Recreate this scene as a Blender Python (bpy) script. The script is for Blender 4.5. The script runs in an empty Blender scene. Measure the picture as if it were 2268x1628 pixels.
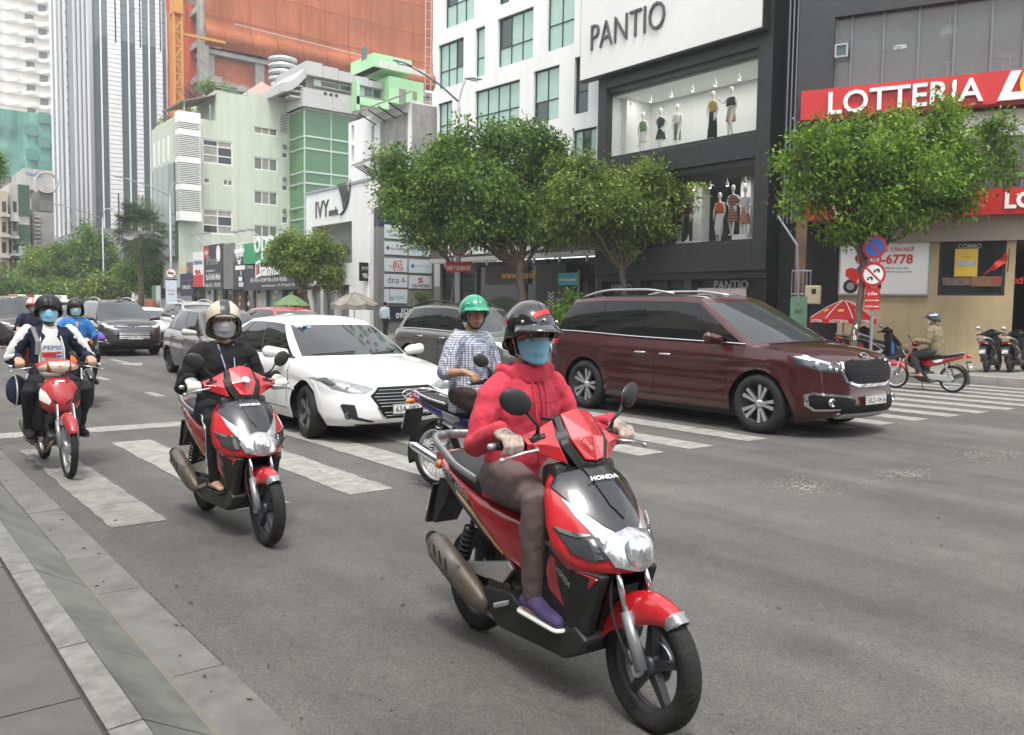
import bpy,bmesh,math,random
import numpy as np
from mathutils import Vector,Matrix,noise
from mathutils.bvhtree import BVHTree
random.seed(7)
rng = np.random.default_rng(7)
PI = math.pi
SC = bpy.context.scene
COL = SC.collection
# ---------------------------------------------------------------- camera
CAM_H = 1.54; FOC = 1863.0; IW,IH = 2268.0,1628.0
YAW = math.radians(38.5); PITCH = .0694; ROLL = .014
_f = Vector((math.sin(YAW)*math.cos(PITCH),math.cos(YAW)*math.cos(PITCH),-math.sin(PITCH)))
_r0 = Vector((math.cos(YAW),-math.sin(YAW),0)); _u0 = _r0.cross(_f)
_r = _r0*math.cos(ROLL)+_u0*math.sin(ROLL); _u = _u0*math.cos(ROLL)-_r0*math.sin(ROLL)
CPOS = Vector((0,0,CAM_H))
cd = bpy.data.cameras.new('camera'); cam = bpy.data.objects.new('camera',cd); COL.objects.link(cam)
M = Matrix.Identity(4)
for i in range(3):
 M[i][0] = _r[i]; M[i][1] = _u[i]; M[i][2] = -_f[i]; M[i][3] = CPOS[i]
cam.matrix_world = M
cd.sensor_width = 36; cd.lens = 36*FOC/IW; cd.clip_start = .05; cd.clip_end = 3000
SC.camera = cam
# ---------------------------------------------------------------- sky and sun (bright overcast)
W = bpy.data.worlds.new('World'); SC.world = W; W.use_nodes = True
nt = W.node_tree; nt.nodes.clear()
SUN_EL,SUN_AZ = math.radians(66),math.radians(215)
sky = nt.nodes.new('ShaderNodeTexSky'); sky.sky_type = 'NISHITA'; sky.sun_disc = False
sky.sun_elevation = SUN_EL; sky.sun_rotation = SUN_AZ; sky.dust_density = 1.0; sky.air_density = 1.0; sky.ozone_density = 1
hs = nt.nodes.new('ShaderNodeHueSaturation'); hs.inputs['Saturation'].default_value = .12
tc = nt.nodes.new('ShaderNodeTexCoord'); cn = nt.nodes.new('ShaderNodeTexNoise')
cn.inputs['Scale'].default_value = 2.2; cn.inputs['Detail'].default_value = 5
mr = nt.nodes.new('ShaderNodeMapRange'); mr.inputs[1].default_value = .3; mr.inputs[2].default_value = .75
mr.inputs[3].default_value = .95; mr.inputs[4].default_value = 1.55
mx = nt.nodes.new('ShaderNodeMix'); mx.data_type = 'RGBA'; mx.blend_type = 'MULTIPLY'; mx.inputs[0].default_value = 1
bg = nt.nodes.new('ShaderNodeBackground'); bg.inputs[1].default_value = .12
out = nt.nodes.new('ShaderNodeOutputWorld')
L = nt.links.new
L(tc.outputs['Generated'],cn.inputs['Vector']); L(cn.outputs['Fac'],mr.inputs[0])
L(sky.outputs[0],hs.inputs['Color']); L(hs.outputs[0],mx.inputs[6]); L(mr.outputs[0],mx.inputs[7])
L(mx.outputs[2],bg.inputs[0]); L(bg.outputs[0],out.inputs[0])
sd = bpy.data.lights.new('sun','SUN'); sd.energy = 1.1; sd.angle = math.radians(14); sd.color = (1,.96,.9)
sun = bpy.data.objects.new('sun',sd); COL.objects.link(sun)
_sd = Vector((math.sin(SUN_AZ)*math.cos(SUN_EL),math.cos(SUN_AZ)*math.cos(SUN_EL),math.sin(SUN_EL)))
sun.rotation_euler = _sd.to_track_quat('Z','Y').to_euler(); sun.location = (0,0,40)
SC.view_settings.view_transform = 'Standard'; SC.view_settings.look = 'None'
SC.view_settings.exposure = 1.66; SC.view_settings.gamma = 1; SC.view_settings.use_curve_mapping = False
# ---------------------------------------------------------------- measuring: a photo point onto a real plane
def ray(x,y): return _f + _r*((x-IW/2)/FOC) - _u*((y-IH/2)/FOC)
def gnd(x,y,z=0):
 d = ray(x,y); return CPOS + d*((z-CAM_H)/d.z)
class Facade:                      # vertical plane: s runs to the right as seen from outside, n points out
 def __init__(s,P,ang):       # ang: direction of s, degrees clockwise from +Y
  a = math.radians(ang); s.P = Vector((P[0],P[1],0)); s.d = Vector((math.sin(a),math.cos(a),0))
  s.n = Vector((-s.d.y,s.d.x,0))*-1
  if s.n.dot(CPOS-s.P) < 0: s.n = -s.n
 def uv(s,x,y):
  d = ray(x,y); t = (s.P-CPOS).dot(s.n)/d.dot(s.n); q = CPOS+d*t
  return (q-s.P).dot(s.d),q.z
 def pt(s,u,z,o=0): return s.P+s.d*u+s.n*o+Vector((0,0,z))
 def mat(s,u,z,o=0):          # x = s, y = z up, z = outward
  m = Matrix.Identity(4); p = s.pt(u,z,o)
  for i in range(3):
   m[i][0] = s.d[i]; m[i][1] = (0,0,1)[i]; m[i][2] = s.n[i]; m[i][3] = p[i]
  return m
# ---------------------------------------------------------------- materials
MATS = {}
def mat(name,col,rough=.6,metal=0,var=.0,vscale=3,bump=0,bscale=30,coat=0,spec=.5,emit=0,alpha=1,trans=0,col2=None,ior=1.45,streak=0):
 if name in MATS: return MATS[name]
 m = bpy.data.materials.new(name); m.use_nodes = True; MATS[name] = m
 n = m.node_tree.nodes; l = m.node_tree.links.new; b = n['Principled BSDF']
 b.inputs['Roughness'].default_value = rough; b.inputs['Metallic'].default_value = metal
 b.inputs['Specular IOR Level'].default_value = spec; b.inputs['Coat Weight'].default_value = coat
 b.inputs['Coat Roughness'].default_value = .04; b.inputs['IOR'].default_value = ior
 b.inputs['Alpha'].default_value = alpha; b.inputs['Transmission Weight'].default_value = trans
 c = (*col,1)
 b.inputs['Base Color'].default_value = c
 if emit:
  b.inputs['Emission Color'].default_value = c; b.inputs['Emission Strength'].default_value = emit
 if var or col2 or bump or streak:
  t = n.new('ShaderNodeTexCoord')
 if var or col2:
  q = n.new('ShaderNodeTexNoise'); q.inputs['Scale'].default_value = vscale; q.inputs['Detail'].default_value = 6
  q.inputs['Roughness'].default_value = .65
  l(t.outputs['Object'],q.inputs['Vector'])
  r = n.new('ShaderNodeValToRGB'); r.color_ramp.elements[0].position = .32; r.color_ramp.elements[1].position = .7
  c2 = col2 if col2 else tuple(max(0,x*(1-var)) for x in col)
  r.color_ramp.elements[0].color = (*c2,1)
  r.color_ramp.elements[1].color = (*(col if col2 else tuple(min(1,x*(1+var)) for x in col)),1)
  l(q.outputs['Fac'],r.inputs['Fac']); l(r.outputs[0],b.inputs['Base Color'])
 if streak:                       # rain streaks and grime running down a wall
  mp = n.new('ShaderNodeMapping'); mp.inputs['Scale'].default_value = (1.6,1.6,.07); l(t.outputs['Object'],mp.inputs['Vector'])
  q3 = n.new('ShaderNodeTexNoise'); q3.inputs['Scale'].default_value = 1.3; q3.inputs['Detail'].default_value = 7; q3.inputs['Roughness'].default_value = .7; l(mp.outputs[0],q3.inputs['Vector'])
  r3 = n.new('ShaderNodeValToRGB'); r3.color_ramp.elements[0].position = .3; r3.color_ramp.elements[1].position = .62; k = 1-streak
  r3.color_ramp.elements[0].color = (k,k,k*.98,1); r3.color_ramp.elements[1].color = (1,1,1,1); l(q3.outputs['Fac'],r3.inputs['Fac'])
  m3 = n.new('ShaderNodeMix'); m3.data_type = 'RGBA'; m3.blend_type = 'MULTIPLY'; m3.inputs[0].default_value = 1; m3.inputs[6].default_value = c
  if var or col2: l(r.outputs[0],m3.inputs[6])
  l(r3.outputs[0],m3.inputs[7]); l(m3.outputs[2],b.inputs['Base Color'])
 if bump:
  q2 = n.new('ShaderNodeTexNoise'); q2.inputs['Scale'].default_value = bscale; q2.inputs['Detail'].default_value = 4
  l(t.outputs['Object'],q2.inputs['Vector'])
  bp = n.new('ShaderNodeBump'); bp.inputs['Strength'].default_value = bump; bp.inputs['Distance'].default_value = .02
  l(q2.outputs['Fac'],bp.inputs['Height']); l(bp.outputs[0],b.inputs['Normal'])
 return m
# ---------------------------------------------------------------- mesh builder
class MB:
 def __init__(s): s.v = []; s.f = []
 def add(s,v,f):
  o = len(s.v); s.v += [tuple(x) for x in v]; s.f += [tuple(i+o for i in q) for q in f]; return s
 def quad(s,a,b,c,d): return s.add([a,b,c,d],[(0,1,2,3)])
 def box(s,lo,hi,m=None,bev=0):
  x0,y0,z0 = lo; x1,y1,z1 = hi
  v = [(x0,y0,z0),(x1,y0,z0),(x1,y1,z0),(x0,y1,z0),(x0,y0,z1),(x1,y0,z1),(x1,y1,z1),(x0,y1,z1)]
  if m: v = [m@Vector(p) for p in v]
  return s.add(v,[(0,3,2,1),(4,5,6,7),(0,1,5,4),(1,2,6,5),(2,3,7,6),(3,0,4,7)])
 def fbox(s,F,u0,u1,z0,z1,o0,o1):       # box on a facade, between outward offsets o0..o1
  m = F.mat(0,0); return s.box((min(u0,u1),min(z0,z1),min(o0,o1)),(max(u0,u1),max(z0,z1),max(o0,o1)),m)
 def tube(s,pts,rad,n=8,cap=True,flat=None):
  pts = [Vector(p) for p in pts]
  if not hasattr(rad,'__len__'): rad = [rad]*len(pts)
  vs = []; k = len(pts); up = None
  for i,p in enumerate(pts):
   t = (pts[min(i+1,k-1)]-pts[max(i-1,0)])
   t = t.normalized() if t.length > 1e-9 else Vector((0,0,1))
   if up is None: up = Vector((0,0,1)) if abs(t.z) < .9 else Vector((1,0,0))
   a = t.cross(up)
   a = a.normalized() if a.length > 1e-6 else t.orthogonal().normalized()
   b = a.cross(t).normalized(); up = b
   ra = rad[i]; fa,fb = flat if flat else (1,1)
   for j in range(n):
    g = 2*PI*j/n; vs.append(p+a*(math.cos(g)*ra*fa)+b*(math.sin(g)*ra*fb))
  fs = [(i*n+j,i*n+(j+1) % n,(i+1)*n+(j+1) % n,(i+1)*n+j) for i in range(k-1) for j in range(n)]
  if cap: fs += [tuple(range(n))[::-1],tuple(range((k-1)*n,k*n))]
  return s.add(vs,fs)
 def limb(s,pts,rad,n=12,flat=None):       # closed tube with rounded ends
  pts = [Vector(p) for p in pts]; P = []; R = []
  d0 = (pts[0]-pts[1]).normalized(); d1 = (pts[-1]-pts[-2]).normalized()
  for a in (1,.8,.45): P.append(pts[0]+d0*rad[0]*a); R.append(rad[0]*math.sqrt(max(.0025,1-a*a)))
  P += pts; R += list(rad)
  for a in (.45,.8,1): P.append(pts[-1]+d1*rad[-1]*a); R.append(rad[-1]*math.sqrt(max(.0025,1-a*a)))
  return s.tube(P,R,n,True,flat)
 def ell(s,c,r,n=16,m=8,rot=None):
  c = Vector(c); v = []; f = []
  for i in range(m+1):
   a = PI*i/m
   for j in range(n):
    b = 2*PI*j/n; p = Vector((r[0]*math.sin(a)*math.cos(b),r[1]*math.sin(a)*math.sin(b),r[2]*math.cos(a)))
    if rot: p = rot@p
    v.append(c+p)
  for i in range(m):
   for j in range(n): f.append((i*n+j,(i+1)*n+j,(i+1)*n+(j+1) % n,i*n+(j+1) % n))
  return s.add(v,f)
 def lathe(s,prof,m=None,n=24,a0=0,a1=2*PI):   # prof (r, h) about local z
  v = []; f = []; full = abs(a1-a0-2*PI) < 1e-6; nn = n if full else n+1
  for r,h in prof:
   for j in range(nn):
    a = a0+(a1-a0)*j/n; p = Vector((r*math.cos(a),r*math.sin(a),h)); v.append(m@p if m else p)
  for i in range(len(prof)-1):
   for j in range(n):
    k = (j+1) % nn; f.append((i*nn+j,i*nn+k,(i+1)*nn+k,(i+1)*nn+j))
  return s.add(v,f)
 def prism(s,poly,d0,d1,m=None):             # polygon in local xy extruded along z
  n = len(poly); v = [Vector((p[0],p[1],d0)) for p in poly]+[Vector((p[0],p[1],d1)) for p in poly]
  if m: v = [m@p for p in v]
  return s.add(v,[tuple(range(n))[::-1],tuple(range(n,2*n))]+[(i,(i+1) % n,n+(i+1) % n,n+i) for i in range(n)])
 def grid(s,rows,closed=False):
  n = len(rows[0]); v = [p for r in rows for p in r]
  f = [(i*n+j,i*n+(j+1) % n,(i+1)*n+(j+1) % n,(i+1)*n+j) for i in range(len(rows)-1) for j in range(n if closed else n-1)]
  return s.add(v,f)
 def mesh(s,name,m=None,smooth=True):
  me = bpy.data.meshes.new(name); me.from_pydata(s.v,[],s.f)
  if m: me.materials.append(m)
  if smooth: me.shade_smooth()
  me.update(); return me
 def build(s,name,m=None,parent=None,smooth=False,fix=True,auto=None):
  me = s.mesh(name,m,smooth or bool(auto))
  if fix:
   bm = bmesh.new(); bm.from_mesh(me); bmesh.ops.recalc_face_normals(bm,faces=bm.faces); bm.to_mesh(me); bm.free()
  if auto: me.set_sharp_from_angle(angle=math.radians(auto))
  return link(name,me,parent)
def link(name,me,parent=None):
 o = bpy.data.objects.new(name,me); COL.objects.link(o)
 if parent: o.parent = parent
 return o
def bevel(o,w=.01,seg=2,ang=40):
 m = o.modifiers.new('bevel','BEVEL'); m.width = w; m.segments = seg; m.limit_method = 'ANGLE'; m.angle_limit = math.radians(ang); return o
def subsurf(o,k=1):
 m = o.modifiers.new('subdivision','SUBSURF'); m.levels = k; m.render_levels = k; return o
def fuse(o,voxel=.012,smooth=4,wrinkle=0,wsize=.08,decim=0):
 m = o.modifiers.new('remesh','REMESH'); m.mode = 'VOXEL'; m.voxel_size = voxel; m.use_smooth_shade = True
 if smooth:
  m = o.modifiers.new('smooth','SMOOTH'); m.factor = .5; m.iterations = smooth
 if wrinkle:
  t = bpy.data.textures.new('folds','CLOUDS'); t.noise_scale = wsize; t.noise_depth = 4
  m = o.modifiers.new('folds','DISPLACE'); m.texture = t; m.strength = wrinkle; m.mid_level = .5; m.texture_coords = 'LOCAL'
 return o
def thing(name,label,cat,loc=(0,0,0),rotz=0,group=None,scale=1):
 o = bpy.data.objects.new(name,None); COL.objects.link(o); o.empty_display_size = .2
 o.location = loc; o.rotation_euler = (0,0,rotz); o.scale = (scale,)*3
 return tag(o,label,cat,group)
def tag(o,label=None,cat=None,group=None,kind=None):
 if label: o['label'] = label
 if cat: o['category'] = cat
 if group: o['group'] = group
 if kind: o['kind'] = kind
 return o
def kids(o): return [c for c in o.children]
def dup(root,loc,rotz,label=None,group=None,scale=None):
 def cp(o,par):
  c = o.copy(); COL.objects.link(c)
  if par: c.parent = par
  for ch in list(o.children):
   if ch.name != c.name: cp(ch,c)
  return c
 r = cp(root,None); r.location = loc; r.rotation_euler = (0,0,rotz)
 if scale: r.scale = (scale,)*3
 return tag(r,label,None,group)
_tx = {}
def text(name,string,m,parent,mtx,w=None,h=None,ext=.005,bold=0,shear=0,align='L',sx=1):
 """raised lettering: string fitted in width w and/or height h; mtx maps x right, y up, z outward"""
 key = (string,bold,shear)
 if key not in _tx:
  c = bpy.data.curves.new('lettering','FONT'); c.body = string; c.size = 1; c.offset = bold; c.shear = shear; c.resolution_u = 3
  o = bpy.data.objects.new('lettering',c); me = bpy.data.meshes.new_from_object(o)
  bpy.data.objects.remove(o); bpy.data.curves.remove(c)
  v = np.zeros(len(me.vertices)*3); me.vertices.foreach_get('co',v); v = v.reshape(-1,3)
  _tx[key] = (v,[tuple(p.vertices) for p in me.polygons]); bpy.data.meshes.remove(me)
 v,f = _tx[key]; lo = v.min(0); hi = v.max(0); sz = hi-lo
 if w and h: kx,ky = w/sz[0],h/sz[1]
 elif w: kx = ky = w/sz[0]
 else: ky = h/sz[1]; kx = ky*sx
 X = (v[:,0]-lo[0])*kx; Y = (v[:,1]-lo[1])*ky
 if align == 'C': X = X-X.max()/2
 b = MB(); n = len(v)
 vs = [mtx@Vector((X[i],Y[i],ext)) for i in range(n)]
 b.add(vs,f)
 if ext > .012:                              # sides for thick letters
  ec = {}
  for q in f:
   for i in range(len(q)):
    e = (q[i],q[(i+1) % len(q)]); ec[e] = 1
  bnd = [e for e in ec if (e[1],e[0]) not in ec]
  base = [mtx@Vector((X[i],Y[i],0)) for i in range(n)]
  k = len(b.v); b.v += [tuple(p) for p in base]
  b.f += [(e[1],e[0],k+e[0],k+e[1]) for e in bnd]
 return b.build(name,m,parent,fix=False)
def project_patch(bvh,poly,axis,sign,off=.004,cuts=3,skirt=.012,org=3.0):
 """outline polygon laid on a curved body: axis 0 -> polygon in (y,z), 1 -> (x,z), 2 -> (x,y); sign = side it is seen from"""
 bm = bmesh.new(); vs = []
 for p in poly:
  c = [0,0,0]; k = [i for i in range(3) if i != axis]; c[k[0]] = p[0]; c[k[1]] = p[1]; vs.append(bm.verts.new(c))
 bm.faces.new(vs); bmesh.ops.triangulate(bm,faces=bm.faces[:])
 for _ in range(cuts): bmesh.ops.subdivide_edges(bm,edges=bm.edges[:],cuts=1,use_grid_fill=True); bmesh.ops.triangulate(bm,faces=bm.faces[:])
 d = Vector((0,0,0)); d[axis] = -sign
 for v in bm.verts:
  o = v.co.copy(); o[axis] = sign*org; hit = bvh.ray_cast(o,d)
  if hit[0] is None:
   hit = bvh.find_nearest(v.co)
  nn = hit[1]
  if nn.dot(d) > 0: nn = -nn
  v.co = hit[0]+nn*off
 bmesh.ops.recalc_face_normals(bm,faces=bm.faces)
 av = sum((f.normal for f in bm.faces),Vector())
 if av.dot(d) > 0: bmesh.ops.reverse_faces(bm,faces=bm.faces)
 if skirt:
  be = [e for e in bm.edges if e.is_boundary]
  r = bmesh.ops.extrude_edge_only(bm,edges=be)
  for g in r['geom']:
   if isinstance(g,bmesh.types.BMVert): g.co += d*skirt
 b = MB(); bm.verts.ensure_lookup_table(); bm.verts.index_update()
 b.v = [tuple(v.co) for v in bm.verts]; b.f = [tuple(v.index for v in f.verts) for f in bm.faces]; bm.free()
 return b
def bvh_of(b): return BVHTree.FromPolygons([Vector(v) for v in b.v],b.f)
def cr(keys,t):                               # smooth interpolation through (t, value) keys
 n = len(keys)
 if t <= keys[0][0]: return keys[0][1]
 if t >= keys[-1][0]: return keys[-1][1]
 i = 0
 while t > keys[i+1][0]: i += 1
 t0,p0 = keys[i]; t1,p1 = keys[i+1]; h = t1-t0; s = (t-t0)/h
 def sl(k):
  if k <= 0: return (keys[1][1]-keys[0][1])/(keys[1][0]-keys[0][0])
  if k >= n-1: return (keys[-1][1]-keys[-2][1])/(keys[-1][0]-keys[-2][0])
  a = (keys[k][1]-keys[k-1][1])/(keys[k][0]-keys[k-1][0]); c = (keys[k+1][1]-keys[k][1])/(keys[k+1][0]-keys[k][0])
  return 0 if a*c <= 0 else 2*a*c/(a+c)
 m0,m1 = sl(i)*h,sl(i+1)*h
 return (2*s**3-3*s*s+1)*p0+(s**3-2*s*s+s)*m0+(3*s*s-2*s**3)*p1+(s**3-s*s)*m1
def path(pts,n):                              # resample a smooth curve through points
 P = [Vector(p) for p in pts]; T = [0]
 for i in range(1,len(P)): T.append(T[-1]+(P[i]-P[i-1]).length)
 out = []
 for k in range(n):
  t = T[-1]*k/(n-1); out.append(Vector([cr([(T[i],P[i][a]) for i in range(len(P))],t) for a in range(3)]))
 return out
# ================================================================ THE GROUND
def asphalt():
 m = bpy.data.materials.new('asphalt'); m.use_nodes = True; n = m.node_tree.nodes; l = m.node_tree.links.new; b = n['Principled BSDF']
 t = n.new('ShaderNodeTexCoord')
 def nz(s,d=4,r=.6):
  q = n.new('ShaderNodeTexNoise'); q.inputs['Scale'].default_value = s; q.inputs['Detail'].default_value = d; q.inputs['Roughness'].default_value = r
  l(t.outputs['Object'],q.inputs['Vector']); return q.outputs['Fac']
 def ramp(f,a,c,pa,pc):
  r = n.new('ShaderNodeValToRGB'); r.color_ramp.elements[0].position = pa; r.color_ramp.elements[1].position = pc
  r.color_ramp.elements[0].color = (*a,1); r.color_ramp.elements[1].color = (*c,1); l(f,r.inputs['Fac']); return r.outputs[0]
 def mix(mode,fac,a,c):
  x = n.new('ShaderNodeMix'); x.data_type = 'RGBA'; x.blend_type = mode
  if isinstance(fac,(int,float)): x.inputs[0].default_value = fac
  else: l(fac,x.inputs[0])
  for k,s in ((6,a),(7,c)):
   if isinstance(s,tuple): x.inputs[k].default_value = (*s,1)
   else: l(s,x.inputs[k])
  return x.outputs[2]
 base = ramp(nz(.35,5,.6),(.098,.096,.092),(.138,.135,.129),.3,.7)
 wear = ramp(nz(1.6,6,.7),(.80,.80,.80),(1.12,1.11,1.09),.3,.72)
 c = mix('MULTIPLY',1,base,wear)
 vo = n.new('ShaderNodeTexVoronoi'); vo.inputs['Scale'].default_value = 125; l(t.outputs['Object'],vo.inputs['Vector'])
 chips = ramp(vo.outputs['Color'],(.66,.66,.66),(1.4,1.38,1.34),.12,.92)
 c = mix('MULTIPLY',.8,c,chips)
 spots = ramp(nz(26,2,.5),(.3,.3,.3),(1,1,1),.27,.32)      # dark flecks
 c = mix('MULTIPLY',.8,c,spots)
 mp = n.new('ShaderNodeMapping'); mp.inputs['Scale'].default_value = (1.1,.03,1); l(t.outputs['Object'],mp.inputs['Vector'])
 q = n.new('ShaderNodeTexNoise'); q.inputs['Scale'].default_value = 1.4; q.inputs['Detail'].default_value = 3; l(mp.outputs[0],q.inputs['Vector'])
 c = mix('MULTIPLY',1,c,ramp(q.outputs['Fac'],(.74,.74,.74),(1.14,1.14,1.13),.32,.68))
 st_ = n.new('ShaderNodeTexVoronoi'); st_.inputs['Scale'].default_value = .55; l(t.outputs['Object'],st_.inputs['Vector'])        # oil spots
 c = mix('MULTIPLY',.55,c,ramp(st_.outputs['Distance'],(.6,.6,.6),(1,1,1),.04,.16))
 l(c,b.inputs['Base Color'])
 b.inputs['Roughness'].default_value = .72; b.inputs['Specular IOR Level'].default_value = .35
 bp = n.new('ShaderNodeBump'); bp.inputs['Strength'].default_value = .55; bp.inputs['Distance'].default_value = .008
 l(vo.outputs['Distance'],bp.inputs['Height']); l(bp.outputs[0],b.inputs['Normal'])
 return m
ASPH = asphalt()
road = MB().quad((1.235,-400,0),(480,-400,0),(480,900,0),(1.235,900,0)).build('road',ASPH); tag(road,kind='structure')
earth = MB().quad((-500,-450,-.03),(500,-450,-.03),(500,950,-.03),(-500,950,-.03)).build('ground',mat('earth',(.16,.15,.13),.9,var=.2,vscale=.3)); tag(earth,kind='structure')
PAINT = mat('road_paint',(.37,.36,.33),.75,var=.0,col2=(.20,.196,.184),vscale=7,bump=.3,bscale=60)
PAINT2 = mat('worn_road_paint',(.30,.295,.27),.8,col2=(.14,.138,.13),vscale=5,bump=.3,bscale=60)
def worn_poly(b,pts,z,step=.12):                # ragged edged painted strip
 b.add([(p[0],p[1],z) for p in pts],[tuple(range(len(pts)))])
def stripe_pts(x0,x1,y0,y1,j=.012):
 P = []
 n = max(3,int((y1-y0)/.15))
 for i in range(n+1): P.append((x0+random.uniform(-j,j),y0+(y1-y0)*i/n))
 for i in range(n,-1,-1): P.append((x1+random.uniform(-j,j),y0+(y1-y0)*i/n))
 return P
cross = bpy.data.objects.new('pedestrian_crossing',None); COL.objects.link(cross); tag(cross,kind='structure')
X0 = [1.40,2.28,3.21,4.1,4.93,5.76,6.58,7.39,8.42,9.35,10.33,11.25,12.15,13.08,13.95,14.85,15.75,16.65,17.5,18.35,19.2]
for i,x in enumerate(X0):
 n0 = 6.15-.02*max(0,x-3)-.04*max(0,x-9); w = .37 if i == 0 else .42
 b = MB(); worn_poly(b,stripe_pts(x,x+w,n0,n0+3.82),.004)
 b.build('stripe',PAINT2 if i == 0 else PAINT,cross)
b = MB(); worn_poly(b,[(1.3,10.93),(20.2,10.3),(20.2,10.75),(1.3,11.38)],.004)
tag(b.build('stop_line',PAINT),kind='structure')
lanes = bpy.data.objects.new('lane_markings',None); COL.objects.link(lanes); tag(lanes,kind='structure')
for q in [((310,870),(325,866),(365,878),(347,880)),((211,835),(226,834),(252,842),(237,844)),((0,770),(14,770),(14,773),(0,773)),((195,822),(205,821),(222,827),(210,828))]:
 p0 = gnd(*q[0]); x0 = p0.x
 b = MB(); worn_poly(b,stripe_pts(4.05,4.2,gnd(*q[2]).y,p0.y,.005),.004); b.build('lane_dash',PAINT,lanes)
for k in range(12):
 b = MB(); worn_poly(b,[(4.05,26+k*6),(4.2,26+k*6),(4.2,28.5+k*6),(4.05,28.5+k*6)],.004); b.build('lane_dash',PAINT,lanes)
 for xx in (7.6,11.1,14.5):
  b = MB(); worn_poly(b,[(xx,13+k*6),(xx+.15,13+k*6),(xx+.15,15.5+k*6),(xx,15.5+k*6)],.004); b.build('lane_dash',PAINT,lanes)
b = MB(); ay = 23.2; ax = 5.75
worn_poly(b,[(ax-.08,ay+1.7),(ax-.08,ay),(ax-.35,ay),(ax,ay-1.2),(ax+.35,ay),(ax+.08,ay),(ax+.08,ay+1.7)],.004); b.build('lane_arrow',PAINT,lanes)
SC_M = mat('pale_grit',(.34,.33,.29),.9,var=.3,vscale=20)
for (cx,cy),w,d in [((1785,1078),.42,.34),((2190,1008),.8,.45),((2000,1050),.5,.25)]:
 p = gnd(cx,cy); b = MB()
 for k in range(420):
  a = random.gauss(0,.42); e = random.gauss(0,.42); x = p.x+a*w; y = p.y+e*d; s = random.uniform(.004,.014)
  a0 = random.uniform(0,3); b.add([(x+s*math.cos(a0+i*2.1),y+s*math.sin(a0+i*2.1),.0045+random.uniform(0,.003)) for i in range(3)],[(0,1,2)])
 tag(b.build('scattered_grit',SC_M,fix=False),'pale concrete grit stuck on the asphalt',None,kind='stuff')
LEAF = mat('dry_leaf',(.06,.05,.04),.9,var=.3); b = MB()
for k in range(150):
 x = random.uniform(1.0,9); y = random.uniform(1.5,13)
 if k < 60: x = random.uniform(.98,1.5)
 s = random.uniform(.006,.022); a = random.uniform(0,6.3); c,t = math.cos(a),math.sin(a)
 b.add([(x+c*s,y+t*s,.006),(x-t*s*.4,y+c*s*.4,.009),(x-c*s,y-t*s,.006),(x+t*s*.4,y-c*s*.4,.012)],[(0,1,2,3)])
tag(b.build('leaf_litter',LEAF,fix=False),'small dead leaves and scraps strewn along the gutter',None,kind='stuff')
GRAN = mat('kerb_granite',(.19,.19,.178),.8,var=.32,vscale=11,bump=.35,bscale=120)
GRAN2 = mat('gutter_concrete',(.145,.144,.134),.8,var=.26,vscale=4,bump=.3,bscale=90)
FACE = mat('kerb_face_stone',(.13,.132,.12),.8,var=.34,vscale=2.5,bump=.25,bscale=90)
SLAB = mat('paving_slab',(.10,.098,.094),.8,var=.18,vscale=4,bump=.3,bscale=80)
DIRT = mat('gutter_dust',(.172,.155,.128),.95,col2=(.142,.137,.125),vscale=5)
kerb = bpy.data.objects.new('near_kerb',None); COL.objects.link(kerb); tag(kerb,kind='structure')
cuts = [-8,-5,-2.2,1.0,1.95,2.9,3.72,4.9,6.1,7.3,8.6,11,14,18,23,29,36,45,56,70,90]
for i in range(len(cuts)-1):
 y0,y1 = cuts[i]+.006,cuts[i+1]-.006
 MB().add([(.635,y0,.146),(.745,y0,.15),(.745,y1,.15),(.635,y1,.146),(.635,y0,0),(.745,y0,0),(.745,y1,0),(.635,y1,0)],
             [(0,1,2,3),(0,4,5,1),(1,5,6,2),(2,6,7,3),(3,7,4,0)]).build('kerb_stone',GRAN,kerb)
 dz = random.uniform(-.003,.003)
 MB().add([(.749,y0,.147+dz),(1.0,y0,.004),(1.0,y1,.004),(.749,y1,.147+dz),(.749,y0,-.02),(1.0,y0,-.02),(1.0,y1,-.02),(.749,y1,-.02)],
             [(0,1,2,3),(0,4,5,1),(1,5,6,2),(2,6,7,3),(3,7,4,0)]).build('kerb_ramp',FACE,kerb)
g2 = [-8,-5,-2,.8,2.1,3.5,4.75,5.5,6.9,8.3,10,13,17,22,28,36,46,60,90]
for i in range(len(g2)-1):
 dz = random.uniform(0,.003)
 MB().box((1.004,g2[i]+.004,-.02),(1.232+random.uniform(-.006,.006),g2[i+1]-.004,.004+dz)).build('gutter_slab',GRAN2,kerb)
b = MB()                                             # dust that gathers where the ramp meets the gutter
ys = [1.8+.12*k for k in range(32)]
for k in range(len(ys)-1):
 w0 = .10*abs(noise.noise((ys[k]*.9,3,0)))*max(0,min(1,(5.2-ys[k])/2))+.001; w1 = .10*abs(noise.noise((ys[k+1]*.9,3,0)))*max(0,min(1,(5.2-ys[k+1])/2))+.001
 b.quad((.985,ys[k],.0135),(1.004+w0,ys[k],.0085),(1.004+w1,ys[k+1],.0085),(.985,ys[k+1],.0135))
tag(b.build('gutter_dust',DIRT,kerb,fix=False),kind='stuff')
pave = MB().box((-40,-60,-.02),(.633,500,.136)).build('near_pavement',mat('pavement_bed',(.05,.05,.047),.9)); tag(pave,kind='structure')
y = -3.0; row = 0
while y < 12:
 x = .62; w = .62 if y < 7 else 1.2
 while x > -3:
  MB().box((x-.62+.004,y+.004,.1),(x-.004,y+w-.004,.144+random.uniform(0,.004))).build('paving_slab',SLAB,pave); x -= .62
 y += w
dr = gnd(4,1034); DG = mat('drain_iron',(.045,.043,.04),.7,var=.3,vscale=10)
t = thing('drain_grate','dark iron storm drain grate in the gutter beside the kerb','drain',(.88,dr.y,.0))
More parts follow.
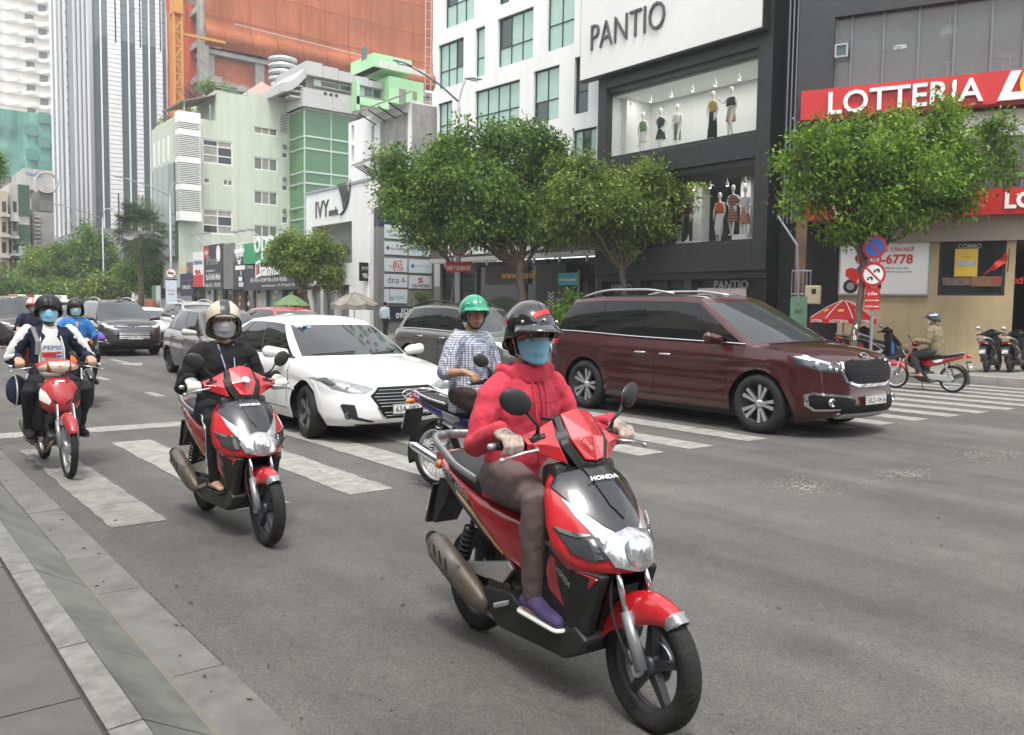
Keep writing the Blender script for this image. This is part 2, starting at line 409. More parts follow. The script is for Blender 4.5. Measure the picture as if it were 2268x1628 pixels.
MB().box((-.2,-.22,-.02),(.2,.22,.012)).build('frame',DG,t)
for k in range(7): MB().box((-.17+k*.05,-.18,.012),(-.145+k*.05,.18,.022)).build('bar',DG,t)
FP = mat('far_pavement_tiles',(.23,.215,.19),.85,var=.2,vscale=2)
far = MB().box((20.62,-60,-.02),(60,400,.138)).build('far_pavement',FP); tag(far,kind='structure')
fk = bpy.data.objects.new('far_kerb',None); COL.objects.link(fk); tag(fk,kind='structure')
FK = mat('far_kerb_stone',(.29,.285,.26),.8,var=.2,vscale=3)
yy = -3
while yy < 80:
 MB().box((20.42,yy+.004,-.02),(20.616,yy+(1 if yy < 30 else 4)-.004,.15)).build('kerb_stone',FK,fk); yy += 1 if yy < 30 else 4
# ================================================================ BUILDINGS
GLASSD = mat('dark_shop_glass',(.018,.02,.021),.04,spec=.7)
GLASSG = mat('green_tinted_glass',(.03,.075,.05),.05,spec=.7)
BLIND = mat('green_roller_blind',(.33,.50,.43),.25,var=.06,vscale=.8,coat=.6)
FRAME = mat('dark_window_frame',(.03,.045,.045),.5)
WHITE = mat('white_wall_paint',(.80,.80,.79),.7,var=.04,vscale=.6,streak=.07)
CHAR = mat('charcoal_cladding',(.026,.026,.027),.55,var=.2,vscale=.8,streak=.3)
ALU = mat('brushed_aluminium',(.42,.43,.44),.4,.8)
STEEL = mat('galvanised_steel',(.33,.35,.37),.5,.6,var=.1)
CONC = mat('bare_concrete',(.34,.33,.31),.85,var=.22,vscale=1.4,streak=.3)
GREYW = mat('grey_wall',(.17,.17,.165),.7,var=.1,vscale=.7)
LAMP = mat('lit_lamp',(1,.97,.9),.4,emit=4)
RED = mat('sign_red',(.52,.022,.022),.4,var=.05,vscale=.8)
LETW = mat('white_lettering',(.82,.82,.80),.5)
LETK = mat('black_lettering',(.02,.02,.022),.5)
LETR = mat('red_lettering',(.50,.03,.03),.5)
LETG = mat('grey_lettering',(.07,.07,.075),.45)
YEL = mat('logo_yellow',(.80,.50,.02),.5)
WBOARD = mat('white_board',(.74,.74,.72),.5,var=.03,vscale=1)
def box_shell(root,name,F,u0,u1,z0,z1,depth,m,holes=(),th=.25):
 """front wall with rectangular openings (s0,s1,z0,z1), built of solid pieces; sides, back and roof closed"""
 us = sorted({u0,u1,*[h[0] for h in holes],*[h[1] for h in holes]}); zs = sorted({z0,z1,*[h[2] for h in holes],*[h[3] for h in holes]})
 us = [u for u in us if u0 <= u <= u1]; zs = [z for z in zs if z0 <= z <= z1]; b = MB()
 def hole(a,c): return any(h[0] < a < h[1] and h[2] < c < h[3] for h in holes)
 for i in range(len(us)-1):
  j = 0
  while j < len(zs)-1:
   if hole((us[i]+us[i+1])/2,(zs[j]+zs[j+1])/2): j += 1; continue
   k = j
   while k+1 < len(zs)-1 and not hole((us[i]+us[i+1])/2,(zs[k+1]+zs[k+2])/2): k += 1
   a,c = us[i],us[i+1]; p,q = zs[j],zs[k+1]
   m4 = F.mat(0,0); V = [m4@Vector(t) for t in ((a,p,0),(c,p,0),(c,q,0),(a,q,0))]; b.add(V,[(0,1,2,3)]); j = k+1
 for h in holes:                                      # reveals
  a,c,p,q = h[:4]; m4 = F.mat(0,0)
  for s in (((a,p),(c,p)),((c,p),(c,q)),((c,q),(a,q)),((a,q),(a,p))):
   b.add([m4@Vector((*s[0],0)),m4@Vector((*s[1],0)),m4@Vector((*s[1],-th)),m4@Vector((*s[0],-th))],[(0,1,2,3)])
 m4 = F.mat(0,0); C8 = [m4@Vector(t) for t in ((u0,z0,0),(u1,z0,0),(u1,z1,0),(u0,z1,0),(u0,z0,-depth),(u1,z0,-depth),(u1,z1,-depth),(u0,z1,-depth))]
 b.add(C8,[(0,4,7,3),(1,2,6,5),(3,7,6,2),(4,5,6,7)])
 return b.build(name,m,root,fix=False)
def rect_px(F,tl,br):
 a = F.uv(*tl); c = F.uv(*br); return a[0],c[0],c[1],a[1]     # s0,s1,z0,z1
def window(root,F,r,cols,rows,fm,gm,th=.18,fw=.06,name='window'):
 """frame set back in the opening, with every pane a piece"""
 a,c,p,q = r; b = MB(); fw = min(fw,(c-a)/6)
 b.fbox(F,a,a+fw,p,q,-th,-th+.07); b.fbox(F,c-fw,c,p,q,-th,-th+.07)
 b.fbox(F,a+fw,c-fw,p,p+fw,-th,-th+.07); b.fbox(F,a+fw,c-fw,q-fw,q,-th,-th+.07)
 W_ = c-a-2*fw; H_ = q-p-2*fw; cu = [0];
 for x in cols: cu.append(cu[-1]+x)
 cv = [0]
 for x in rows: cv.append(cv[-1]+x)
 cu = [a+fw+W_*x/cu[-1] for x in cu]; cv = [p+fw+H_*x/cv[-1] for x in cv]; hb = fw*.4
 for x in cu[1:-1]: b.fbox(F,x-hb,x+hb,p+fw,q-fw,-th+.003,-th+.06)
 for x in cv[1:-1]: b.fbox(F,a+fw,c-fw,x-hb,x+hb,-th+.006,-th+.055)
 w = b.build(name,fm,root)
 for i in range(len(cu)-1):
  for j in range(len(cv)-1):
   g = gm(i,j) if callable(gm) else gm
   MB().fbox(F,cu[i]+(hb if i else 0),cu[i+1]-(hb if i < len(cu)-2 else 0),cv[j]+(hb if j else 0),cv[j+1]-(hb if j < len(cv)-2 else 0),-th-.01,-th+.02).build('pane',g,w)
 return w
# ---------------------------------------------------------------- fashion shop: black box front, white sign board, two display windows
FP1 = Facade((25.0,28.0),180)
t = thing('fashion_shop_building','black fashion shop building with two big lit display windows full of mannequins','building')
u0 = FP1.uv(1327,400)[0]; u1 = FP1.uv(1708,300)[0]
w1 = rect_px(FP1,(1340,205),(1680,283)); w1 = (w1[0],w1[1],7.86,10.5)
w2 = (u0+.62,w1[1]-.02,4.12,6.68)
PW1,PW2 = w1,w2
shopf = [(u0+.3,u0+2.1,.14,2.75),(u0+2.45,u0+4.7,.14,2.75),(u0+5.05,u0+8.3,.14,2.75)]
box_shell(t,'wall',FP1,u0,u1,.1,17,9,CHAR,[w1,w2]+shopf,th=.45)
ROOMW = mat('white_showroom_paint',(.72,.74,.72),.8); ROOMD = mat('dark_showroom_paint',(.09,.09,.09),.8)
def room(root,F,r,depth,m,fm=None):
 b = MB(); m4 = F.mat(0,0); a,c,p,q = r; o = -.46
 V = [m4@Vector(x) for x in ((a,p,o),(c,p,o),(c,q,o),(a,q,o),(a,p,-depth),(c,p,-depth),(c,q,-depth),(a,q,-depth))]
 b.add(V,[(4,5,6,7),(0,4,7,3),(1,2,6,5),(0,1,5,4),(3,7,6,2)]); return b.build('display_interior',m,root,fix=False)
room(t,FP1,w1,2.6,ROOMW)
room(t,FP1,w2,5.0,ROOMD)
CLEAR = mat('clear_shop_glass',(.02,.025,.024),.02,alpha=.14,spec=.8)
def glazing(root,F,r,n,o=-.3):
 a,c,p,q = r; w = (c-a)/n
 for i in range(n): MB().fbox(F,a+i*w+.008,a+(i+1)*w-.008,p,q,o,o+.012).build('pane',CLEAR,root)
glazing(t,FP1,w1,5); glazing(t,FP1,w2,5)
for (uu) in (u0+3.3,u0+5.6): MB().fbox(FP1,uu,uu+.45,4.12,6.68,-2.6,-2.1).build('interior_column',ROOMW,t)
for wn,zc,no in ((w1,10.3,7),(w2,6.5,9)):
 for k in range(no):
  uu = wn[0]+(wn[1]-wn[0])*(k+.5)/no; p = FP1.pt(uu,zc,-1.0)
  sp = MB().tube([p,p+Vector((0,0,-.12))],.015,6).tube([p+Vector((0,0,-.12)),p+Vector((.02,0,-.26))],[.05,.06],10).build('spotlight',ALU,t)
  MB().lathe([(0,-.27),(.05,-.27)],Matrix.Translation(p),10).build('bulb',LAMP,sp)
cl = MB().fbox(FP1,w1[0],w1[1],10.42,10.49,-2.5,-.5).build('ceiling',ROOMW,t)
for wn,e_ in ((PW1,38),(PW2,34)):          # the lit shop windows: one ceiling lamp each
 ld = bpy.data.lights.new('shop_ceiling_light','AREA'); ld.shape = 'RECTANGLE'; ld.size = wn[1]-wn[0]-1; ld.size_y = .8; ld.energy = e_; ld.color = (1,.97,.92)
 lo_ = bpy.data.objects.new('shop_ceiling_light',ld); COL.objects.link(lo_); lo_.location = FP1.pt((wn[0]+wn[1])/2,wn[3]-.12,-1.3); lo_.rotation_euler = (0,0,PI/2)
fr = MB();
fr.fbox(FP1,u0-.04,u0+.42,3.0,17,.003,.12); fr.fbox(FP1,u1-.55,u1+.04,3.0,17,.003,.12)
fr.fbox(FP1,u0+.42,u1-.55,6.9,7.72,.003,.12); fr.fbox(FP1,u0+.42,u1-.55,3.0,4.02,.003,.12); fr.fbox(FP1,u0+.42,u1-.55,10.62,17,.003,.12)
bevel(fr.build('facade_frame',CHAR,t),.02)
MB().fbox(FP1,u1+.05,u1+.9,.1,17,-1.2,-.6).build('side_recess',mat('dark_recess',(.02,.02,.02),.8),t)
for k in range(4):
 a = FP1.pt(u1+.25+.16*k,4.6,-.5); MB().tube([a,a+Vector((0,0,12))],.035,8).build('downpipe',STEEL,t)
for i,r in enumerate(shopf):
 window(t,FP1,r,[1]*(2 if i else 1),[1],CHAR,GLASSD,th=.4,fw=.05,name='shop_window')
for uu,st,w in ((u0+.55,'PANTIO',1.15),(u0+5.9,'PANTIO',1.5)):
 text('lettering',st,LETG if 0 else ALU,t,FP1.mat(uu,2.38,-.32 if uu < u0+3 else -.3),w=w,ext=.03,bold=.012)
po = MB().fbox(FP1,u0+5.1,u0+7.3,1.15,2.42,-.335,-.32).build('poster',mat('pink_poster',(.62,.52,.52),.5,var=.08),t)
text('lettering','Khai trương',LETK,po,FP1.mat(u0+5.85,1.95,-.318),w=1.35,shear=.25,bold=.004)
text('lettering','Hồng phát',LETK,po,FP1.mat(u0+6.1,1.55,-.318),w=.9,shear=.35)
MB().fbox(FP1,u0+5.2,u0+5.6,1.3,1.9,-.319,-.316).build('picture',mat('wine_print',(.2,.05,.06),.6,var=.4,vscale=6),po)
sb = rect_px(FP1,(1303,190),(1705,65)); sz = 11.05
S = thing('sign_board','huge white board with grey PANTIO letters across the top of the black shop','sign')
def under(root,o): return o
under(S,MB().fbox(FP1,sb[0],sb[1]+.1,sz,16.8,.15,.5).build('frame',CHAR,S))
under(S,MB().fbox(FP1,sb[0]+.05,sb[1]+.05,sz+.06,16.75,.503,.53).build('face',mat('off_white_sign_face',(.70,.695,.67),.6,var=.05,vscale=.5),S))
a = FP1.uv(1331,118); c = FP1.uv(1494,84)
under(S,text('lettering','PANTIO',LETG,S,FP1.mat(a[0],a[1]-.02,.533),w=c[0]-a[0],h=1.02,ext=.08,bold=-.012))
def wthing(name,label,cat,group=None): return thing(name,label,cat,(0,0,0),0,group)
# ---------------------------------------------------------------- white office block with green blinds
FG = Facade((25.2,38.4),176.4)
G = wthing('office_building','white office block with scattered tall windows and green blinds behind the big tree','building')
wins = [((986,-62),(1050,40),3,2),((967,103),(1026,182),3,2),((1053,64),(1073,166),1,2),((1103,43),(1180,127),3,2),((1213,-30),(1271,97),2,2),
  ((1052,203),(1150,272),4,2),((1182,159),(1237,261),2,2),((1273,128),(1302,247),1,2),((967,231),(1001,305),2,2),((1269,290),(1320,372),3,2),
  ((1219,303),(1234,392),1,2),((1105,-60),(1127,4),1,2),((1060,330),(1130,400),4,2),((1000,370),(1040,445),2,2),((1160,345),(1200,430),2,2)]
holes = []
for tl,br,nc,nr in wins:
 r = rect_px(FG,tl,br); holes.append((max(.08,r[0]),min(r[1],12.9),r[2],r[3],nc,nr))
for z in (18,21.4,24.8):                                     # upper floors beyond the frame, seen in the reflections
 x = .8
 while x < 11.5:
  w = random.choice((.8,1.6,2.6)); holes.append((x,min(x+w,12.6),z+random.uniform(0,.6),z+2.5,max(1,int(w/.7)),2)); x += w+random.uniform(.7,1.6)
box_shell(G,'wall',FG,0,13.2,5.0,28,10,WHITE,[h[:4] for h in holes],th=.22)
BL2 = mat('dark_teal_glass',(.03,.06,.055),.06,spec=.8)  # deep teal glass for the panes without a blind
for h in holes:
 window(G,FG,h[:4],[1]*h[4],[.8,1.25],FRAME,lambda i,j: BLIND if random.random() < .9 else BL2,th=.2,fw=.055)
fz0 = FG.uv(997,573)[1];
MB().fbox(FG,-.2,13.2,fz0,5.0,-.05,.25).build('fascia',mat('grey_fascia_panel',(.085,.082,.08),.6,var=.1),G)
MB().fbox(FG,-.2,13.2,fz0-.22,fz0-.004,-.05,.32).build('fascia_trim',mat('pale_metal_trim',(.4,.4,.39),.5),G)
a = FG.uv(999,567); c = FG.uv(1212,545)
text('lettering','THE GALLERIA BUILDING',LETW,G,FG.mat(a[0],fz0+.12,.26),w=c[0]-a[0],h=.78,ext=.06,bold=.01)
for k in range(7): MB().fbox(FG,1+k*1.7,1.08+k*1.7,fz0-.45,fz0-.225,.1,.2).build('sign_bracket',LETW,G)
MB().fbox(FG,-.2,13.2,.1,fz0-.225,-6,-.6).build('lobby_back',GREYW,G)
cu = [0,1.5,3.0,6.6,8.2,11.4,13.1]
for i in range(6):
 MB().fbox(FG,cu[i]+.05,cu[i+1]-.05,.15,fz0-.5,-.5,-.46).build('glass_panel',GLASSD if i not in (2,3) else mat('lobby_glass',(.05,.06,.05),.05),G)
 MB().fbox(FG,cu[i]-.05,cu[i]+.05,.14,fz0-.226,-.52,-.3).build('mullion',GREYW,G)
r = rect_px(FG,(1065,593),(1150,628)); bb = MB().fbox(FG,r[0],r[1]+.3,r[2],r[3],-.45,-.3).build('brown_band',mat('brown_sign',(.07,.05,.04),.6),G)
text('lettering','www.Sunlife.com',mat('amber_lettering',(.75,.36,.03),.5),bb,FG.mat(FG.uv(1100,615)[0],r[2]+.25,-.298),h=.4,ext=.02,bold=.01)
r = rect_px(FG,(1190,585),(1256,700)); pn = MB().fbox(FG,r[0],r[1],.14,r[3],-.3,.1).build('dark_panel',CHAR,G)
text('lettering','theGalleria',ALU,pn,FG.mat(r[0]+1.35,1.9,.103),w=1.25,ext=.004)
text('lettering','A. 1 Fl. Sài Gòn',ALU,pn,FG.mat(r[0]+1.35,1.66,.103),w=1.1,ext=.004)
text('lettering','59-68-Y 68 900 TL 22',ALU,pn,FG.mat(r[0]+.95,.95,.103),w=1.6,ext=.004)
b = MB()
for k in range(5):
 z = 1.55+k*.16; m4 = FG.mat(r[0]+1.05,z,.103)
 for s in (-1,1): b.add([m4@Vector((s*.0,0,.003)),m4@Vector((s*.2,.12,.003)),m4@Vector((s*.2,.2,.003)),m4@Vector((0,.08,.003))],[(0,1,2,3)])
b.build('chevron_logo',ALU,pn,fix=False)
ts = FG.uv(1256,606); te = FG.uv(1298,632)
TS = wthing('hanging_sign','small teal THE GALLERIA sign on a post beside the black shop front','sign')
MB().fbox(FG,ts[0],te[0],te[1],ts[1],.5,.58).build('board',mat('teal_board',(.03,.30,.36),.5),TS)
text('lettering','THE GALLERIA',LETW,TS,FG.mat(ts[0]+.08,ts[1]-.36,.583),w=te[0]-ts[0]-.16,ext=.004,bold=.01)
MB().fbox(FG,te[0]+.01,te[0]+.1,.14,ts[1]+.1,.5,.58).build('post',GREYW,TS)
# ---------------------------------------------------------------- tenant directory wall that faces the camera
FD = Facade((22.25,39.3),90)
D = wthing('directory_sign','tall grey wall of pale tenant name plates beside the white fashion store','sign')
d0 = FD.uv(838,560)[0]; d1 = FD.uv(962,560)[0]; dz = FD.uv(880,462)[1]
MB().fbox(FD,d0,d1,.14,dz-1.0,-.5,0).build('wall',GREYW,D)
NAVY = mat('navy_panel',(.022,.028,.06),.45)
MB().fbox(FD,d0,d1,dz-.995,dz,-.5,.02).build('header',NAVY,D)
cols = [(850.7,901),(905,955)]; rows = [(497,531),(534,566),(571,603),(607,637),(640,672)]
PLATE = mat('pale_blue_plate',(.52,.58,.59),.5)
names = [[('Sun','Life Financial'),('Sun','Life Financial')],[('PHIL ENGLISH',),('SEAF',)],[('ACT','ENG.'),('Concept Trading',)],[('dna',),('NICHIDEN',)],[('GLOBAL','CAPITAL'),None]]
NK = mat('slate_lettering',(.06,.08,.09),.5); NB = mat('blue_lettering',(.06,.16,.34),.5)
for j,(ya,yb) in enumerate(rows):
 for i,(xa,xb) in enumerate(cols):
  nm = names[j][i]
  if not nm: continue
  r = rect_px(FD,(xa,ya+i*3),(xb,yb+i*3)); pl = MB().fbox(FD,r[0],r[1],r[2],r[3],.004,.05).build('name_plate',PLATE,D)
  W_ = r[1]-r[0]; H_ = r[3]-r[2]; O = .053
  def tx(s,x,y,w,m,bold=.012,**k): text('lettering',s,m,pl,FD.mat(r[0]+x*W_,r[2]+y*H_,O),w=w*W_,ext=.004,bold=bold,**k)
  def dots(cx,cy,rad,m,n=12):
   b = MB(); m4 = FD.mat(r[0]+cx*W_,r[2]+cy*H_,O+.002); b.add([m4@Vector((rad*math.cos(q*2*PI/n),rad*math.sin(q*2*PI/n),0)) for q in range(n)],[tuple(range(n))]); b.build('logo_dot',m,pl,fix=False)
  if nm[0] == 'Sun':
   tx('Sun',.08,.42,.2,NK,.0); tx('Life Financial',.2,.16,.72,NK,.0)
   for q in range(14): dots(.33+.35*random.random(),.55+.35*random.random(),.03+.03*random.random(),random.choice((YEL,mat('logo_green',(.2,.4,.1),.5))),6)
  elif nm[0] == 'PHIL ENGLISH': tx(nm[0],.26,.38,.68,NK); dots(.14,.5,.1,NK)
  elif nm[0] == 'SEAF':
   tx('SEAF',.46,.38,.42,NB)
   for q in range(9): dots(.24+.13*math.cos(q*.7),.48+.2*math.sin(q*.7),.055,mat('logo_sky_blue',(.2,.45,.6),.5))
  elif nm[0] == 'ACT':
   tx('ACT',.36,.55,.42,LETR,.02); tx('ENG.',.36,.24,.48,LETR,.02); tx('Viet Nam',.34,.06,.46,LETR,0); dots(.27,.36,.045,LETR); dots(.2,.46,.03,LETR)
  elif nm[0] == 'Concept Trading': tx(nm[0],.3,.44,.6,NB,0); dots(.16,.5,.11,NB)
  elif nm[0] == 'dna':
   tx('dna',.12,.3,.52,NK,0)
   b = MB(); m4 = FD.mat(r[0]+.82*W_,r[2]+.55*H_,O+.002)
   for q in range(3):
    a = PI/2+q*2*PI/3; e = a+2*PI/3; b.add([m4@Vector((.17*math.cos(a),.17*math.sin(a),0)),m4@Vector((.17*math.cos(e),.17*math.sin(e),0)),m4@Vector((.08*math.cos(e),.08*math.sin(e),0)),m4@Vector((.08*math.cos(a),.08*math.sin(a),0))],[(0,1,2,3)])
   b.build('triangle_logo',mat('logo_indigo',(.07,.05,.28),.5),pl,fix=False)
  elif nm[0] == 'NICHIDEN':
   tx('NICHIDEN',.14,.1,.74,LETK,.02)
   for q in (45,135,225,315):
    m4 = FD.mat(r[0]+.5*W_,r[2]+.65*H_,O+.002)@Matrix.Rotation(math.radians(q+12),4,'Z'); MB().box((.03,-.05,0),(.2,.05,.003),m4).build('cross_logo',LETR,pl)
  else:
   tx('GLOBAL',.5,.42,.38,mat('teal_lettering',(.1,.35,.36),.5),0); tx('CAPITAL',.5,.26,.4,mat('teal_lettering',(.1,.35,.36),.5),0)
   tx('GC',.2,.22,.24,NK,.01)
   MB().add([FD.mat(r[0]+.2*W_,r[2]+.2*H_,O+.002)@Vector(q) for q in ((0,0,0),(.03,0,0),(.03,.6,0),(.2,.75,0),(.2,.8,0),(0,.62,0))],[(0,1,2,3,4,5)]).build('tower_logo',NK,pl,fix=False)
b = MB(); hm = FD.mat(FD.uv(915,478)[0],dz-.75,.023)
for k in range(3):
 for s in (-1,1): b.add([hm@Vector((0,k*.17,0)),hm@Vector((s*.28,.15+k*.17,0)),hm@Vector((s*.28,.23+k*.17,0)),hm@Vector((0,.08+k*.17,0))],[(0,1,2,3)])
b.build('chevron_logo',LETW,D,fix=False)
r = rect_px(FD,(852,678),(957,712)); fl = MB().fbox(FD,r[0],r[1],r[2],r[3],.004,.04).build('lease_panel',NAVY,D)
text('lettering','FOR LEASE',LETW,fl,FD.mat(FD.uv(888,694)[0],FD.uv(888,694)[1],.043),h=.26,bold=.01)
text('lettering','0909 68 79 89',LETW,fl,FD.mat(FD.uv(876,706)[0],FD.uv(876,705)[1],.043),h=.3,bold=.01)
# ---------------------------------------------------------------- white fashion store with grey wave logo
FI = Facade((23.0,50.6),180)
V = wthing('white_store','low white fashion store with grey letters and a wave emblem on its sign face','building')
iz1 = FI.uv(817,401)[1]; isz = FI.uv(750,497)[1]; i1 = FI.uv(817,500)[0]; i0 = FI.uv(678,500)[0]
iw = rect_px(FI,(690,503),(806,580)); gz = FI.uv(800,630)[1]
box_shell(V,'wall',FI,i0,i1,gz,iz1,9,WHITE,[iw],th=.4)
room(V,FI,iw,1.0,mat('grey_display_wall',(.50,.49,.46),.8,var=.1,vscale=.7)); glazing(V,FI,iw,4,-.2)
MB().fbox(FI,i0,i1+.02,iz1+.004,iz1+.16,-9,.06).build('coping',STEEL,V)
MB().fbox(FI,i0,i1,.1,gz-.004,-8,-1.2).build('ground_wall',mat('warm_grey_render',(.36,.34,.31),.8,var=.1),V)
for k in range(5): MB().fbox(FI,i0+.1+k*(i1-i0-.6)/4,i0+.5+k*(i1-i0-.6)/4,.1,gz-.004,-.45,-.02).build('column',WHITE,V)
for k in range(4):
 a = i0+.5+k*(i1-i0-.6)/4; MB().fbox(FI,a+.03,a+(i1-i0-.6)/4-.44,.14,gz-.3,-.32,-.28).build('shop_window',mat('grey_shop_glass',(.19,.185,.165),.08),V)
FI2 = Facade((23.0,FI.pt(i1,0).y),90)
MB().fbox(FI2,.004,.62,.1,iz1,-2,.12).build('side_pier',WHITE,V)
a = FI.uv(700,484); c = FI.uv(728,478)
text('lettering','IVY',LETG,V,FI.mat(a[0],a[1],.004),w=(FI.uv(729,480)[0]-a[0]),h=1.0,ext=.05,bold=-.0)
text('lettering','moda',LETG,V,FI.mat(FI.uv(729,480)[0]+.05,a[1]+.0,.004),w=FI.uv(750,480)[0]-FI.uv(729,480)[0]-.1,h=.5,ext=.05)
m4 = FI.mat(FI.uv(751,480)[0],FI.uv(751,480)[1],.01); LW = FI.uv(778,480)[0]-FI.uv(751,480)[0]
for k,(x0,x1) in enumerate(((.0,.42),(.18,.56),(.36,.7),(.54,.82))):
 P = [m4@Vector((LW*(x0+(x1-x0)*q+.08*math.sin(q*PI)),1.85-1.45*q+.1*k*q,.04)) for q in [i/8 for i in range(9)]]
 MB().tube(P,[.10-.06*i/8 for i in range(9)],6).build('wave_stroke',LETG,V)
P = [m4@Vector((LW*(.05+.93*math.sin(q*PI/2)),.1+1.9*(1-math.cos(q*PI/2)),.04)) for q in [i/10 for i in range(11)]]
MB().tube(P,[.03+.05*math.sin(i/10*PI) for i in range(11)],6).build('wave_stroke',LETG,V)
bs = wthing('blade_sign','small black upright IVY blade sign on the corner of the white store','sign')
FB = Facade((22.3,FI.pt(i1,0).y+.15),90); r = rect_px(FB,(795,581),(817,623)); MB().fbox(FB,r[0],r[1],r[2],r[3],0,.12).build('board',LETK,bs)
text('lettering','IVY',LETW,bs,FB.mat(r[0]+.12,r[3]-.42,.123),w=r[1]-r[0]-.24,ext=.004)
text('lettering','moda',LETW,bs,FB.mat(r[0]+.16,r[3]-.7,.123),w=r[1]-r[0]-.3,ext=.004)
for k in range(3):
 q = FB.mat(r[0]+.14+.1*k,r[2]+.12,.13); MB().tube([q@Vector((.02,.3,0)),q@Vector((.08,.12,0)),q@Vector((.18,.05,0))],.022,5).build('wave_stroke',LETW,bs)
# ---------------------------------------------------------------- grey and white house with canopies behind the white store
FK1 = Facade((26.2,51.2),180); K = wthing('balcony_house','tall narrow white house with grey concrete flank and a canopied roof balcony','building')
k0 = FK1.uv(772,250)[0]; k1 = FK1.uv(912,250)[0]; kz = FK1.uv(912,224)[1]
bal = rect_px(FK1,(842,268),(903,335)); bal2 = rect_px(FK1,(842,352),(903,430))
box_shell(K,'wall',FK1,k0,k1,6,kz,8,WHITE,[bal,bal2]+[rect_px(FK1,(x-3,y-22),(x+3,y+12)) for x in (826,781) for y in (300,345)],th=1.8)
MB().fbox(FK1,bal[0],bal[1],6,kz-.5,-2.4,-1.8).build('balcony_wall',mat('dull_beige_render',(.3,.28,.25),.9,var=.1),K)  # dull beige back wall, slightly mottled
for x in (826,781):
 for y in (300,345):
  r = rect_px(FK1,(x-3,y-22),(x+3,y+12)); MB().fbox(FK1,*r[:2],*r[2:],-.4,-.3).build('window',GLASSD,K)
for (xa,ya,xb,yb) in ((822,262,912,226),(822,375,845,366)):
 a = FK1.uv(xa,ya); c = FK1.uv(xb,yb); o = MB()
 o.add([FK1.mat(0,0)@Vector(q) for q in ((a[0],a[1],1.4),(c[0],a[1],1.4),(c[0],a[1]+.7,.003),(a[0],a[1]+.7,.003),(a[0],a[1]+.08,1.4),(c[0],a[1]+.08,1.4),(c[0],a[1]+.78,.003),(a[0],a[1]+.78,.003))],[(0,1,2,3),(4,5,6,7),(0,1,5,4),(0,3,7,4),(1,2,6,5)])
 o.build('canopy',mat('weathered_canopy',(.2,.19,.18),.8,var=.2),K)
 for k in range(4):
  x = a[0]+(c[0]-a[0])*(k+.5)/4; MB().tube([FK1.pt(x,a[1]-.5,.0),FK1.pt(x,a[1]+.02,1.2)],.04,6).build('canopy_bracket',CHAR,K)
MB().fbox(FK1,bal[1]+.05,k1,bal[2],bal[3],-.9,-.02).build('pillar',CONC,K)
FK2 = Facade((26.2,FK1.pt(k1,0).y),90); MB().fbox(FK2,.004,2.6,6,kz-.1,-5,.05).build('flank_wall',CONC,K)
# ---------------------------------------------------------------- green glass block with grey crown and bright green roof rooms
Yg = 72.0; Xg = Yg*.459; FA = Facade((Xg,Yg),90); FBk = Facade((Xg,Yg+8),180)
N = wthing('green_glass_building','green glass curtain wall building with grey panelled crown and lime green roof rooms','building')
gz1 = FA.uv(678,241)[1]; gr = FA.uv(790,300)[0]
bands = [FA.uv(678,y)[1] for y in (250,301,328,380,405,458,484,537)]; bands = [gz1]+bands[1:]
MB().fbox(FA,.12,gr,2,gz1,-8,-.12).build('core',mat('core_wall',(.12,.13,.12),.9),N)
GP = [mat('green_curtain_glass',(.045,.15,.065),.06,spec=.8),mat('green_curtain_glass_light',(.09,.22,.09),.06,spec=.8)]
xs = [0,2.6,5.2,7.8,gr]; full = bands+[FA.uv(678,590)[1],4]
for j in range(len(full)-1):
 for i in range(len(xs)-1): MB().fbox(FA,xs[i]+.05,xs[i+1]-.05,full[j+1]+.08,full[j]-.08,-.1,-.04).build('glass_panel',GP[0] if j % 2 == 0 else GP[random.random() < .3],N)
 MB().fbox(FBk,0.05,7.9,full[j+1]+.08,full[j]-.08,-.1,-.04).build('glass_panel',GP[1],N)
 MB().fbox(FA,0,gr,full[j]-.08,full[j]+.08,-.1,.05).build('transom',mat('pale_green_mullion',(.40,.48,.42),.5),N)
 MB().fbox(FBk,0,7.95,full[j]-.08,full[j]+.08,-.1,.05).build('transom',mat('pale_green_mullion',(.40,.48,.42),.5),N)
for x in xs: MB().fbox(FA,x-.05,x+.05,4,gz1-.085,-.1,.03).build('mullion',mat('pale_green_mullion',(.40,.48,.42),.5),N)
PGR = mat('grey_panel',(.43,.43,.42),.6,var=.06,vscale=.5)
pz = FA.uv(678,198)[1]
k = 0
while k < 5: MB().fbox(FA,-.4+k*2.9,-.4+(k+1)*2.9-.03,gz1+.1,pz,-8,.6).build('parapet_panel',PGR,N); k += 1
MB().fbox(FBk,0,7.9,gz1+.1,pz-.02,-1,.38).build('parapet_panel',PGR,N)
for k in range(3): MB().fbox(FA,1.6+k*.55,1.9+k*.55,gz1+1.35,gz1+1.62,.6,.62).build('vent',LETK,N)
rz0,rz1 = FA.uv(690,170)[1],FA.uv(690,140)[1]; PX = FA.uv
ur = PX(860,170)[0]
MB().fbox(FA,.4,ur,pz-.3,rz0,-7,-.6).build('upper_wall',PGR,N)
r = rect_px(FA,(694,175),(786,207)); window(N,FA,(r[0],r[1],r[2],r[3]),[1,3,2,.4],[1],PGR,lambda i,j: [BLIND,GLASSG,BL2,BLIND][i],th=-.0,fw=.08)
r = rect_px(FA,(796,190),(855,223)); window(N,FA,r,[.5,1,1,.6],[1],PGR,lambda i,j: [BLIND,BL2,BL2,BL2][i],th=-.0,fw=.08)
k = 0
while k < 6: MB().fbox(FA,.0+k*1.55,1.52+k*1.55,rz0,rz1-.15*k,-7,.5).build('roof_panel',PGR,N); k += 1
P = [];
for i in range(9):
 q = i/8; P.append((PX(678,190)[0]-2.6*q+.3,rz1-2.2*math.sin(q*PI/2)))
